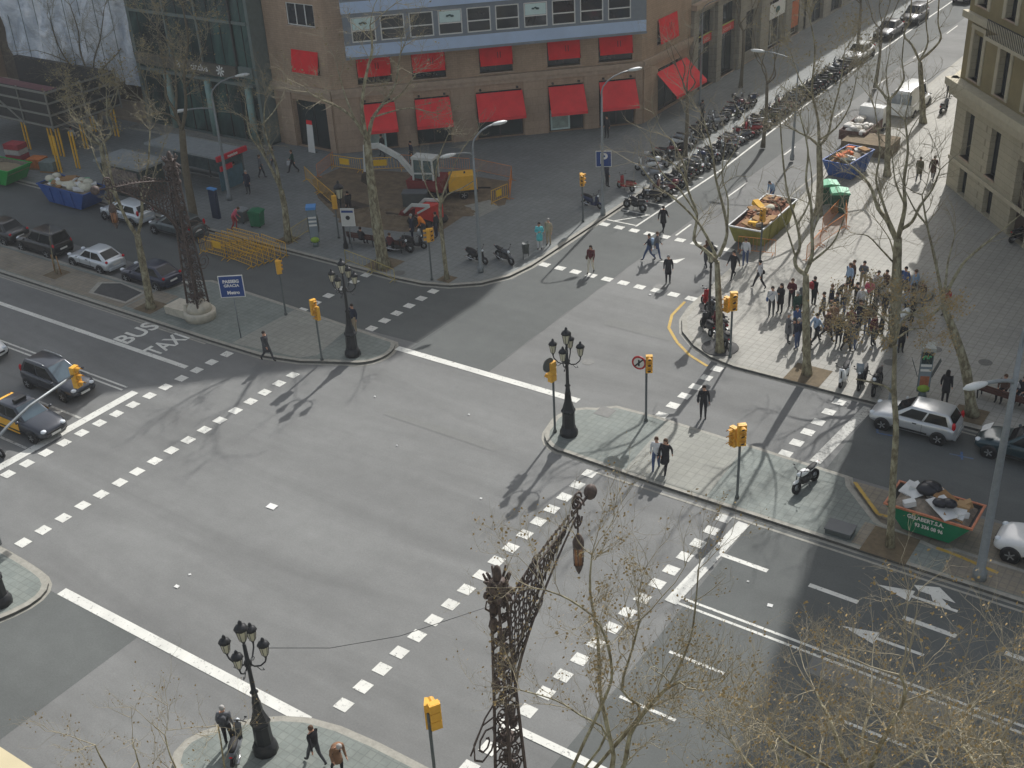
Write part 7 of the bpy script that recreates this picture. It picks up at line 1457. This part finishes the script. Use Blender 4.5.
tree(J_, [(tp, .22, .16)]+[(PL(J_, p, o), a, b_) for p, o, a, b_ in [
    ([(281, 190), (272, 170), (262, 152), (250, 135), (246, 110)], 1.5, .11, .03), ([(281, 190), (276, 165), (271, 150), (264, 125), (266, 95)], -1.5, .1, .03), ([(265, 155), (255, 130), (240, 115)], -1, .06, .02), ([(262, 125), (275, 110), (285, 90)], 1.5, .05, .02)]], .22, 'forked plane tree beside the phone booth', 4, 1.4, .02, 17, dens=.9, leafm=M_bud)
K_ = at(151, 308, .13); tp = PL(K_, [(151, 308), (146, 280), (140, 250), (137, 234)])
tree(K_, [(tp, .24, .17)]+[(PL(K_, p, o), a, b_) for p, o, a, b_ in [
    ([(137, 236), (128, 222), (120, 205), (112, 180), (106, 150), (100, 130)], 1.5, .11, .04), ([(138, 234), (142, 215), (142, 192), (148, 165), (150, 130)], -1.2, .1, .03), ([(120, 205), (112, 190), (98, 165), (90, 140)], -1.5, .06, .02), ([(142, 205), (150, 185), (158, 160)], 1.5, .05, .02)]], .24, 'forked plane tree in front of the navy parked car', 4, 1.3, .02, 19, dens=.9, leafm=M_bud)
Np = at(196, 228, .13); tp = PL(Np, [(196, 228), (190, 195), (185, 165), (182, 130)])
tree(Np, [(tp, .3, .2)]+[(PL(Np, p, o), a, b_) for p, o, a, b_ in [
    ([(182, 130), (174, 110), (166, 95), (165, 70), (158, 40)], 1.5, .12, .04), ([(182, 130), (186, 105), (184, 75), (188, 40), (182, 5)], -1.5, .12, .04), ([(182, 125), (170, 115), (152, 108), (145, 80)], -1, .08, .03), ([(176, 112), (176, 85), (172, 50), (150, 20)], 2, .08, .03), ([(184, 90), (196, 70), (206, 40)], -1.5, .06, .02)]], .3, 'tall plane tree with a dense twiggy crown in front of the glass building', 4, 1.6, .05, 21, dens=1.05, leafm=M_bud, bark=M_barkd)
Mp = at(101, 124, .13); tp = PL(Mp, [(101, 124), (98, 105), (94, 82)])
tree(Mp, [(tp, .22, .16)]+[(PL(Mp, p, o), a, b_) for p, o, a, b_ in [
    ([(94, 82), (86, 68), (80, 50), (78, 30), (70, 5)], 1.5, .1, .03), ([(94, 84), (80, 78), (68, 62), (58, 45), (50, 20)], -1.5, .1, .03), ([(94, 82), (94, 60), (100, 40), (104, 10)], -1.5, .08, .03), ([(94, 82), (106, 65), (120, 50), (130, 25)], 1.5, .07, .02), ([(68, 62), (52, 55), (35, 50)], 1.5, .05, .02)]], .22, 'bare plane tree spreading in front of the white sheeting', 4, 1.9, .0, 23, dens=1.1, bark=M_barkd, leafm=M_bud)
Lp = at(112, 205, .13); tp = PL(Lp, [(112, 205), (106, 175), (101, 145)])
tree(Lp, [(tp, .2, .14)]+auto_limbs(Lp, tp, 4, 4.0, 2.2, .14, 25), .2, 'plane tree with small yellowish buds behind the left blue skip', 4, 1.1, .08, 25, dens=.9, leafm=M_bud)
Tp = at(923, 123, .13); tp = PL(Tp, [(923, 123), (922, 95), (920, 62)])
tree(Tp, [(tp, .24, .17)]+[(PL(Tp, p, o), a, b_) for p, o, a, b_ in [
    ([(920, 62), (912, 45), (904, 35), (910, 18), (912, -10)], 1, .1, .04), ([(920, 60), (932, 50), (941, 38), (938, 22), (940, -15)], -1, .1, .04), ([(921, 58), (928, 42), (926, 20), (930, -20)], 1.5, .08, .03)]], .24, 'bare plane tree with curling limbs near the top of the sunny pavement', 3, 1.4, 0, 27, dens=.5)
Fp = at(887, 176, .13); tp = PL(Fp, [(887, 176), (888, 140), (889, 100)])
tree(Fp, [(tp, .22, .15)]+[(PL(Fp, p, o), a, b_) for p, o, a, b_ in [
    ([(889, 100), (880, 90), (875, 80), (880, 60), (878, 40)], 1, .09, .03), ([(889, 100), (898, 90), (904, 78), (902, 60), (905, 30)], -1, .09, .03), ([(889, 98), (886, 75), (890, 50)], 1.2, .06, .02)]], .22, 'bare plane tree beside the loaded truck on the side street', 3, 1.5, 0, 29, dens=.6)
Gp = at(818, 215, .13); tp = PL(Gp, [(818, 215), (820, 185), (819, 146)])
tree(Gp, [(tp, .26, .17)]+[(PL(Gp, p, o), a, b_) for p, o, a, b_ in [
    ([(819, 146), (810, 138), (800, 133), (785, 125)], -1, .09, .03), ([(819, 146), (828, 135), (832, 115), (840, 85), (845, 50)], 1.5, .1, .03), ([(819, 146), (818, 120), (812, 90), (815, 50), (810, 20)], -1.5, .1, .03), ([(819, 140), (836, 128), (850, 105), (858, 70)], -1.5, .07, .02), ([(812, 95), (800, 80), (790, 50)], 1.5, .05, .02)]], .26, 'plane tree with a dense twiggy crown beside the blue skip on the side street', 4, 1.7, .04, 31, dens=1.2, leafm=M_bud)
for k, (px, py, lab) in enumerate([(745, 60, 'bare street tree in front of the red shop signs'), (768, 120, 'bare street tree rising among the scooters near the street lamp head'), (690, 130, 'bare street tree just beyond the red corner awning'), (860, 30, 'bare street tree behind the white parked car on the side street'), (880, 60, 'bare street tree near the two black cars')]):
    bp = at(px, py+28, .13); bp = (bp[0]-.4, bp[1]); g0 = Vector((*bp, .13)); tp = [g0, g0+Vector((.1, 0, 2.5)), g0+Vector((0, .1, 4.6))]
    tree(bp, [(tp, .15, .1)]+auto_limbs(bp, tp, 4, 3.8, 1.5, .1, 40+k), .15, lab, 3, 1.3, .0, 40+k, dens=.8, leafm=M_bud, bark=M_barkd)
Sp = at(57, 274, .13); g0 = Vector((*Sp, .13))
tree(Sp, [([g0, g0+Vector((0, 0, 1.0)), g0+Vector((.05, 0, 1.7))], .05, .03), ([g0+Vector((.05, 0, 1.7)), g0+Vector((.1, .1, 2.6))], .025, .01)], .05, 'thin staked sapling beside the pale silver coupe', 2, .6, 0, 50, dens=.5, name='sapling')
st_ = thing('tree_stakes', 'pair of wooden stakes beside the thin sapling', 'stakes', (Sp[0], Sp[1], .13)); [MB().tube([(d_, .1, 0), (d_*.8, .08, 1.2)], .035, 6).build('stake', M_timber, st_) for d_ in (-.3, .3)]
# near trees, crowns seen from above; their trunks stand on the near islands and pavement below the frame
def near_tree(base, fork, limbs_px, label, seed, leaf, **kw):
    g0 = Vector((*base, .13)); tp = [g0, g0+Vector((.05, .05, fork*.5)), g0+Vector((.1, .1, fork))]; f0 = tp[-1]
    L_ = [(tp, .24, .17)]
    for pts, o, a, b_ in limbs_px: q = PL(base, pts, o); L_.append(([f0, f0.lerp(q[0], .5)+Vector((0, 0, .2))]+q, a, b_))
    return tree(base, L_, .24, label, kw.pop('twig', 4), kw.pop('tl', 1.5), leaf, seed, **kw)
near_tree((-12.6, 17.6), 3.2, [([(612, 768), (608, 730), (600, 690), (598, 640), (590, 590), (592, 555)], [0, 0, .5, 1, 1.4, 1.8], .08, .02), ([(620, 775), (630, 735), (645, 712), (665, 690), (680, 682)], [0, -.2, -.5, -.8, -1], .08, .03), ([(650, 705), (672, 680), (690, 640), (696, 600), (698, 570)], [0, .4, .8, 1.2, 1.5], .05, .015), ([(604, 700), (612, 670), (600, 625), (570, 600), (545, 590)], [0, -.4, -.8, -1.2, -1.4], .05, .015), ([(606, 735), (580, 715), (555, 700), (520, 690)], [0, .3, .6, 1], .04, .015), ([(640, 715), (622, 690), (632, 650), (640, 620)], [0, -.6, -1, -1.4], .05, .02)],
    'nearest plane tree with brown dry seed tufts at the bottom centre of the view', 61, .06, dens=1.0, leafsz=.03, tl=1.3, up=.8, tr=.0085)
near_tree((-6.0, 17.0), 4.0, [([(850, 790), (840, 750), (828, 715), (822, 705), (815, 690)], [0, .5, 1, 1.4, 1.8], .07, .02), ([(860, 790), (880, 745), (900, 710), (905, 690), (900, 675)], [0, -.4, -.8, -1, -1.2], .07, .02), ([(870, 790), (915, 755), (950, 730), (975, 705)], [0, .4, .8, 1.1], .06, .02), ([(845, 790), (815, 760), (790, 745), (775, 735)], [0, -.4, -.8, -1], .05, .02), ([(860, 790), (862, 740), (868, 715), (872, 700)], [0, .8, 1.5, 2], .05, .02)],
    'near plane tree with a wide tufted brown crown at the bottom right of the view', 63, .06, dens=.95, leafsz=.03, tl=1.3, up=.4, tr=.0085)
near_tree((-2.5, 15.5), 4.5, [([(985, 800), (975, 765), (962, 745)], [0, .5, 1], .05, .02), ([(1000, 800), (1005, 765), (1000, 740)], [0, -.5, -.8], .05, .02), ([(990, 800), (940, 780), (930, 765)], [0, .5, 1], .05, .02)],
    'near plane tree showing only its crown top in the bottom right corner', 65, .07, dens=1.0, leafsz=.026, tl=1.1, tr=.008)
near_tree((-10.2, 14.2), 4.2, [([(760, 800), (745, 760), (730, 740)], [0, .5, 1], .05, .02), ([(770, 800), (780, 765), (765, 735)], [0, -.5, -.8], .05, .02), ([(780, 800), (812, 775), (820, 760)], [0, .5, 1], .05, .02)],
    'near plane tree between the two bigger crowns at the bottom edge', 67, .07, dens=1.0, leafsz=.026, tl=1.2, tr=.008)
near_tree((-19.8, 10.6), 3.0, [([(200, 850), (185, 790), (170, 755), (165, 735)], [0, .5, 1, 1.3], .05, .015), ([(210, 850), (225, 790), (222, 750), (218, 725)], [0, -.4, -.8, -1], .05, .015), ([(190, 850), (130, 800), (105, 765), (95, 745)], [0, .4, .8, 1], .05, .015), ([(200, 850), (150, 790), (135, 750)], [0, -.6, -1], .04, .015)],
    'faint twiggy crown top of a plane tree at the bottom left of the view', 69, .08, dens=.75, leafsz=.024, tl=1.1, tr=.006)
